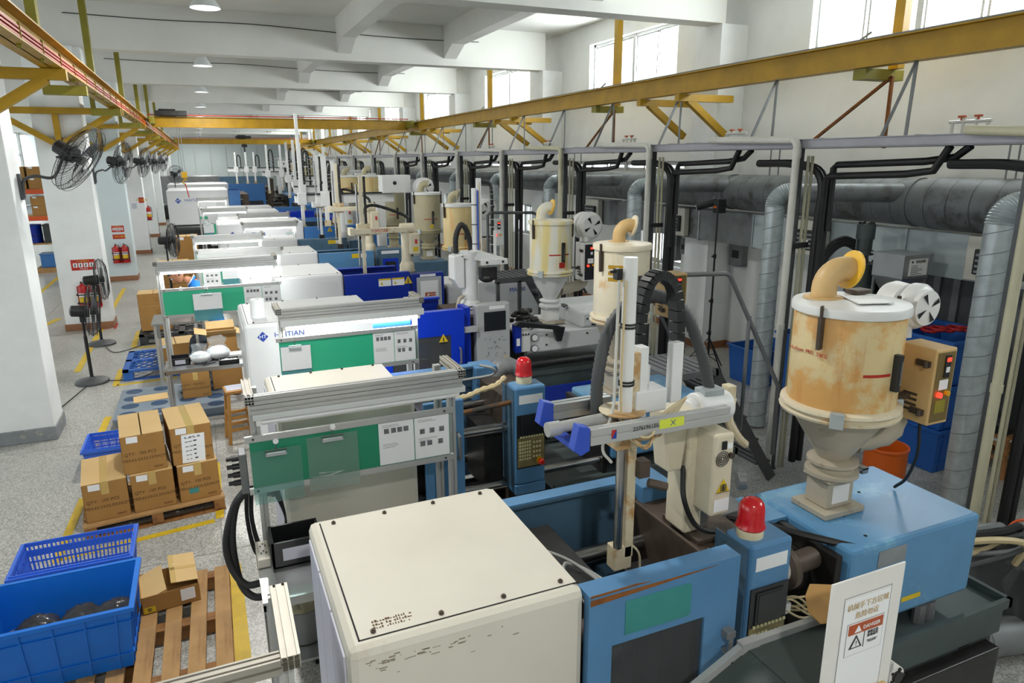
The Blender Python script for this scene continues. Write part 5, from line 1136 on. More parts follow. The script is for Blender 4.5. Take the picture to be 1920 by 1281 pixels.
# ------------------------------------------------------------------ cartons
CART = {}
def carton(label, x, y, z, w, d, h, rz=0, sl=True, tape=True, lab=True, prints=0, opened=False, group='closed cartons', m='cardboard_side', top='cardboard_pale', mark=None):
    t = thing('carton', label, 'carton', (x, y, z), rz, group)
    def bx(n, a, c, mm, bev=0): b = MB(); b.box(a, c); return b.build(n, mm, t, local=True, bev=bev)
    e = .004
    b = MB()
    for a, c in (((-w/2, -d/2, 0), (w/2, -d/2+e, h)), ((-w/2, d/2-e, 0), (w/2, d/2, h)), ((-w/2, -d/2, 0), (-w/2+e, d/2, h)), ((w/2-e, -d/2, 0), (w/2, d/2, h)), ((-w/2, -d/2, 0), (w/2, d/2, e))): b.box(a, c)
    b.build('box_wall', m, t, local=True)
    if opened:
        for s in (-1, 1):
            b = MB(); b.box((-w/2, 0, -.003), (w/2, d*.45, .002), Matrix.Translation((0, s*d/2, h)) @ Matrix.Rotation(0 if s > 0 else PI, 4, 'Z') @ Matrix.Rotation(.5, 4, 'X')); b.build('flap', top, t, local=True)
            b = MB(); b.box((-d/2, 0, -.003), (d/2, w*.42, .002), Matrix.Translation((s*w/2, 0, h)) @ Matrix.Rotation(-s*PI/2, 4, 'Z') @ Matrix.Rotation(-.35 if s > 0 else .25, 4, 'X')); b.build('flap', top, t, local=True)
    else:
        if sl:
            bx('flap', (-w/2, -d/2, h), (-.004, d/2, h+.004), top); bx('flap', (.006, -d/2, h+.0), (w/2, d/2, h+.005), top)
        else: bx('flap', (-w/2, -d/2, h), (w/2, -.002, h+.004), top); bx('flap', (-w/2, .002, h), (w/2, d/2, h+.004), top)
        if tape:
            if sl: bx('tape', (-.03, -d/2, h+.0045), (.03, d/2, h+.0058), 'tape'); bx('tape', (-.03, -d/2-.001, h-.11), (.03, -d/2, h+.005), 'tape')
            else: bx('tape', (-w/2, -.03, h+.0045), (w/2, .03, h+.0058), 'tape')
    if lab:
        b = MB(); b.box((-w*.40, -d/2-.0012, h*.78), (-w*.14, -d/2, h*.94), Matrix.Translation((0, 0, .01)) @ Matrix.Rotation(.04, 4, 'Y')); b.build('paper_label', 'paper', t, local=True)
    if prints:
        txt('QTY:  100 PCS', (-w*.08, -d/2-.0008, h*.52), h*.115, 'ink_brown', t, local=True)
        txt('MES:63.5X32.5X34CM', (-.0, -d/2-.0008, h*.36), h*.105, 'ink_brown', t, local=True)
        txt('66665', (w*.30, -d/2-.0008, h*.10), h*.085, 'ink_brown', t, local=True)
    if mark:
        b = MB(); q = h*.24
        b.add([(mark-q, -d/2-.001, h/2), (mark, -d/2-.001, h/2-q*.7), (mark+q, -d/2-.001, h/2), (mark, -d/2-.001, h/2+q*.7), (mark-q*.86, -d/2-.001, h/2), (mark, -d/2-.001, h/2-q*.58), (mark+q*.86, -d/2-.001, h/2), (mark, -d/2-.001, h/2+q*.58)], [(0, 1, 5, 4), (1, 2, 6, 5), (2, 3, 7, 6), (3, 0, 4, 7)])
        b.build('diamond_mark', 'ink_brown', t, local=True)
    return t
def wood_pallet(label, x, y, rz, w, d, n, h=.14, boards_along='y', bw=.10):
    t = thing('wooden_pallet', label, 'pallet', (x, y, 0), rz)
    pb = None
    for i in range(n):
        xx = -w/2+bw/2+i*(w-bw)/(n-1)
        mm = Matrix.Translation((xx, 0, h-.011)) @ Matrix.Rotation(RN.uniform(-.012, .012), 4, 'Z')
        if pb is None: b = MB(); b.box((-bw/2, -d/2, -.011), (bw/2, d/2, .011)); pb = b.build('deck_board', 'wood', t, local=True, bev=.002); pb.matrix_local = mm
        else: put(pb, mm, t)
    ps = None
    for yy in (-d/2+.05, 0, d/2-.05):
        mm = Matrix.Translation((0, yy, (h-.022)/2+.008))
        if ps is None: b = MB(); b.box((-w/2, -.045, -(h-.038)/2), (w/2, .045, (h-.038)/2)); ps = b.build('stringer', 'wood_dark', t, local=True, bev=.003); ps.matrix_local = mm
        else: put(ps, mm, t)
    pb = None
    for xx in (-w/2+.05, 0, w/2-.05):
        mm = Matrix.Translation((xx, 0, .004))
        if pb is None: b = MB(); b.box((-.05, -d/2, -.004), (.05, d/2, .004)); pb = b.build('bottom_board', 'wood_dark', t, local=True); pb.matrix_local = mm
        else: put(pb, mm, t)
    return t
wood_pallet('wooden pallet with bare gaps holding the blue bins at the lower left', -.70, 4.60, -.01, 1.17, 1.17, 8)
ra = .12
wp = wood_pallet('wooden pallet under the stacked brown cartons', -.70, 6.74, ra+PI/2, .80, 1.12, 6, .13)
ca, sa = math.cos(ra), math.sin(ra)
def onp(u, v): return -.70+u*ca-v*sa, 6.74+u*sa+v*ca
BW, BD, BH = .335, .62, .345
for nm, u, v, lv, lab_ in (('low carton at the left end of the wooden pallet', -.362, -.03, 0, True), ('carton in the middle of the pallet, under the one with open seam', -.0, -.03, 0, True), ('carton at the right end of the pallet, under the tall labelled one', .362, -.03, 0, True)):
    x, y = onp(u, v); t = carton(nm, x, y, .131, BW, BD, BH, ra+.02*(u > .1), prints=1, group='brown cartons on the wooden pallet', mark=None)
    if u > .3: b = MB(); b.box((-.09, -BD/2-.0012, .07), (-.01, -BD/2, .12)); b.build('blue_stamp', 'sticker_green', t, local=True)
x, y = onp(-.03, .0); carton('top carton with an open seam and worn tape, upper left of the stack', x, y, .131+BH+.006, BW, BD, BH, ra-.01, prints=1, tape=False, group='brown cartons on the wooden pallet')
x, y = onp(.345, .0); t = carton('top carton with shiny tape and a big white sheet, upper right of the stack', x, y, .131+BH+.006, BW, BD, BH, ra+.02, prints=1, group='brown cartons on the wooden pallet')
b = MB(); b.box((-.095, -BD/2-.003, .004), (.095, -BD/2-.0015, .27), Matrix.Rotation(.05, 4, 'Y')); sh = b.build('paper_sheet', 'paper', t, local=True)
k = MB()
for i, z in enumerate((.245, .235, .20, .155, .115, .075, .035)):
    for j in range(4 if i < 2 else 3): a = -.06+.035*j+RN.uniform(-.005, .005); k.box((a, -BD/2-.0036, z), (a+RN.uniform(.012, .03), -BD/2-.003, z+.006+(.006 if i > 1 and j > 1 else 0)))
k.build('handwriting', 'ink', sh, local=True, stuff=True)
carton('carton with printed size under the steel table, on the grey plastic pallet', -.33, 9.72, .142, .34, .45, .345, .03, prints=1, lab=False)
for i, nm in enumerate(('bottom', 'middle', 'topmost')): carton('%s carton of the stack of three with diamond marks on the black pallet' % nm, -.98, 13.85, .19+.222*i, .50, .42, .218, .0, tape=False, lab=False, mark=.07, group='cartons with diamond marks')
carton('long carton with torn open flaps on the blue lattice pallet', -.62, 11.62, .165, .52, .50, .27, .1, opened=False, tape=False, group='cartons beyond the steel table')
carton('carton with label standing beside the torn one on the blue pallet', -.17, 11.55, .165, .36, .46, .27, .06, tape=False, group='cartons beyond the steel table')
carton('wide open carton with raised flaps behind the steel table',  .04, 9.95, .59, .36, .36, .30, .02, opened=True, lab=False, group='cartons beyond the steel table')
carton('closed carton with a print under the wide open one', .06, 9.95, .142, .38, .40, .44, .0, lab=False, tape=False, group='cartons beyond the steel table')
for i, (x, y, z, w, h, lb) in enumerate(((-.72, 16.4, .60, .62, .46, 'wide carton with printed characters beside the far pedestal fan'), (-.72, 16.4, .13, .62, .46, 'carton under the wide printed one by the far pedestal fan'),
    (-.42, 17.3, .13, .45, .48, 'bottom carton of the tall stack behind the far pedestal fan'), (-.42, 17.3, .615, .45, .48, 'middle carton of the tall stack behind the far pedestal fan'), (-.42, 17.3, 1.10, .45, .40, 'topmost carton of the tall stack behind the far pedestal fan'))):
    t = carton(lb, x, y, z, w, .45, h, .0, tape=False, lab=(i == 4), group='cartons by the far fan')
    if i == 0: txt('印刷品', (.05, -.2258, .2), .11, 'ink_brown', t, local=True)
t = wood_pallet('wooden pallet under the cartons by the far pedestal fan', -.6, 16.9, 0, 1.1, 1.5, 7, .12)
b = MB(); b.box((-.2, -.12, 0), (.2, .12, .005)); o = b.build('cardboard_sheet', 'cardboard_pale', None); o.location = (-.88, 9.72, .145); o.rotation_euler = (.03, 0, .10); tag(o, 'loose cardboard sheet lying on the grey plastic pallet', 'cardboard')
# small opened carton in front
t = carton('small opened carton with shiny tape on the near wooden pallet', -.50, 4.92, .142, .36, .32, .13, .12, tape=False, lab=False, opened=False, group='near carton')
for o in part_of(t, 'flap'): bpy.data.objects.remove(o)
b = MB(); b.box((-.18, 0, 0), (.0, .30, .005), Matrix.Translation((-.02, -.14, .135)) @ Matrix.Rotation(-.32, 4, 'Y') @ Matrix.Rotation(.10, 4, 'X')); b.build('flap', 'cardboard_pale', t, local=True)
b = MB(); b.box((.0, 0, 0), (.17, .29, .005), Matrix.Translation((.01, -.13, .165)) @ Matrix.Rotation(.12, 4, 'Y') @ Matrix.Rotation(.20, 4, 'X')); fp_ = b.build('flap', 'cardboard_pale', t, local=True)
b = MB(); b.box((.0, 0, .005), (.035, .29, .0065), Matrix.Translation((.01, -.13, .165)) @ Matrix.Rotation(.12, 4, 'Y') @ Matrix.Rotation(.20, 4, 'X')); b.build('tape', 'tape', fp_, local=True)
b = MB(); b.box((.0, .13, .005), (.17, .155, .0065), Matrix.Translation((.01, -.13, .165)) @ Matrix.Rotation(.12, 4, 'Y') @ Matrix.Rotation(.20, 4, 'X')); b.build('tape', 'tape', fp_, local=True)
b = MB(); b.box((.06, -.162, .03), (.15, -.16, .115)); b.build('shipping_label', 'paper', t, local=True)
b = MB(); b.box((-.17, -.162, .01), (-.10, -.16, .05)); b.build('yellow_label', 'sticker_yellow', t, local=True); txt('散', (-.135, -.163, .03), .03, 'ink', t, local=True)

# ------------------------------------------------------------------ plastic pallets, bins and crates
def bin_(label, x0, x1, y0, y1, z0, z1, m, perf=False, cat='bin', ribs=4, name='plastic_bin'):
    t = thing(name, label, cat, ((x0+x1)/2, (y0+y1)/2, z0)); tp = .035; w = .008
    b = MB()
    def ring(z, i): f = (z-z0)/(z1-z0); k = tp*(1-f)+i; return [(x0+k, y0+k, z), (x1-k, y0+k, z), (x1-k, y1-k, z), (x0+k, y1-k, z)]
    if not perf:
        pts = ring(z0, 0)+ring(z1, 0)+ring(z1, w)+ring(z0+.01, w)
        f = []
        for a, c in ((0, 4), (4, 8), (8, 12)): f += [(a+i, a+(i+1) % 4, c+(i+1) % 4, c+i) for i in range(4)]
        f += [(3, 2, 1, 0), (12, 13, 14, 15)]
        b.add(pts, f); b.build('bin_wall', m, t)
    else:
        b.add(ring(z0, 0)+ring(z0+.006, 0), [(0, 1, 2, 3), (7, 6, 5, 4)]); b.build('bin_floor', m, t)
        b = MB(); zr = [z0+.0, z0+.28*(z1-z0), z0+.46*(z1-z0), z0+.64*(z1-z0), z0+.82*(z1-z0), z1]
        for s in range(4):
            for z, hh in zip(zr, (.05, .012, .012, .012, .05, .03)):
                r0 = ring(z, 0); b.bar(r0[s], r0[(s+1) % 4], .008, hh)
            A, B = ring(z0, 0), ring(z1, 0); n = 26 if s % 2 == 0 else 16
            for i in range(n+1):
                f = i/n; p = Vector(A[s]).lerp(Vector(A[(s+1) % 4]), f); q = Vector(B[s]).lerp(Vector(B[(s+1) % 4]), f)
                b.bar(p, q, .014 if i % 5 == 0 else .008, .008)
        b.build('lattice_wall', m, t, stuff=True)
    b = MB(); o_ = .022
    R0 = [(x0-o_, y0-o_), (x1+o_, y0-o_), (x1+o_, y1+o_), (x0-o_, y1+o_)]; R1 = [(x0+.006, y0+.006), (x1-.006, y0+.006), (x1-.006, y1-.006), (x0+.006, y1-.006)]
    b.add([(*p, z1+.004) for p in R0]+[(*p, z1+.004) for p in R1]+[(*p, z1-.022) for p in R0], [(i, (i+1) % 4, 4+(i+1) % 4, 4+i) for i in range(4)]+[(8+i, 8+(i+1) % 4, (i+1) % 4, i) for i in range(4)])
    b.build('rim', m, t)
    if ribs:
        for zz in (z1-.09, z0+.10):
            k = tp*(1-(zz-z0)/(z1-z0))-.005
            b = MB()
            for a, c in (((x0+k, y0+k), (x1-k, y0+k)), ((x1-k, y0+k), (x1-k, y1-k))): b.bar((*a, zz), (*c, zz), .012, .008)
            b.build('rib_band', m, t)
        for i in range(ribs+1):
            f = (i+.5)/(ribs+1)
            for s, lst in ((0, 1), (1, 1)):
                A, B = ring(z0, -.004), ring(z1-.02, -.004); p = Vector(A[s]).lerp(Vector(A[s+1]), f); q = Vector(B[s]).lerp(Vector(B[s+1]), f)
                b = MB(); b.bar(p, q, .010, .010, up=(0, 1, 0) if s == 0 else (1, 0, 0)); b.build('rib', m, t)
    return t
bb = bin_('big solid blue bin with bags inside on the near wooden pallet', -1.45, -.645, 4.20, 4.75, .142, .56, 'bin_blue')
b = MB(); b.box((-.655, 4.55, .50), (-.648, 4.68, .535)); b.build('handle_slot', 'black_void', bb)
bin_('lighter blue lattice crate behind the big solid bin', -1.40, -.71, 4.94, 5.38, .142, .50, 'crate_blue', True, 'crate', 0, 'lattice_crate')
bin_('small blue lattice crate on the floor behind the brown cartons', -1.38, -.98, 7.75, 8.25, .004, .26, 'crate_blue', True, 'crate', 0, 'lattice_crate')
b = MB(); b.box((-1.38, 4.27, .17), (-.72, 4.68, .30)); tag(b.build('parts_heap', 'bag_clear', bev=.02), 'layer of clear bags at the bottom of the big blue bin', 'bags')['kind'] = 'stuff'
def bag(label, c, r, m, sq, seed, cat='bag'):
    R_ = random.Random(seed); b = MB(); b.ball(c, r, 18, 12, sq, .10, R_); o = b.build('plastic_bag', m, smooth=True)
    return tag(o, label, cat, 'bags of parts')
for i, (px, py, lb) in enumerate(((72, 1180, 'dark bag of parts at the left inside the big blue bin'), (157, 1160, 'dark bag of parts in the middle of the big blue bin'), (218, 1148, 'dark bag of parts in the right corner of the big blue bin'))):
    p = at(px, py, y=4.52); bag(lb, (p.x, 4.52, p.z), .105, 'bag_smoke', (1.2, .9, .8), 3+i)
    q = MB(); q.ball((p.x, 4.52, p.z-.015), .084, 14, 8, (1.2, .9, .8), .2, RN); tag(q.build('dark_parts', 'steel_dark', smooth=True), ['clump of dark parts in the left bag of the big blue bin', 'clump of dark parts in the middle bag of the big blue bin', 'clump of dark parts in the corner bag of the big blue bin'][i], 'parts')['kind'] = 'stuff'
bag('clear bag under the dark ones at the front of the big blue bin', (-1.24, 4.36, .33), .11, 'bag_clear', (1.4, .7, .7), 21)
p = at(232, 1045, z=.30); bag('crumpled clear bag in the corner of the blue lattice crate', (-.82, 5.22, .24), .08, 'bag_clear', (1.2, .8, .9), 33)
def lattice_pallet(label, x0, x1, y0, y1, m, h=.16, cells=9):
    t = thing('plastic_pallet', label, 'pallet', ((x0+x1)/2, (y0+y1)/2, 0)); b = MB()
    for a, c in (((x0, y0), (x1, y0+.08)), ((x0, y1-.08), (x1, y1)), ((x0, y0), (x0+.08, y1)), ((x1-.08, y0), (x1, y1)), ((x0, (y0+y1)/2-.05), (x1, (y0+y1)/2+.05)), (((x0+x1)/2-.05, y0), ((x0+x1)/2+.05, y1))): b.box((*a, h-.03), (*c, h))
    b.build('deck_frame', m, t)
    b = MB(); w, d = x1-x0, y1-y0; n = cells
    for i in range(-n, 2*n):
        for s in (1, -1):
            p = Vector((x0+w*i/n, y0 if s > 0 else y1, h-.008)); q = p+Vector((w*.75, s*d, 0))
            # clip the bar to the deck
            def cl(pt, o): 
                if pt.x < x0: f = (x0-pt.x)/(o.x-pt.x); return pt.lerp(o, f)
                if pt.x > x1: f = (pt.x-x1)/(pt.x-o.x); return pt.lerp(o, f)
                return pt
            if q.x <= x0 or p.x >= x1: continue
            b.bar(cl(p, q), cl(q, p), .018, .014)
    b.build('deck_lattice', m, t, stuff=True)
    for x in (x0+.07, (x0+x1)/2, x1-.07):
        for y in (y0+.07, (y0+y1)/2, y1-.07):
            b = MB(); b.box((x-.065, y-.065, .012), (x+.065, y+.065, h-.03)); b.build('foot_block', m, t)
    for y in (y0+.07, (y0+y1)/2, y1-.07): b = MB(); b.box((x0, y-.05, 0), (x1, y+.05, .012)); b.build('runner', m, t)
    return t
lattice_pallet('blue plastic lattice pallet beside the two pedestal fans', -1.33, -.05, 11.15, 12.35, 'pallet_blue')
lattice_pallet('black plastic lattice pallet under the diamond marked cartons', -1.26, .1, 13.35, 14.5, 'pallet_black', .18)
t = thing('plastic_pallet', 'grey plastic pallet with round holes behind the brown cartons', 'pallet', (-.62, 9.6, 0))
b = MB(); b.box((-1.26, 9.0, .02), (.02, 10.25, .14), tx=.04, ty=.04); b.build('pallet_deck', 'pallet_grey', t, bev=.015)
for i in range(4):
    for j in range(4):
        x, y = -1.10+.33*i, 9.16+.315*j
        b = MB(); b.lathe([(0, .1405), (.088, .1405), (.09, .142), (.10, .142), (.10, .139), (0, .139)], (x, y, 0), 20); b.build('round_hole', 'pallet_hole', t)
for x in (-1.1, -.62, -.14): b = MB(); b.box((x-.08, 8.98, 0), (x+.08, 10.22, .03)); b.build('foot_block', 'pallet_grey', t)
# ------------------------------------------------------------------ stool, things on the steel table
def stool(label, x, y, s, h, m='wood_stool', cover=None):
    t = thing('wooden_stool', label, 'stool', (x, y, 0), .12, group='wooden stools')
    b = MB(); b.box((-s/2, -s/2, h-.035), (s/2, s/2, h)); b.build('seat', m, t, local=True, bev=.006)
    for a in (-1, 1):
        for c in (-1, 1):
            b = MB(); b.bar((a*(s/2-.03), c*(s/2-.03), h-.035), (a*(s/2+.01), c*(s/2+.01), 0), .035, .035); b.build('leg', m, t, local=True)
    for z in (.16, .30):
        for a in (-1, 1):
            b = MB(); k = s/2-.01-.02*z; b.bar((-k, a*k, z), (k, a*k, z), .02, .035); b.bar((a*k, -k, z+.04), (a*k, k, z+.04), .02, .035); b.build('stretcher', m, t, local=True)
    if cover: b = MB(); b.box((-s/2+.02, -s/2+.04, h), (s/2-.02, s/2-.01, h+.004)); b.build('pad', cover, t, local=True)
    return t
stool('plain wooden stool in front of the steel work table', .12, 8.15, .25, .62, cover='lilac_panel')
tray('black parts bin with picture label at the left of the steel table', -.55, -.33, 8.70, 8.92, .801, .88, paper=(-.49, -.38, .815, .865))
tray('long black tray with white parts at the right of the steel table', -.02, .2, 8.53, 8.68, .801, .85, fill='bag_white')
tray('low white tray of small moulded parts behind the long black tray', -.02, .26, 8.80, 8.96, .801, .84, 'panel_white', 'bag_white')
for i, (x, y, r, lb) in enumerate(((-.22, 8.74, .115, 'open plastic bag of white resin, smaller one on the steel table'), (-.02, 8.84, .135, 'open plastic bag of white resin, bigger one on the steel table'))):
    t = thing('resin_bag', lb, 'bag', (x, y, .80), group='bags of white resin')
    b = MB(); b.ball((x, y, .80+r*.55), r, 18, 12, (1, .85, .62), .05, random.Random(5+i)); b.build('resin', 'bag_white', t, smooth=True)
    b = MB(); n = 18; R_ = random.Random(9+i)
    pts = []
    for k, (rr, z) in enumerate(((.95, .5), (.85, .95), (.62, 1.35), (.75, 1.75), (.80, 1.95))):
        for j in range(n): a = 2*PI*j/n; q = r*rr*(1+R_.uniform(-.10, .10)*(k > 0)); pts.append((x+q*math.cos(a), y+q*.85*math.sin(a), .80+r*z*(1+R_.uniform(-.05, .05)*(k > 2))))
    b.add(pts, [(k*n+j, k*n+(j+1) % n, (k+1)*n+(j+1) % n, (k+1)*n+j) for k in range(4) for j in range(n)]); b.build('bag_neck', 'bag_clear', t, smooth=True)
b = MB(); b.bar((-.18, 8.60, .806), (-.06, 8.66, .806), .016, .01); b.bar((-.18, 8.60, .806), (-.20, 8.585, .806), .01, .008); tag(b.build('trimming_knife', 'steel_dark', bev=.002), 'small dark trimming knife lying on the steel table', 'knife')
cup(.37, 9.15, 1.704, .055, .17, 'white tissue roll standing on the cover above the steel table')

# ================================================================== FANS
def wire_fan(t, c, n, R, blades=3, m='black_plastic', motor=True):
    """guard of spiral wires, hub, blades and motor; n is where it blows"""
    n = Vector(n).normalized(); u = n.cross(Vector((0, 0, 1))).normalized(); v = u.cross(n); c = Vector(c)
    P = lambda r, a, d: c+(u*math.cos(a)+v*math.sin(a))*r+n*d
    b = MB()
    for r, d in ((R, 0), (R*.97, .05), (R*.97, -.05), (R*.62, .085), (R*.62, -.085), (R*.22, .095)): b.tube([P(r, 2*PI*i/32, d) for i in range(32)], .004, 4, closed=True)
    for i in range(54):
        for s in (1, -1):
            a0 = 2*PI*i/54; b.tube([P(R*(.20+.8*k/5), a0+.55*(1-k/5)*s, s*(.095-.0*k) if k < 3 else s*(.095*(1-((k-2.2)/2.8)**2.2)+.0)) for k in range(6)], .0022, 3)
    b.build('guard', m, t, stuff=True)
    for k in range(blades):
        a = 2*PI*k/blades+.4; b = MB(); pts = []
        for i in range(6):
            f = i/5; r = .06+f*(R*.80-.06); w = .10+.22*math.sin(PI*min(1, f*1.05))
            pts += [P(r, a-w*.9, -.02+.01*f), P(r, a+w*.9, .03-.005*f)]
        b.add(pts, [(2*i, 2*i+1, 2*i+3, 2*i+2) for i in range(5)]); b.build('blade', 'steel_frame', t)
    b = MB(); b.cyl(c-n*.03, c+n*.045, .055, n=16); b.build('hub', m, t, smooth=True)
    b = MB(); b.cyl(c-n*.26, c-n*.04, .078, .085, n=18); b.cyl(c-n*.28, c-n*.26, .05, .078, n=18); b.build('motor', m, t, smooth=True)
for k, lb in enumerate(('nearest', 'second', 'third', 'fourth', 'fifth')):
    y = 9.30+D*k; n = (.80, -.22, -.56) if k == 0 else (.93, -.22, -.22)
    hub = Vector((-1.30, y+.10, 3.19)) if k == 0 else Vector((-1.42, y+.25, 3.10))
    t = thing('wall_fan', '%s black wire guard fan on a bracket arm of the left columns' % lb, 'fan', (XL, y+.1, 2.8), group='wall fans on the left columns')
    wire_fan(t, hub+Vector(n)*.10, n, .40)
    b = MB(); b.box((XL, y+.02, 2.70), (XL+.03, y+.10, 2.98)); b.build('wall_plate', 'steel_frame', t)
    b = MB(); mo = hub-Vector(n)*.10; b.tube(spline([(XL+.03, y+.06, 2.72), (XL+.05, y+.06, 2.90), (XL+.16, y+.07, 2.955), (mo.x-.12, mo.y-.02, 2.94), (mo.x, mo.y, mo.z-.09)], 6), .016, 8); b.build('arm', 'steel_frame', t, smooth=True)
    b = MB(); b.box((mo.x-.03, mo.y-.035, mo.z-.13), (mo.x+.03, mo.y+.035, mo.z-.05)); b.cyl((mo.x-.07, mo.y, mo.z-.09), (mo.x+.05, mo.y, mo.z-.09), .012, n=8); b.build('tilt_joint', 'black_plastic', t, bev=.006)
def pedestal(label, x, y, h, n, R=.36, rb=.22):
    t = thing('pedestal_fan', label, 'fan', (x, y, 0), group='black pedestal fans')
    b = MB(); b.lathe([(0, 0), (rb, 0), (rb, .03), (rb*.92, .045), (.05, .065), (.035, .09), (0, .09)], (x, y, 0), 32); b.build('base', 'steel_frame', t, smooth=True)
    b = MB(); b.cyl((x, y, .06), (x, y, h*.66), .024, n=12); b.cyl((x, y, h*.6), (x, y, h-.12), .017, n=12); b.build('pole', 'black_plastic', t, smooth=True)
    b = MB(); b.box((x-.03, y-.03, h-.16), (x+.03, y+.03, h-.06)); b.build('tilt_joint', 'black_plastic', t, bev=.006)
    wire_fan(t, Vector((x, y, h))+Vector(n).normalized()*.14, n, R)
    return t
pedestal('nearer of the two black pedestal fans by the fire extinguisher column', -1.74, 11.30, 1.06, (.98, .10, -.10))
pedestal('farther of the two black pedestal fans by the fire extinguisher column', -1.88, 13.75, 1.14, (.98, .06, .02))
pedestal('black pedestal fan beside the printed cartons in mid hall', -.76, 15.55, 1.58, (.97, -.1, .0), .34)
pedestal('small far pedestal fan before the end wall', -.95, 32, 2.6, (.6, -.8, 0), .36)
for i, pts in enumerate((((-1.74, 11.3, .02), (-1.2, 11.2, .012), (-.95, 11.4, .02)), ((-1.85, 13.7, .02), (-1.6, 13.0, .012), (-1.15, 13.4, .02)), ((-1.74, 11.3, .02), (-1.95, 10.3, .012), (-2.1, 9.6, .012)))):
    b = MB(); b.tube(spline(pts, 8), .007, 5); tag(b.build('power_cord', 'rubber', smooth=True), ['thin cord from the nearer pedestal fan to the blue pallet', 'thin cord from the farther pedestal fan to the black pallet', 'thin cord from the nearer pedestal fan to the nearest column'][i], 'cord', 'fan cords on the floor')
# ================================================================== FIRE POINTS
def extinguisher(label, x, y, z):
    t = thing('fire_extinguisher', label, 'extinguisher', (x, y, z), group='fire extinguishers on the columns')
    b = MB(); b.lathe([(0, 0), (.065, 0), (.07, .02), (.07, .36), (.055, .41), (.025, .43), (.022, .46), (0, .46)], (x, y, z), 20); b.build('cylinder', 'red_paint', t, smooth=True)
    b = MB(); b.lathe([(.0705, .10), (.0712, .10), (.0712, .19), (.0705, .19)], (x, y, z), 20); b.build('label', 'sticker_yellow', t)
    b = MB(); b.lathe([(.0705, .20), (.0712, .20), (.0712, .27), (.0705, .27)], (x, y, z), 20); b.build('label', 'paper', t)
    b = MB(); b.box((x-.012, y-.08, z+.46), (x+.012, y+.03, z+.475)); b.bar((x, y-.07, z+.50), (x, y+.03, z+.47), .012, .008); b.build('handle', 'black_plastic', t)
    b = MB(); b.tube(spline([(x+.02, y, z+.46), (x+.09, y-.02, z+.40), (x+.095, y-.02, z+.2), (x+.085, y-.02, z+.06)], 6), .009, 6); b.build('hose', 'rubber', t, smooth=True)
    return t
y1_ = 9.02+D
def holder(label, x0, x1, y, z):
    t = thing('extinguisher_rack', label, 'rack', ((x0+x1)/2, y, z)); b = MB(); b.box((x0, y-.17, z), (x1, y, z+.015)); b.box((x0, y-.012, z), (x1, y-.0, z+.4)); b.build('back_plate', 'red_paint', t)
    for zz in (z+.10, z+.26):
        b = MB(); b.bar((x0, y-.17, zz), (x1, y-.17, zz), .008, .02); b.bar((x0+.004, y-.17, zz), (x0+.004, y, zz), .008, .02); b.bar((x1-.004, y-.17, zz), (x1-.004, y, zz), .008, .02); b.build('hoop', 'steel_dark', t)
holder('wire rack of two extinguishers on the second white column', -2.34, -1.96, y1_, .44)
extinguisher('left red extinguisher in the rack on the second white column', -2.24, y1_-.09, .456); extinguisher('right red extinguisher in the rack on the second white column', -2.06, y1_-.09, .456)
y2_ = 9.02+2*D
holder('wire rack of two extinguishers on the bluish column', -2.34, -1.94, y2_, .50)
extinguisher('left red extinguisher in the rack on the bluish column', -2.24, y2_-.09, .516); extinguisher('right red extinguisher in the rack on the bluish column', -2.04, y2_-.09, .516)
y3_ = 9.02+3*D
extinguisher('single red extinguisher on the fourth column', -1.75, y3_+.2, 1.15); 
t = thing('extinguisher_rack', 'small bracket of the single extinguisher on the fourth column', 'rack', (-1.79, y3_+.2, 1.13)); b = MB(); b.box((-1.83, y3_+.12, 1.13), (-1.66, y3_+.28, 1.145)); b.build('bracket', 'steel_dark', t)
def wsign(label, x0, x1, z0, z1, y, kind=0):
    t = thing('wall_sign', label, 'sign', ((x0+x1)/2, y, z0), group='signs on the columns'); w, h = x1-x0, z1-z0
    b = MB(); b.box((x0, y-.006, z0), (x1, y, z1)); b.build('sign_plate', 'sign_red' if kind < 2 else 'paper', t)
    if kind == 0:
        txt('灭火器使用方法', ((x0+x1)/2, y-.007, z0+.84*h), .15*h, 'sticker_yellow', t)
        for i in range(4):
            b = MB(); b.box((x0+w*(.08+.22*i), y-.008, z0+.28*h), (x0+w*(.25+.22*i), y-.006, z0+.68*h)); p = b.build('picture', 'paper', t)
            b = MB(); b.ball((x0+w*(.165+.22*i), y-.009, z0+.56*h), .06*h, 8, 5, (1, .1, 1)); b.bar((x0+w*(.165+.22*i), y-.009, z0+.5*h), (x0+w*(.15+.22*i), y-.009, z0+.33*h), .05*w, .002, up=(0, 1, 0)); b.build('pictogram', 'ink', p, stuff=True)
        txt('提 拔 握 压', ((x0+x1)/2, y-.007, z0+.13*h), .13*h, 'paper', t)
    elif kind == 1:
        txt('灭火器箱', (x0+.62*w, y-.007, z0+.5*h), .5*h, 'sticker_yellow', t); b = MB(); b.box((x0+.06*w, y-.008, z0+.2*h), (x0+.24*w, y-.006, z0+.8*h)); b.build('pictogram', 'sign_orange', t)
    else:
        k = MB()
        for i in range(6): k.box((x0+.1*w, y-.0075, z0+h*(.2+.11*i)), (x0+w*(.6+.05*(i % 3)), y-.006, z0+h*(.235+.11*i)))
        k.build('print', 'ink_blue', t, stuff=True)
wsign('red sign with four pictures above the extinguishers on the second white column', -2.37, -1.97, 1.14, 1.34, y1_)
wsign('red sign with four pictures on the bluish column', -2.28, -1.99, 1.30, 1.47, y2_)
wsign('small red sign with yellow characters on the bluish column', -2.28, -1.99, 1.12, 1.24, y2_, 1)
wsign('white paper notice on the fourth column', -2.26, -1.98, 1.50, 1.78, y3_, 2)
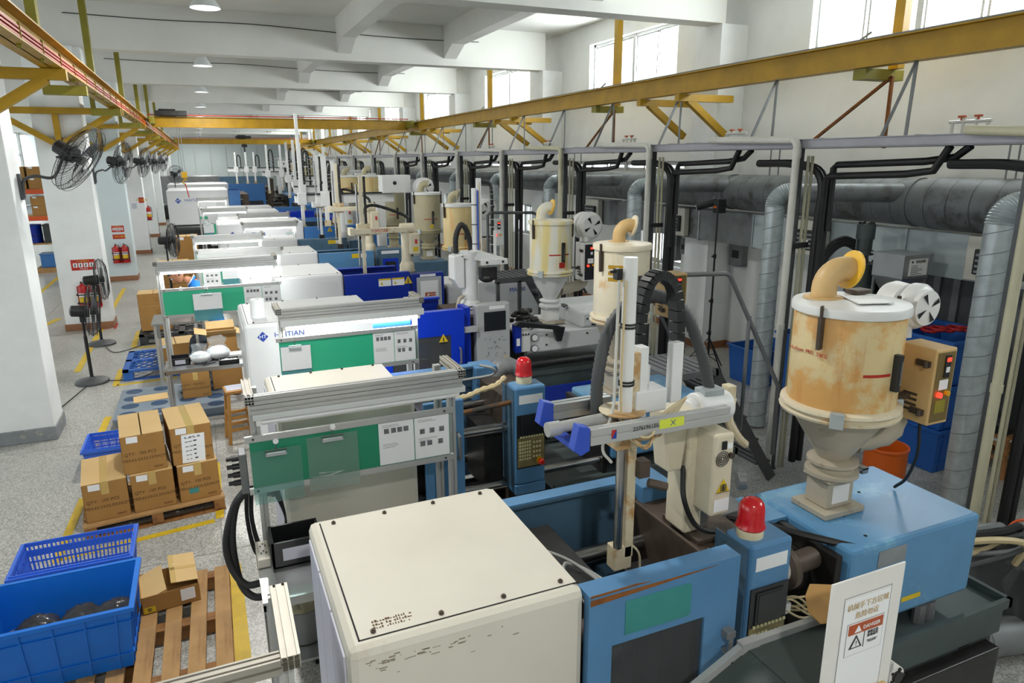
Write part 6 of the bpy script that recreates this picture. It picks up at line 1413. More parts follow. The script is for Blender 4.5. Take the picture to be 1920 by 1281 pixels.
wsign('small red sign above the single extinguisher', -2.0, -1.84, 1.74, 1.92, y3_-.002, 1)
# ================================================================== WORKER
def skin_figure(t, name, m, verts, edges, radii, sub=1, root=0):
    me = bpy.data.meshes.new(name); inv = WM[t].inverted(); me.from_pydata([inv @ Vector(v) for v in verts], edges, [])
    o = bpy.data.objects.new(name, me); COL.objects.link(o); o.parent = t; WM[o] = WM[t].copy(); me.materials.append(MATS[m])
    sk = o.modifiers.new('skin', 'SKIN'); sk.use_smooth_shade = True
    for i, r in enumerate(radii): d = me.skin_vertices[0].data[i]; d.radius = r if isinstance(r, tuple) else (r, r); d.use_root = (i == root)
    s = o.modifiers.new('sub', 'SUBSURF'); s.levels = s.render_levels = sub
    return o
WX, WY = -.02, 10.78
t = thing('person', 'worker in blue polo shirt with black hair bowed over a bench', 'person', (WX, WY, 0)); t.location.x -= .07
H_ = Vector((-.385, WY, 1.575))           # head, bowed forward over the table
pel, ch, sh, nk = Vector((.10, WY, .66)), Vector((.04, WY, 1.02)), Vector((-.10, WY, 1.38)), Vector((-.21, WY, 1.47))
V = [pel, Vector((.08, WY, .84)), ch, Vector((-.04, WY, 1.24)), sh, nk, Vector((-.30, WY, 1.515))]
E_ = [(i, i+1) for i in range(6)]; Rr = [(.15, .12), (.145, .115), (.165, .12), (.175, .12), (.12, .11), .06, .055]
skin_figure(t, 'torso', 'skin', V, E_, [(a[0]*.9, a[1]*.9) if isinstance(a, tuple) else a for a in Rr], 2)
shirt = skin_figure(t, 'shirt', 'shirt_blue', V[:6]+[Vector((-.10, WY-.17, 1.36)), Vector((-.16, WY-.22, 1.20)), Vector((-.10, WY+.17, 1.36)), Vector((-.16, WY+.22, 1.20))], E_[:5]+[(4, 6), (6, 7), (4, 8), (8, 9)], [tuple(q*1.04 for q in r) if isinstance(r, tuple) else .075 for r in Rr[:6]]+[.085, .075, .085, .075], 2)
b = MB(); b.tube(arc(nk+Vector((.02, 0, -.01)), .075, 0, 2*PI, (0, 1, 0), (.55, 0, .83), 20)[:-1], .018, 8, closed=True); b.build('collar', 'shirt_blue', t, smooth=True)
b = MB(); b.tube(arc(nk+Vector((.012, 0, .012)), .088, 0, 2*PI, (0, 1, 0), (.55, 0, .83), 20)[:-1], .006, 6, closed=True); b.build('collar_edge', 'paper', t, smooth=True)
for s in (-1, 1):
    el, wr = Vector((-.24, WY+s*.26, 1.06)), Vector((-.46, WY+s*.16, 1.02))
    skin_figure(t, 'arm', 'skin', [Vector((-.15, WY+s*.21, 1.22)), el, wr, wr+Vector((-.06, -s*.01, 0))], [(0, 1), (1, 2), (2, 3)], [.05, .042, .03, .034], 2)
    for f in range(4):
        p = wr+Vector((-.07, -s*.01+(f-1.5)*.019, .0)); L = (.07, .08, .076, .06)[f]
        b = MB(); b.tube(spline([p, p+Vector((-L*.5, 0, .008)), p+Vector((-L, 0, -.012))], 3), .0085, 7, rr=None); b.build('finger', 'skin', t, smooth=True)
    b = MB(); p = wr+Vector((-.035, -s*.035, 0)); b.tube(spline([p, p+Vector((-.03, -s*.022, .004)), p+Vector((-.058, -s*.022, -.01))], 3), .010, 7); b.build('thumb', 'skin', t, smooth=True)
    skin_figure(t, 'trouser_leg', 'trousers', [Vector((.12, WY+s*.09, .63)), Vector((-.26, WY+s*.12, .60)), Vector((-.28, WY+s*.12, .32)), Vector((-.26, WY+s*.12, .09))], [(0, 1), (1, 2), (2, 3)], [.10, .075, .06, .052], 2)
    b = MB(); b.ball((-.31, WY+s*.12, .05), .06, 12, 8, (1.9, .75, .8)); b.build('shoe', 'black_plastic', t, smooth=True)
# head looks down-left: local axes (forward, side, up)
fw, upv = Vector((-.62, 0, -.78)).normalized(), Vector((-.78, 0, .62)).normalized(); sd = Vector((0, 1, 0))
def hp(f, s, u): return H_+fw*f+sd*s+upv*u
def shell(prof, name, m, n=20, keep=None):
    pts = []
    for u, rf, rb, rs, off in prof:
        for j in range(n):
            a = 2*PI*j/n; ca_ = math.cos(a); pts.append(hp(off+(rf if ca_ > 0 else rb)*ca_, rs*math.sin(a), u))
    m_ = len(prof); b = MB(); b.add(pts, [(i*n+j, i*n+(j+1) % n, (i+1)*n+(j+1) % n, (i+1)*n+j) for i in range(m_-1) for j in range(n)]+[tuple(range(n)), tuple(range((m_-1)*n, m_*n))])
    return b.build(name, m, t, smooth=True)
shell([(-.125, .02, .02, .025, .05), (-.115, .045, .05, .045, .03), (-.07, .075, .075, .062, .01), (-.02, .09, .09, .072, 0), (.03, .092, .10, .076, 0), (.075, .08, .09, .068, -.005), (.105, .05, .06, .045, -.008), (.118, .01, .01, .01, -.01)], 'head', 'skin')
shell([(-.045, -.01, .097, .077, -.012), (-.0, .0, .105, .081, -.008), (.035, .05, .108, .083, -.006), (.06, .092, .104, .080, -.005), (.09, .078, .088, .068, -.008), (.118, .045, .055, .045, -.01), (.128, .01, .01, .01, -.01)], 'hair', 'hair')
b = MB(); b.add([hp(.085, -.012, .02), hp(.085, .012, .02), hp(.118, .012, -.028), hp(.118, -.012, -.028), hp(.085, -.018, -.04), hp(.085, .018, -.04)], [(0, 1, 2, 3), (3, 2, 5, 4), (0, 3, 4), (1, 5, 2)]); b.build('nose', 'skin', t, smooth=True)
for s in (-1, 1):
    b = MB(); b.ball(hp(.085, s*.03, .005), .011, 8, 6); b.build('eye', 'paper', t, smooth=True); b = MB(); b.ball(hp(.093, s*.03, .005), .006, 6, 5); b.build('iris', 'hair', t, smooth=True)
    b = MB(); b.bar(hp(.094, s*.016, .026), hp(.088, s*.045, .026), .006, .006); b.build('eyebrow', 'hair', t)
    b = MB(); b.ball(hp(-.012, s*.078, -.008), .03, 10, 8, (.7, .35, 1)); b.build('ear', 'skin', t, smooth=True)
b = MB(); b.ball(hp(.078, 0, -.068), .022, 8, 6, (.4, 1, .4)); b.build('mouth', 'sign_orange', t, smooth=True)
stool('wooden stool under the seated worker', .05, WY, .30, .50)
# small bench before the worker
t = thing('steel_bench', 'small steel bench under the bowed worker', 'table', (-.45, WY, 0)); b = MB(); b.box((-.82, WY-.34, .93), (-.22, WY+.34, .955)); b.build('table_top', 'stainless', t)
for x in (-.78, -.27):
    for y in (WY-.3, WY+.3): b = MB(); b.box((x-.018, y-.018, 0), (x+.018, y+.018, .93)); b.build('leg', 'aluminium', t)
# ================================================================== STORAGE RACK beyond the columns
t = thing('storage_rack', 'orange beamed storage rack seen between the two nearest columns', 'rack', (-4.3, 24.4, 0))
for x in (-6.6, -3.05):
    for y in (24.0, 24.9): b = MB(); b.box((x-.04, y-.04, 0), (x+.04, y+.04, 3.3)); b.build('upright', 'pallet_blue', t)
RZ = (1.55, 2.30)
for z in RZ:
    for y in (23.98, 24.92): b = MB(); b.box((-6.6, y-.025, z-.07), (-3.05, y+.025, z+.06)); b.build('beam', 'orange_rack', t)
    b = MB(); b.box((-6.6, 24.0, z+.055), (-3.05, 24.9, z+.065)); b.build('shelf_board', 'cardboard_pale', t)
W_ = ['leftmost', 'second', 'third', 'fourth', 'fifth', 'last']
def rbox(lb, x, z, w, h, m='cardboard_side', y=24.3): 
    o = carton(lb, x, y, z, w, .45, h, 0, tape=False, group='cartons on the storage rack'); return o
n_ = 0
for z, hh, rows in ((2.37, .30, ((-4.75, .44), (-4.28, .40), (-3.86, .40), (-3.42, .36))), (1.62, .26, ((-4.30, .40), (-3.84, .42), (-3.38, .40)))):
    for j in range(2):
        for i, (x, w) in enumerate(rows):
            rbox('%s carton in the %s row on the %s shelf of the orange rack' % (W_[i], ('lower', 'upper')[j], 'upper' if z > 2 else 'lower'), x, z+j*(hh+.01), w, hh)
rbox('carton standing on the pallet end under the orange rack', -3.62, .86, .42, .42); 
t = thing('wooden_pallet', 'wooden pallet with dark crate and blue box under the orange rack', 'pallet', (-4, 24.2, 0)); b = MB(); b.box((-4.6, 23.8, .0), (-3.35, 24.9, .13)); b.build('pallet_body', 'wood', t)
t = thing('crate', 'dark grey crate on the wooden pallet under the orange rack', 'crate', (-3.75, 24.2, .13)); b = MB(); b.box((-4.02, 23.95, .135), (-3.5, 24.5, .62)); b.build('crate_body', 'tank_dark', t, bev=.01); b = MB(); b.box((-3.9, 23.94, .5), (-3.62, 23.95, .55)); b.build('handle_slot', 'black_void', t)
t = thing('crate', 'light blue box beside the dark crate under the orange rack', 'crate', (-4.25, 24.2, .13)); b = MB(); b.box((-4.48, 23.95, .135), (-4.08, 24.5, .50)); b.build('crate_body', 'blue_far', t, bev=.01); b = MB(); b.box((-4.5, 23.93, .50), (-4.06, 24.52, .53)); b.build('lid', 'blue_far', t)
t = thing('crate', 'dark grey tub on a shelf board behind the light blue box', 'crate', (-4.1, 24.3, .84)); b = MB(); b.box((-4.3, 23.95, .845), (-3.88, 24.5, 1.35)); b.build('crate_body', 'tank_dark', t, bev=.01); b = MB(); b.box((-4.32, 23.93, 1.33), (-3.86, 24.52, 1.36)); b.build('rim', 'steel_dark', t)
t = thing('drum', 'dark blue drum at the left under the orange rack', 'drum', (-4.6, 24.2, .84)); b = MB(); b.lathe([(0, 0), (.25, 0), (.25, .5), (.26, .52), (0, .53)], (-4.62, 24.25, .845), 20); b.build('drum_body', 'blue_deep', t, smooth=True); b = MB(); b.lathe([(.255, .2), (.262, .21), (.255, .22)], (-4.62, 24.25, .845), 20); b.build('hoop', 'steel_dark', t)
t = thing('rack_board', 'shelf board between the pallet and the orange beams', 'shelf', (-4, 24.3, .8)); b = MB(); b.box((-5.2, 23.9, .80), (-3.2, 24.9, .84)); b.build('board', 'wood', t)
for x in (-5.15, -3.25):
    b = MB(); b.box((x-.03, 23.95, 0), (x+.03, 24.85, .8)); b.build('leg', 'wood_dark', t)

# ================================================================== PIPES, TRAYS AND DUCTS ALONG THE RIGHT WALL
TX = 5.03
t = thing('pipe_tray', 'long grey steel tray carrying pipes above the machines', 'tray', (TX+.15, 20, 3.18))
b = MB()
b.box((TX, 1.2, 3.185), (TX+.008, 58, 3.265)); b.box((TX, 1.2, 3.185), (TX+.42, 58, 3.193)); b.box((TX+.412, 1.2, 3.185), (TX+.42, 58, 3.265)); b.box((TX-.02, 1.2, 3.185), (TX, 58, 3.190)); b.box((TX-.02, 1.2, 3.26), (TX, 58, 3.265))
b.build('tray_channel', 'tray_grey', t)
for i, (dx, z, r, m_) in enumerate(((.10, 3.235, .035, 'pvc_white'), (.21, 3.235, .04, 'steel_grey'), (.32, 3.24, .035, 'pvc_white'))):
    b = MB(); b.cyl((TX+dx, 1.2, z), (TX+dx, 58, z), r, n=10); b.build('header_pipe', m_, t, smooth=True)
PY = [2.92, 4.97, 7.3, 9.6, 11.9, 14.3, 16.9, 19.5, 22.4, 25.4, 28.6, 32, 36, 40, 45, 50]
PLACE = ['beside the nearest machine', 'behind the amber hopper', 'behind the cream hopper', 'beside the clean white hopper', 'beside the gold hopper', 'beside the olive hopper', 'seventh along the tray', 'eighth along the tray', 'ninth along the tray', 'tenth along the tray', 'eleventh along the tray', 'twelfth along the tray', 'thirteenth along the tray', 'fourteenth along the tray', 'fifteenth along the tray', 'sixteenth along the tray']
for i, y in enumerate(PY):
    t = thing('drop_pipe', 'white water pipe dropping from the tray, %s' % PLACE[i], 'pipe', (TX-.02, y, 0), group='pipe drops from the tray')
    m_ = 'pvc_beige' if i in (0, 3) else 'pvc_white'
    b = MB(); b.tube([(TX-.06, y, .02), (TX-.06, y, 3.19)]+arc((TX-.06, y+.07, 3.19), .07, PI, PI/2, (0, 1, 0), (0, 0, 1), 5)+[(TX-.06, y+1.2 if i else y+.5, 3.285)], .034, 10); b.build('water_pipe', m_, t, smooth=True)
    b = MB(); b.cyl((TX-.06, y, 3.10), (TX-.06, y, 3.18), .042, n=12); b.build('coupling', m_, t, smooth=True); b = MB(); b.cyl((TX-.06, y, 1.5), (TX-.06, y, 1.56), .04, n=12); b.build('coupling', m_, t, smooth=True)
    b = MB(); b.box((TX-.0, y-.0, 2.28), (TX+.19, y+.045, 2.33)); b.build('pipe_clamp', 'steel_dark', t)
    b = MB(); b.cyl((TX+.11, y+.02, .02), (TX+.11, y+.02, 3.12), .014, n=8); b.cyl((TX+.16, y+.02, .02), (TX+.16, y+.02, 3.12), .014, n=8); b.build('thin_pipe', 'pvc_beige', t, smooth=True)
    p = thing('steel_post', 'grey steel post carrying the tray, %s' % PLACE[i], 'post', (TX+.06, y+.06, 0), group='posts of the pipe tray')
    b = MB(); b.box((TX+.02, y+.05, 0), (TX+.09, y+.12, 3.185)); b.build('post', 'steel_frame', p, bev=.003)
    b = MB(); b.box((TX+.012, y+.04, 0), (TX+.098, y+.13, .012)); b.build('foot_plate', 'steel_dark', p)
    h = thing('black_hose', 'black insulated hose hanging beside the post, %s' % PLACE[i], 'hose', (TX+.2, y, 0), group='black hoses beside the posts')
    for k, dx in enumerate((.0, .085)):
        b = MB(); b.tube(spline([(TX+.24+dx, y+.8, 3.05), (TX+.23+dx, y+.3, 3.04), (TX+.22+dx, y-.04+.04*k, 2.92), (TX+.22+dx, y-.05, 2.4), (TX+.21+dx, y-.05, 1.2), (TX+.22+dx, y-.04, .10)], 6), .036, 8); b.build('hose_run', 'rubber', h, smooth=True)
for i, y in enumerate(PY[1:8]):
    t = thing('insulated_pipe', 'pair of black insulated pipes rising into the tray, %s' % PLACE[i+1], 'pipe', (TX+.1, y, 3), group='black pipes under the tray')
    for k in range(2):
        x = TX+.22+.06*k; z = 2.94+.10*k
        b = MB(); b.tube([(x, y-.10-.02*k, z-.9+.3*k), (x, y-.10-.02*k, z-.03), (x, y-.14-.02*k, z), (x, y-.9-.12*k, z+.03), (x, y-1.14-.12*k, z+.06), (x, y-1.25-.12*k, 3.183)], .03, 10); b.build('pipe_run', 'rubber', t, smooth=True)
# struts between the runway and the tray
for i, y in enumerate([5.2, 7.08, 9.0, 10.9, 12.7, 14.6, 16.5, 18.4, 20.3, 22.2, 24.5, 27, 30, 33]):
    t = thing('tray_strut', 'pair of grey flat struts down from the yellow runway, %s from the near end' % (ORD+['thirteenth', 'fourteenth'])[i], 'strut', (6.6, y, 3.3), group='struts under the right runway')
    b = MB(); b.bar((6.66, y, 4.03), (6.66, y+.02, 3.28), .035, .012, up=(1, 0, 0)); b.build('strut', 'steel_grey', t)
    b = MB(); b.bar((6.64, y-.02, 4.05), (6.28, y-.0, 3.28), .035, .012, up=(0, 1, 0)); b.build('strut', 'steel_grey', t)
    b = MB(); b.box((TX+.42, y-.02, 3.245), (6.72, y+.02, 3.285)); b.build('cross_arm', 'steel_grey', t)
for i, (y, lb) in enumerate(((4.35, 'nearest'), (7.4, 'second'), (9.9, 'third'), (12.8, 'fourth'), (15.8, 'fifth'))):
    t = thing('valve_set', '%s white valve set with red handles standing on the pipe tray' % lb, 'valves', (6.3, y, 3.29), group='valve sets on the tray')
    b = MB()
    for dy in (-.16, .16): b.tube([(6.35, y+dy, 3.285), (6.35, y+dy, 3.42)], .016, 8)
    b.tube([(6.35, y-.19, 3.41), (6.35, y+.19, 3.41)], .016, 8)
    for dy in (-.06, .06): b.tube([(6.35, y+dy, 3.285), (6.35, y+dy, 3.44)], .014, 8)
    b.build('pipe_frame', 'pvc_white', t, smooth=True)
    for dy in (-.07, .08): b = MB(); b.box((6.33, y+dy-.03, 3.445), (6.37, y+dy+.03, 3.465)); b.cyl((6.35, y+dy, 3.42), (6.35, y+dy, 3.45), .012, n=8); b.build('valve_handle', 'sign_orange', t, bev=.004)
    b = MB(); b.box((TX+.42, y-.2, 3.265), (6.6, y-.16, 3.285)); b.box((TX+.42, y+.16, 3.265), (6.6, y+.2, 3.285)); b.build('carrier', 'steel_grey', t)
# round main duct in stepped sections, with its branches
t = thing('round_duct', 'big grey round air duct running along the right wall', 'duct', (7.1, 20, 2.6))
def seams(y0, y1, r, st=.22):
    b = MB(); y = y0
    while y < y1: b.cyl((7.1, y, 2.63), (7.1, y+.008, 2.63), r+.003, n=30, cap=False); y += st
    return b
for i, (y0, y1, r) in enumerate(((1.0, 5.25, .27), (5.25, 8.2, .25), (8.2, 14, .24), (14, 22, .22), (22, 40, .20))):
    b = MB(); b.cyl((7.1, y0, 2.63), (7.1, y1-.16, 2.63), r, n=30); b.cyl((7.1, y1-.16, 2.63), (7.1, y1, 2.63), r, r-.02, n=30); b.build('duct_section', 'galv_dark', t, smooth=True)
    b = MB(); b.cyl((7.1, y0+.02, 2.63), (7.1, y0+.06, 2.63), r+.012, n=30); b.build('duct_collar', 'galv_dark', t, smooth=True)
    if y0 < 14: seams(y0+.2, y1-.2, r, .24).build('duct_seam', 'steel_frame', t, stuff=True)
for y in (2.2, 4.4, 7.5, 10.4, 13): b = MB(); b.cyl((7.05, y, 2.85), (7.05, y, 3.3), .010, n=6); b.cyl((7.2, y, 2.85), (7.2, y, 3.3), .010, n=6); b.build('hanger_rod', 'steel_grey', t)
for i, y in enumerate((3.6, 6.04, 8.84, 11.64, 14.3, 17.0, 20.0)):
    t = thing('branch_duct', 'galvanised spiral riser with ribbed elbow into the big duct, %s' % PLACE[i+0], 'duct', (5.8, y, 0), group='galvanised risers')
    b = MB(); b.cyl((5.8, y, .02), (5.8, y, 2.60), .105, n=20); rs = b.build('riser', 'galv', t, smooth=True)
    b = MB(); n_t = 14
    b.tube([Vector((5.8+.1065*math.cos(k*2*PI/20), y+.1065*math.sin(k*2*PI/20), .05+k*.0085)) for k in range(300)], .0035, 3); b.build('spiral_seam', 'galv_dark', rs)
    d = Vector((1.0, -.55, 0)).normalized(); c = Vector((5.8, y, 2.58))+d*.15
    pts = arc(c, .15, PI, PI/2, d, (0, 0, 1), 30); b = MB(); b.tube(pts, .105, 16, rr=[.101+.011*(k % 2) for k in range(31)]); b.build('ribbed_elbow', 'galv', t, smooth=True)
    e = pts[-1]; q = e+d*((6.95-e.x)/d.x); b = MB(); b.tube([e, q], .10, 16); b.build('branch', 'galv_dark', t, smooth=True)
    b = MB(); b.cyl(e+d*.02, e+d*.06, .108, n=16); b.build('collar', 'galv', t, smooth=True)
# rectangular supply duct with outlets
t = thing('supply_duct', 'pale sheet metal supply duct under the big round duct', 'duct', (7.6, 6, 1.88))
for i in range(9):
    y0 = .6+1.2*i; b = MB(); b.box((7.12, y0, 1.87), (7.395, y0+1.19, 2.335)); s_ = b.build('duct_section', 'duct_pale' if i in (2, 3, 4, 5) else 'galv_dark', t, bev=.004)
    b = MB(); b.box((7.105, y0-.012, 1.855), (7.397, y0+.012, 2.345)); b.build('flange', 'galv', t)
for i, y in enumerate((4.36, 6.70, 9.5, 12.2)):
    t = thing('air_outlet', 'cream air outlet with black grille on the supply duct, %s' % ['nearest', 'second', 'third', 'fourth'][i], 'air outlet', (7.2, y, 1.9), group='air outlets along the wall')
    if i == 3: b = MB(); b.box((7.12, y-.5, 1.87), (7.395, y+.5, 2.335)); b.build('back_box', 'galv_dark', t)
    b = MB(); b.box((7.0, y-.27, 1.90), (7.104, y+.27, 2.34)); b.build('outlet_box', 'cream_side', t, bev=.012)
    b = MB(); b.box((6.955, y-.20, 1.97), (7.0, y+.16, 2.22)); b.build('grille_frame', 'black_plastic', t, bev=.01)
    for k in range(4): b = MB(); b.box((6.94, y-.17, 1.99+.055*k), (6.96, y+.13, 2.012+.055*k), Matrix.Identity(4)); b.build('louvre', 'grey_base', t)
    b = MB(); b.box((6.935, y-.08, 2.07), (6.95, y+.06, 2.10)); b.build('louvre_tab', 'paper_worn', t)
# grey wall panel board under the supply duct
t = thing('wall_panel', 'dark corrugated sheet fixed low on the wall behind the blue bins', 'panel', (7.85, 4, 0))
b = MB(); b.box((7.84, 1.0, .12), (7.88, 5.9, 1.85)); b.build('sheet', 'steel_frame', t)
for k in range(20): b = MB(); b.box((7.815, 1.1+.24*k, .12), (7.84, 1.18+.24*k, 1.85)); b.build('rib', 'galv_dark', t)
for i, (y, z, w, h, lb) in enumerate(((8.88, 1.42, .30, .42, 'grey switch box with conduits on the pillar side of the light stand'), (10.55, 1.30, .22, .55, 'tall grey control box left of the light stand on the wall'), (10.25, 1.45, .16, .28, 'small grey box beside the tall grey control box'), (8.15, 1.42, .18, .2, 'little dark socket box right of the switch box'), (7.15, 1.20, .3, .55, 'grey breaker box on the wall by the galvanised riser'), (4.0, 1.0, .3, .62, 'grey breaker box near the right edge of the photo'))):
    t = thing('switch_box', lb, 'electrical box', (7.8, y, z), group='electrical boxes on the wall')
    xw = XR if 9.1 < y < 9.7 else (7.815 if y < 6 else XW)
    b = MB(); b.box((xw-.12, y-w/2, z), (xw, y+w/2, z+h)); b.build('box_body', 'steel_grey', t, bev=.008)
    b = MB(); b.box((xw-.125, y-w*.25, z+h*.3), (xw-.12, y+w*.25, z+h*.6)); b.build('box_window', 'black_plastic', t)
    for dy in (-.05, .05): b = MB(); b.cyl((xw-.04, y+dy, z+h), (xw-.04, y+dy, 1.86), .018, n=8); b.build('conduit', 'pvc_white', t)
# ------------------------------------------------------------------ light stand of the photographer
t = thing('light_stand', 'thin black light stand with a flash head and battery pack near the wall', 'light stand', (6.63, 7.99, 0))
b = MB(); b.cyl((6.63, 7.99, .25), (6.63, 7.99, 1.1), .017, n=10); b.cyl((6.63, 7.99, 1.1), (6.63, 7.99, 1.75), .014, n=10); b.cyl((6.63, 7.99, 1.75), (6.63, 7.99, 2.36), .011, n=10); b.build('column', 'black_plastic', t, smooth=True)
for z in (.62, 1.1, 1.75): b = MB(); b.cyl((6.63, 7.99, z-.03), (6.63, 7.99, z+.03), .024, n=10); b.box((6.58, 7.98, z-.01), (6.63, 8.0, z+.01)); b.build('clamp', 'black_plastic', t)
for k in range(3):
    a = 2*PI*k/3+.4; b = MB(); b.bar((6.63, 7.99, .55), (6.63+.45*math.cos(a), 7.99+.45*math.sin(a), .015), .018, .01); b.bar((6.63, 7.99, .28), (6.63+.25*math.cos(a), 7.99+.25*math.sin(a), .25), .012, .008); b.build('leg', 'black_plastic', t)
b = MB(); b.box((6.56, 7.90, 2.36), (6.70, 8.02, 2.56)); b.build('battery_pack', 'black_plastic', t, bev=.01)
b = MB(); b.box((6.555, 7.93, 2.43), (6.56, 8.0, 2.46)); b.build('orange_band', 'orange_drum', t)
b = MB(); b.cyl((6.60, 8.05, 2.50), (6.45, 8.22, 2.43), .045, .05, n=16); b.build('flash_head', 'black_plastic', t, smooth=True)
b = MB(); b.cyl((6.45, 8.22, 2.43), (6.447, 8.224, 2.428), .042, n=16); b.build('flash_glass', 'paper', t)
b = MB(); b.box((6.585, 8.0, 2.50), (6.60, 8.06, 2.60)); b.build('bracket', 'chrome', t)
# ------------------------------------------------------------------ blue bins and odds on the far floor
bw = bin_('big blue bin on the floor by the pillar and light stand', 6.75, 7.55, 7.1, 7.7, .004, .52, 'pallet_blue')
for i, (lb, z) in enumerate((('bottom blue bin of the stack near the wall behind the amber hopper', .004), ('middle blue bin of the stack near the wall behind the amber hopper', .46), ('topmost blue bin with red things of the stack behind the amber hopper', .92))):
    bin_(lb, 6.45, 7.25, 4.25, 5.15, z, z+.46, 'pallet_blue', group if False else False)
t = thing('red_parts', 'red plastic parts lying in the topmost blue bin', 'parts', (6.9, 4.7, 1.3)); b = MB()
for k in range(5): b.tube(arc((6.75+.09*k, 4.72-.03*k, 1.375+.01*(k % 2)), .07, 0, 2*PI, (1, 0, 0), (0, 1, .1), 14)[:-1], .016, 6, closed=True)
b.build('red_rings', 'red_paint', t, smooth=True, stuff=True)
bin_('tall blue bin standing against the white pipe by the wall', 6.6, 7.2, 6.1, 6.65, .004, .95, 'pallet_blue', False, 'bin', 5)
stool('worn low stool with dark seat near the right wall', 7.1, 4.05, .26, .44, 'wood_dark', 'black_plastic')
t = thing('stool_box', 'small cream box on the rung of the worn low stool', 'box', (7.1, 4.05, .2)); b = MB(); b.box((7.03, 3.97, .345), (7.16, 4.12, .40)); b.build('box_body', 'paper_worn', t, bev=.004); b = MB(); b.box((7.05, 3.99, .40), (7.14, 4.1, .403)); b.build('box_lid', 'cardboard_pale', t)
t = thing('waste_drum', 'orange plastic drum on the floor behind the amber hopper', 'drum', (5.2, 3.9, 0)); b = MB(); b.lathe([(0, 0), (.16, 0), (.18, .25), (.18, .55), (.19, .56), (.19, .58), (.17, .58), (.165, .05), (0, .05)], (5.45, 4.05, 0), 24); b.build('drum_body', 'orange_drum', t, smooth=True)
b = MB(); b.lathe([(.181, .3), (.187, .31), (.181, .32)], (5.45, 4.05, 0), 24); b.build('hoop', 'orange_drum', t)
# hydraulic unit and stainless feeder
t = thing('hydraulic_unit', 'olive grey hydraulic motor on a tall drum behind the amber hopper', 'motor', (6.5, 5.5, 0))
b = MB(); b.cyl((6.6, 5.5, 1.0), (6.6, 5.5, 1.98), .16, n=22); b.cyl((6.6, 5.5, 0), (6.6, 5.5, 1.0), .10, n=16); b.build('drum_body', 'tank_green', t, smooth=True)
b = MB(); b.cyl((6.6, 5.5, 1.98), (6.6, 5.5, 2.07), .06, n=16); b.build('chrome_neck', 'chrome', t, smooth=True)
b = MB(); b.cyl((6.6, 5.5, 2.07), (6.6, 5.5, 2.12), .10, n=16); b.cyl((6.6, 5.5, 2.12), (6.6, 5.5, 2.24), .08, n=16); b.cyl((6.6, 5.5, 2.24), (6.6, 5.5, 2.40), .095, n=16); b.build('motor', 'hopper_olive' if False else 'tank_green', t, smooth=True)
for k in range(6): a = k*PI/3; b = MB(); b.cyl((6.6+.07*math.cos(a), 5.5+.07*math.sin(a), 2.40), (6.6+.07*math.cos(a), 5.5+.07*math.sin(a), 2.425), .014, n=6); b.build('bolt', 'steel_dark', t)
for k in range(4): b = MB(); b.tube(spline([(6.52, 5.55, 2.22-.03*k), (6.38, 5.6, 2.26-.03*k), (6.22, 5.65, 2.16-.05*k), (6.15, 5.7, 1.85-.05*k), (6.15, 5.72, 1.1)], 7), .016, 7); b.build('black_hose', 'rubber', t, smooth=True)
b = MB(); b.box((6.74, 5.35, 0), (6.86, 5.5, 2.0)); b.build('side_post', 'steel_dark', t)
t = thing('feeder_hopper', 'shiny stainless feeder box with a funnel and a white notice', 'feeder', (6.6, 5.0, 1.2))
b = MB(); b.box((6.42, 4.86, 1.90), (6.80, 5.22, 2.13)); b.build('box_body', 'stainless', t, bev=.004)
b = MB(); b.box((6.40, 4.84, 2.13), (6.82, 5.24, 2.145)); b.build('lid', 'stainless', t)
b = MB(); b.add([(6.42, 4.86, 1.9), (6.80, 4.86, 1.9), (6.80, 5.22, 1.9), (6.42, 5.22, 1.9), (6.55, 4.98, 1.62), (6.67, 4.98, 1.62), (6.67, 5.10, 1.62), (6.55, 5.10, 1.62)], [(0, 1, 5, 4), (1, 2, 6, 5), (2, 3, 7, 6), (3, 0, 4, 7), (0, 1, 2, 3), (4, 5, 6, 7)]); b.build('funnel', 'stainless', t)
b = MB(); b.box((6.50, 4.855, 1.93), (6.77, 4.859, 2.10)); nt_ = b.build('notice', 'paper_worn', t); txt('使用说明', (6.66, 4.853, 2.07), .035, 'ink', nt_)
k = MB()
for i in range(6): k.box((6.53, 4.8535, 1.945+.017*i), (6.60+.13*RN.random(), 4.855, 1.950+.017*i))
k.box((6.53, 4.8535, 2.06), (6.555, 4.855, 2.08)); k.build('print', 'ink', nt_, stuff=True)
for x in (6.44, 6.78):
    for y in (4.88, 5.20): b = MB(); b.box((x-.012, y-.012, 1.42), (x+.012, y+.012, 1.9)); b.build('leg', 'steel_grey', t)
# ------------------------------------------------------------------ stairs and platform by the second machine
t = thing('access_stairs', 'grey steel platform with stairs and handrail beside the second hopper', 'stairs', (4.2, 5.1, 0))
for k in range(7): b = MB(); x = 3.58+.075*k; b.box((x, 4.80, 1.245), (x+.045, 5.38, 1.27)); b.build('grating_bar', 'steel_grey', t)
b = MB()
for a, c in (((3.55, 4.78, 1.21), (4.10, 4.81, 1.27)), ((3.55, 5.37, 1.21), (4.10, 5.40, 1.27)), ((3.55, 4.78, 1.21), (3.58, 5.40, 1.27)), ((4.07, 4.78, 1.21), (4.10, 5.40, 1.27))): b.box(a, c)
b.build('platform_frame', 'steel_grey', t)
for y in (4.80, 5.38):
    for x in (3.57, 4.08): b = MB(); b.box((x-.02, y-.02, 0), (x+.02, y+.02, 1.21)); b.build('leg', 'steel_frame', t)
    b = MB(); b.bar((4.08, y, 1.22), (4.86, y, .05), .03, .10); b.build('stringer', 'steel_frame', t)
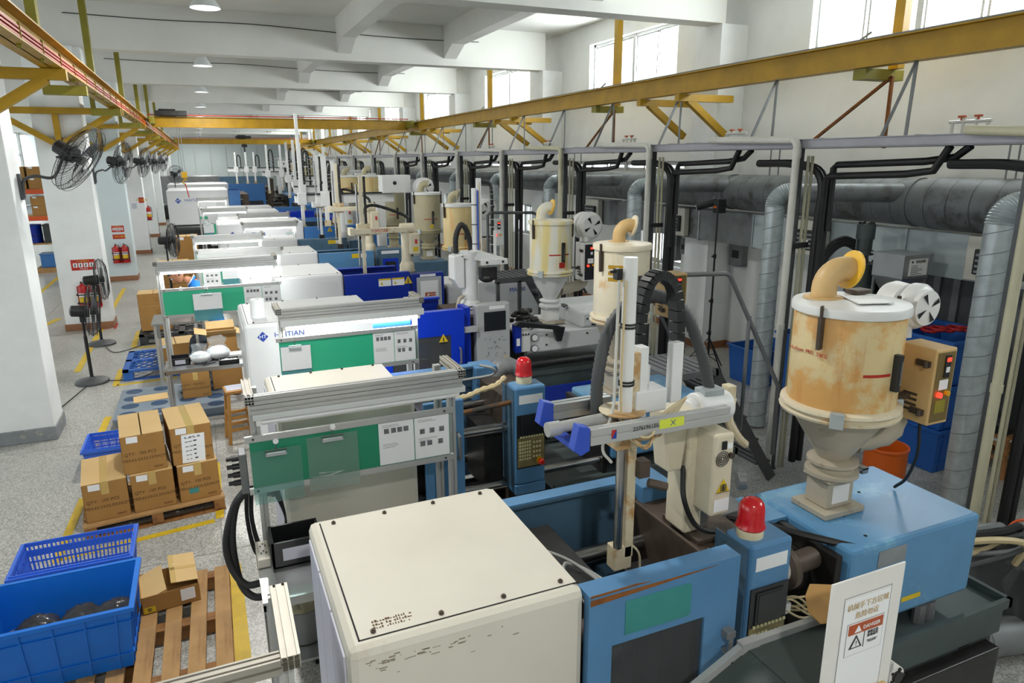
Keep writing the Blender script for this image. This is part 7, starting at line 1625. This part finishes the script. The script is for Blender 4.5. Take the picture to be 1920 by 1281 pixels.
for k in range(4):
    x, z = 4.24+.17*k, 1.0-.255*k
    for j in range(3): b = MB(); b.box((x-.09+.07*j, 4.81, z-.02), (x-.05+.07*j, 5.37, z)); b.build('tread_bar', 'steel_frame', t)
y = 4.80
b = MB(); b.tube([(3.62, y, 1.25), (3.66, y, 2.12), (3.67, y, 2.15), (4.12, y, 2.13), (4.17, y, 2.10), (4.84, y, 1.0), (4.85, y, .30)], .021, 10); b.build('handrail', 'steel_grey', t, smooth=True)
b = MB(); b.cyl((4.42, y, .62), (4.42, y, 1.72), .018, n=10); b.build('rail_post', 'steel_grey', t)
b = MB(); b.bar((3.68, 5.38, 2.0), (4.1, 5.38, 1.26), .03, .02); b.build('rail_brace', 'steel_frame', t)
t = thing('access_platform', 'dark grey platform with handrail left of the clean white hopper', 'platform', (3.6, 8.4, 0))
for k in range(8): b = MB(); x = 3.30+.078*k; b.box((x, 8.1, 1.62), (x+.045, 8.65, 1.65)); b.build('grating_bar', 'steel_frame', t)
b = MB(); b.box((3.28, 8.08, 1.58), (3.95, 8.11, 1.65)); b.box((3.28, 8.64, 1.58), (3.95, 8.67, 1.65)); b.build('platform_frame', 'steel_frame', t)
for x in (3.32, 3.62, 3.92): b = MB(); b.box((x-.02, 8.08, 0), (x+.02, 8.12, 1.6)); b.build('leg', 'steel_frame', t)
b = MB(); b.tube([(3.40, 8.62, 1.62), (3.40, 8.62, 2.40), (3.44, 8.62, 2.43), (4.05, 8.62, 2.41), (4.12, 8.62, 2.38), (4.9, 8.62, 1.25)], .02, 8); b.build('handrail', 'steel_frame', t, smooth=True)
b = MB(); b.bar((3.94, 8.1, 1.6), (4.8, 8.1, .1), .03, .10); b.bar((3.94, 8.64, 1.6), (4.8, 8.64, .1), .03, .10); b.build('stringer', 'steel_frame', t)
for k in range(5): b = MB(); b.box((4.03+.16*k, 8.12, 1.34-.27*k), (4.2+.16*k, 8.63, 1.37-.27*k)); b.build('tread', 'steel_frame', t)
# white injection housing with lettering behind
ic = part_of(m4, 'injection_cover')[0]; ic.data.materials[0] = MATS['white_cover']
b = MB(); b.box((3.40, 9.02, .72), (4.45, 9.10, 1.45)); wp_ = b.build('injection_front', 'white_cover', m4, bev=.01); txt('MA900', (4.0, 9.018, 1.30), .085, 'ink_blue', wp_); b = MB(); b.cyl((4.24, 9.016, 1.29), (4.24, 9.02, 1.29), .04, n=18); b.build('emblem', 'sign_red', wp_); txt('ⅡSERVO', (4.37, 9.018, 1.29), .035, 'ink_pale', wp_)
# ------------------------------------------------------------------ mould temperature controller and hoses at the right edge
t = thing('temperature_controller', 'dark grey mould temperature controller with hoses at the right edge', 'controller', (4.75, 2.35, 0))
b = MB(); b.box((4.50, 2.20, .06), (4.95, 2.75, .58)); b.build('case', 'steel_frame', t, bev=.02)
b = MB(); b.box((4.78, 2.195, .50), (4.86, 2.20, .55)); b.build('yellow_label', 'sticker_yellow', t)
for x in (4.55, 4.9):
    for y in (2.26, 2.7): b = MB(); b.cyl((x-.015, y, .03), (x+.015, y, .03), .03, n=12); b.build('castor', 'rubber', t)
for k in range(9):
    x0 = 4.50+RN.uniform(0, .4); y0 = 2.35+RN.uniform(0, .3)
    b = MB(); b.tube(spline([(x0, y0, .58), (x0-.02, y0-.05, .72+RN.uniform(-.04, .08)), (x0-.22-.1*RN.random(), y0+RN.uniform(-.15, .1), .74+RN.uniform(-.1, .05)), (4.12+RN.uniform(-.1, .1), y0+RN.uniform(-.05, .25), .62+RN.uniform(-.1, .1)), (3.75, 2.4+.04*k, .56)], 6), .016+.006*(k % 3), 7)
    b.build('water_hose', ('rubber', 'cable_tan', 'galv_dark', 'grey_rubber')[k % 4], t, smooth=True)
b = MB(); b.tube(spline([(4.75, 2.6, .58), (4.8, 2.55, .72), (4.95, 2.5, .70), (5.1, 2.5, .5)], 6), .010, 6); b.build('orange_hose', 'orange_rack', t, smooth=True)
t = thing('floor_pipe', 'thick grey pipe lying on the floor right of the nearest machine', 'pipe', (4.5, 2.1, .0)); b = MB(); b.cyl((3.95, 2.42, .13), (5.6, 1.95, .13), .12, n=22); b.build('pipe_body', 'galv_dark', t, smooth=True)
b = MB(); b.cyl((4.25, 2.335, .13), (4.31, 2.318, .13), .127, n=22); b.build('pipe_joint', 'galv_dark', t, smooth=True)
# ------------------------------------------------------------------ conveyor and danger board in front of the nearest machine
t = thing('belt_conveyor', 'dark green belt conveyor before the blue gate of the nearest machine', 'conveyor', (1.5, 1.3, 0))
CZ = 1.40; F0, F1, F2 = (.78, CZ-.40), (1.62, CZ), (2.0, CZ)
for yy in (1.64, 1.36):
    for p, q in ((F0, F1), (F1, F2)):
        b = MB(); b.bar((p[0], yy, p[1]), (q[0], yy, q[1]), .025, .055); b.build('side_frame', 'aluminium', t)
    b = MB(); b.box((F1[0]-.03, yy-.016, CZ-.03), (F1[0]+.05, yy+.016, CZ+.03)); b.build('joint_plate', 'aluminium', t)
    for i in range(6): f = (i+.5)/6; b = MB(); x = F0[0]+(F1[0]-F0[0])*f; z = F0[1]+(F1[1]-F0[1])*f; b.cyl((x, yy-.015, z), (x, yy+.015, z), .006, n=8); b.build('frame_bolt', 'steel_dark', t)
b = MB(); b.bar((F0[0], 1.50, F0[1]-.005), (F1[0], 1.50, F1[1]-.005), .255, .012); b.bar((F1[0], 1.50, CZ-.005), (F2[0], 1.50, CZ-.005), .255, .012); b.build('belt', 'belt_green', t)
b = MB(); b.cyl((F2[0]+.02, 1.345, CZ-.03), (F2[0]+.02, 1.66, CZ-.03), .036, n=20); b.build('end_roller', 'paper_worn', t, smooth=True)
b = MB(); b.cyl((F2[0]+.02, 1.335, CZ-.03), (F2[0]+.02, 1.345, CZ-.03), .022, n=12)
for k in range(5): a = k*2*PI/5; b.cyl((F2[0]+.02+.028*math.cos(a), 1.339, CZ-.03+.028*math.sin(a)), (F2[0]+.02+.028*math.cos(a), 1.345, CZ-.03+.028*math.sin(a)), .006, n=8)
b.build('roller_end', 'steel_dark', t)
for x, z in ((.95, 1.05), (1.9, 1.36)):
    for yy in (1.38, 1.62): b = MB(); b.box((x-.02, yy-.02, 0), (x+.02, yy+.02, z)); b.build('leg', 'aluminium', t)
t = thing('danger_board', 'white clear board with danger label standing at the conveyor end', 'sign board', (1.9, 1.325, 1.30))
yb_ = 1.325
bx = [at(*p, y=yb_) for p in ((1560, 1097), (1697, 1057), (1660, 1281), (1533, 1281))]
sx0, sx1, sz1 = bx[0].x, bx[1].x, bx[0].z; sz0 = sz1-.50
b = MB(); b.box((sx0, yb_-.003, sz0), (sx1, yb_+.003, sz1)); b.build('board_sheet', 'paper_worn', t, bev=.002)
sw = sx1-sx0
b = MB(); b.box((sx0+.20*sw, yb_-.0045, sz0+.07), (sx0+.83*sw, yb_-.0035, sz1-.075)); pp = b.build('print_sheet', 'paper', t)
b = MB()
for a, c in (((.18, .065), (.85, .069)), ): pass
for x in (.19, .835): b.box((sx0+x*sw, yb_-.0042, sz0+.06), (sx0+x*sw+.0012, yb_-.0034, sz1-.065))
b.box((sx0+.19*sw, yb_-.0042, sz1-.067), (sx0+.84*sw, yb_-.0034, sz1-.0655)); b.build('pocket_edge', 'grey_base', t)
txt('机械手下方区域', (sx0+.52*sw, yb_-.006, sz1-.105), .026, 'ink_pale', pp); txt('危险勿近', (sx0+.52*sw, yb_-.006, sz1-.14), .026, 'ink_pale', pp)
b = MB(); b.box((sx0+.27*sw, yb_-.0052, sz1-.285), (sx0+.78*sw, yb_-.0046, sz1-.165)); dl = b.build('danger_label', 'ink', pp)
b = MB(); b.box((sx0+.274*sw, yb_-.0056, sz1-.2838), (sx0+.776*sw, yb_-.0051, sz1-.1662)); b.build('label_ground', 'paper', pp)
danger(pp, sx0+.29*sw, sx0+.76*sw, sz1-.265, sz1-.17, yb_-.0058)
b = MB(); b.box((sx0+.515*sw, yb_-.0075, sz1-.265), (sx0+.52*sw, yb_-.0057, sz1-.206)); b.build('label_rule', 'ink', pp)
b = MB(); b.box((sx1-.09, yb_-.02, sz0), (sx1-.02, yb_+.03, sz0+.06)); b.build('tape_wrap', 'tape', t, bev=.01)
b = MB(); b.add([(1.93, 1.60, CZ+.03), (2.16, 1.55, CZ+.02), (2.18, 1.62, CZ+.07), (1.95, 1.70, CZ+.08), (1.92, 1.65, CZ+.05), (1.99, 1.72, CZ+.11), (2.1, 1.68, CZ+.10)], [(0, 1, 2, 3), (3, 4, 0), (3, 2, 6, 5)]); o = b.build('torn_cardboard', 'cardboard', None); tag(o, 'torn piece of brown cardboard tucked behind the danger board', 'cardboard')
sd_ = o.modifiers.new('thick', 'SOLIDIFY'); sd_.thickness = .004
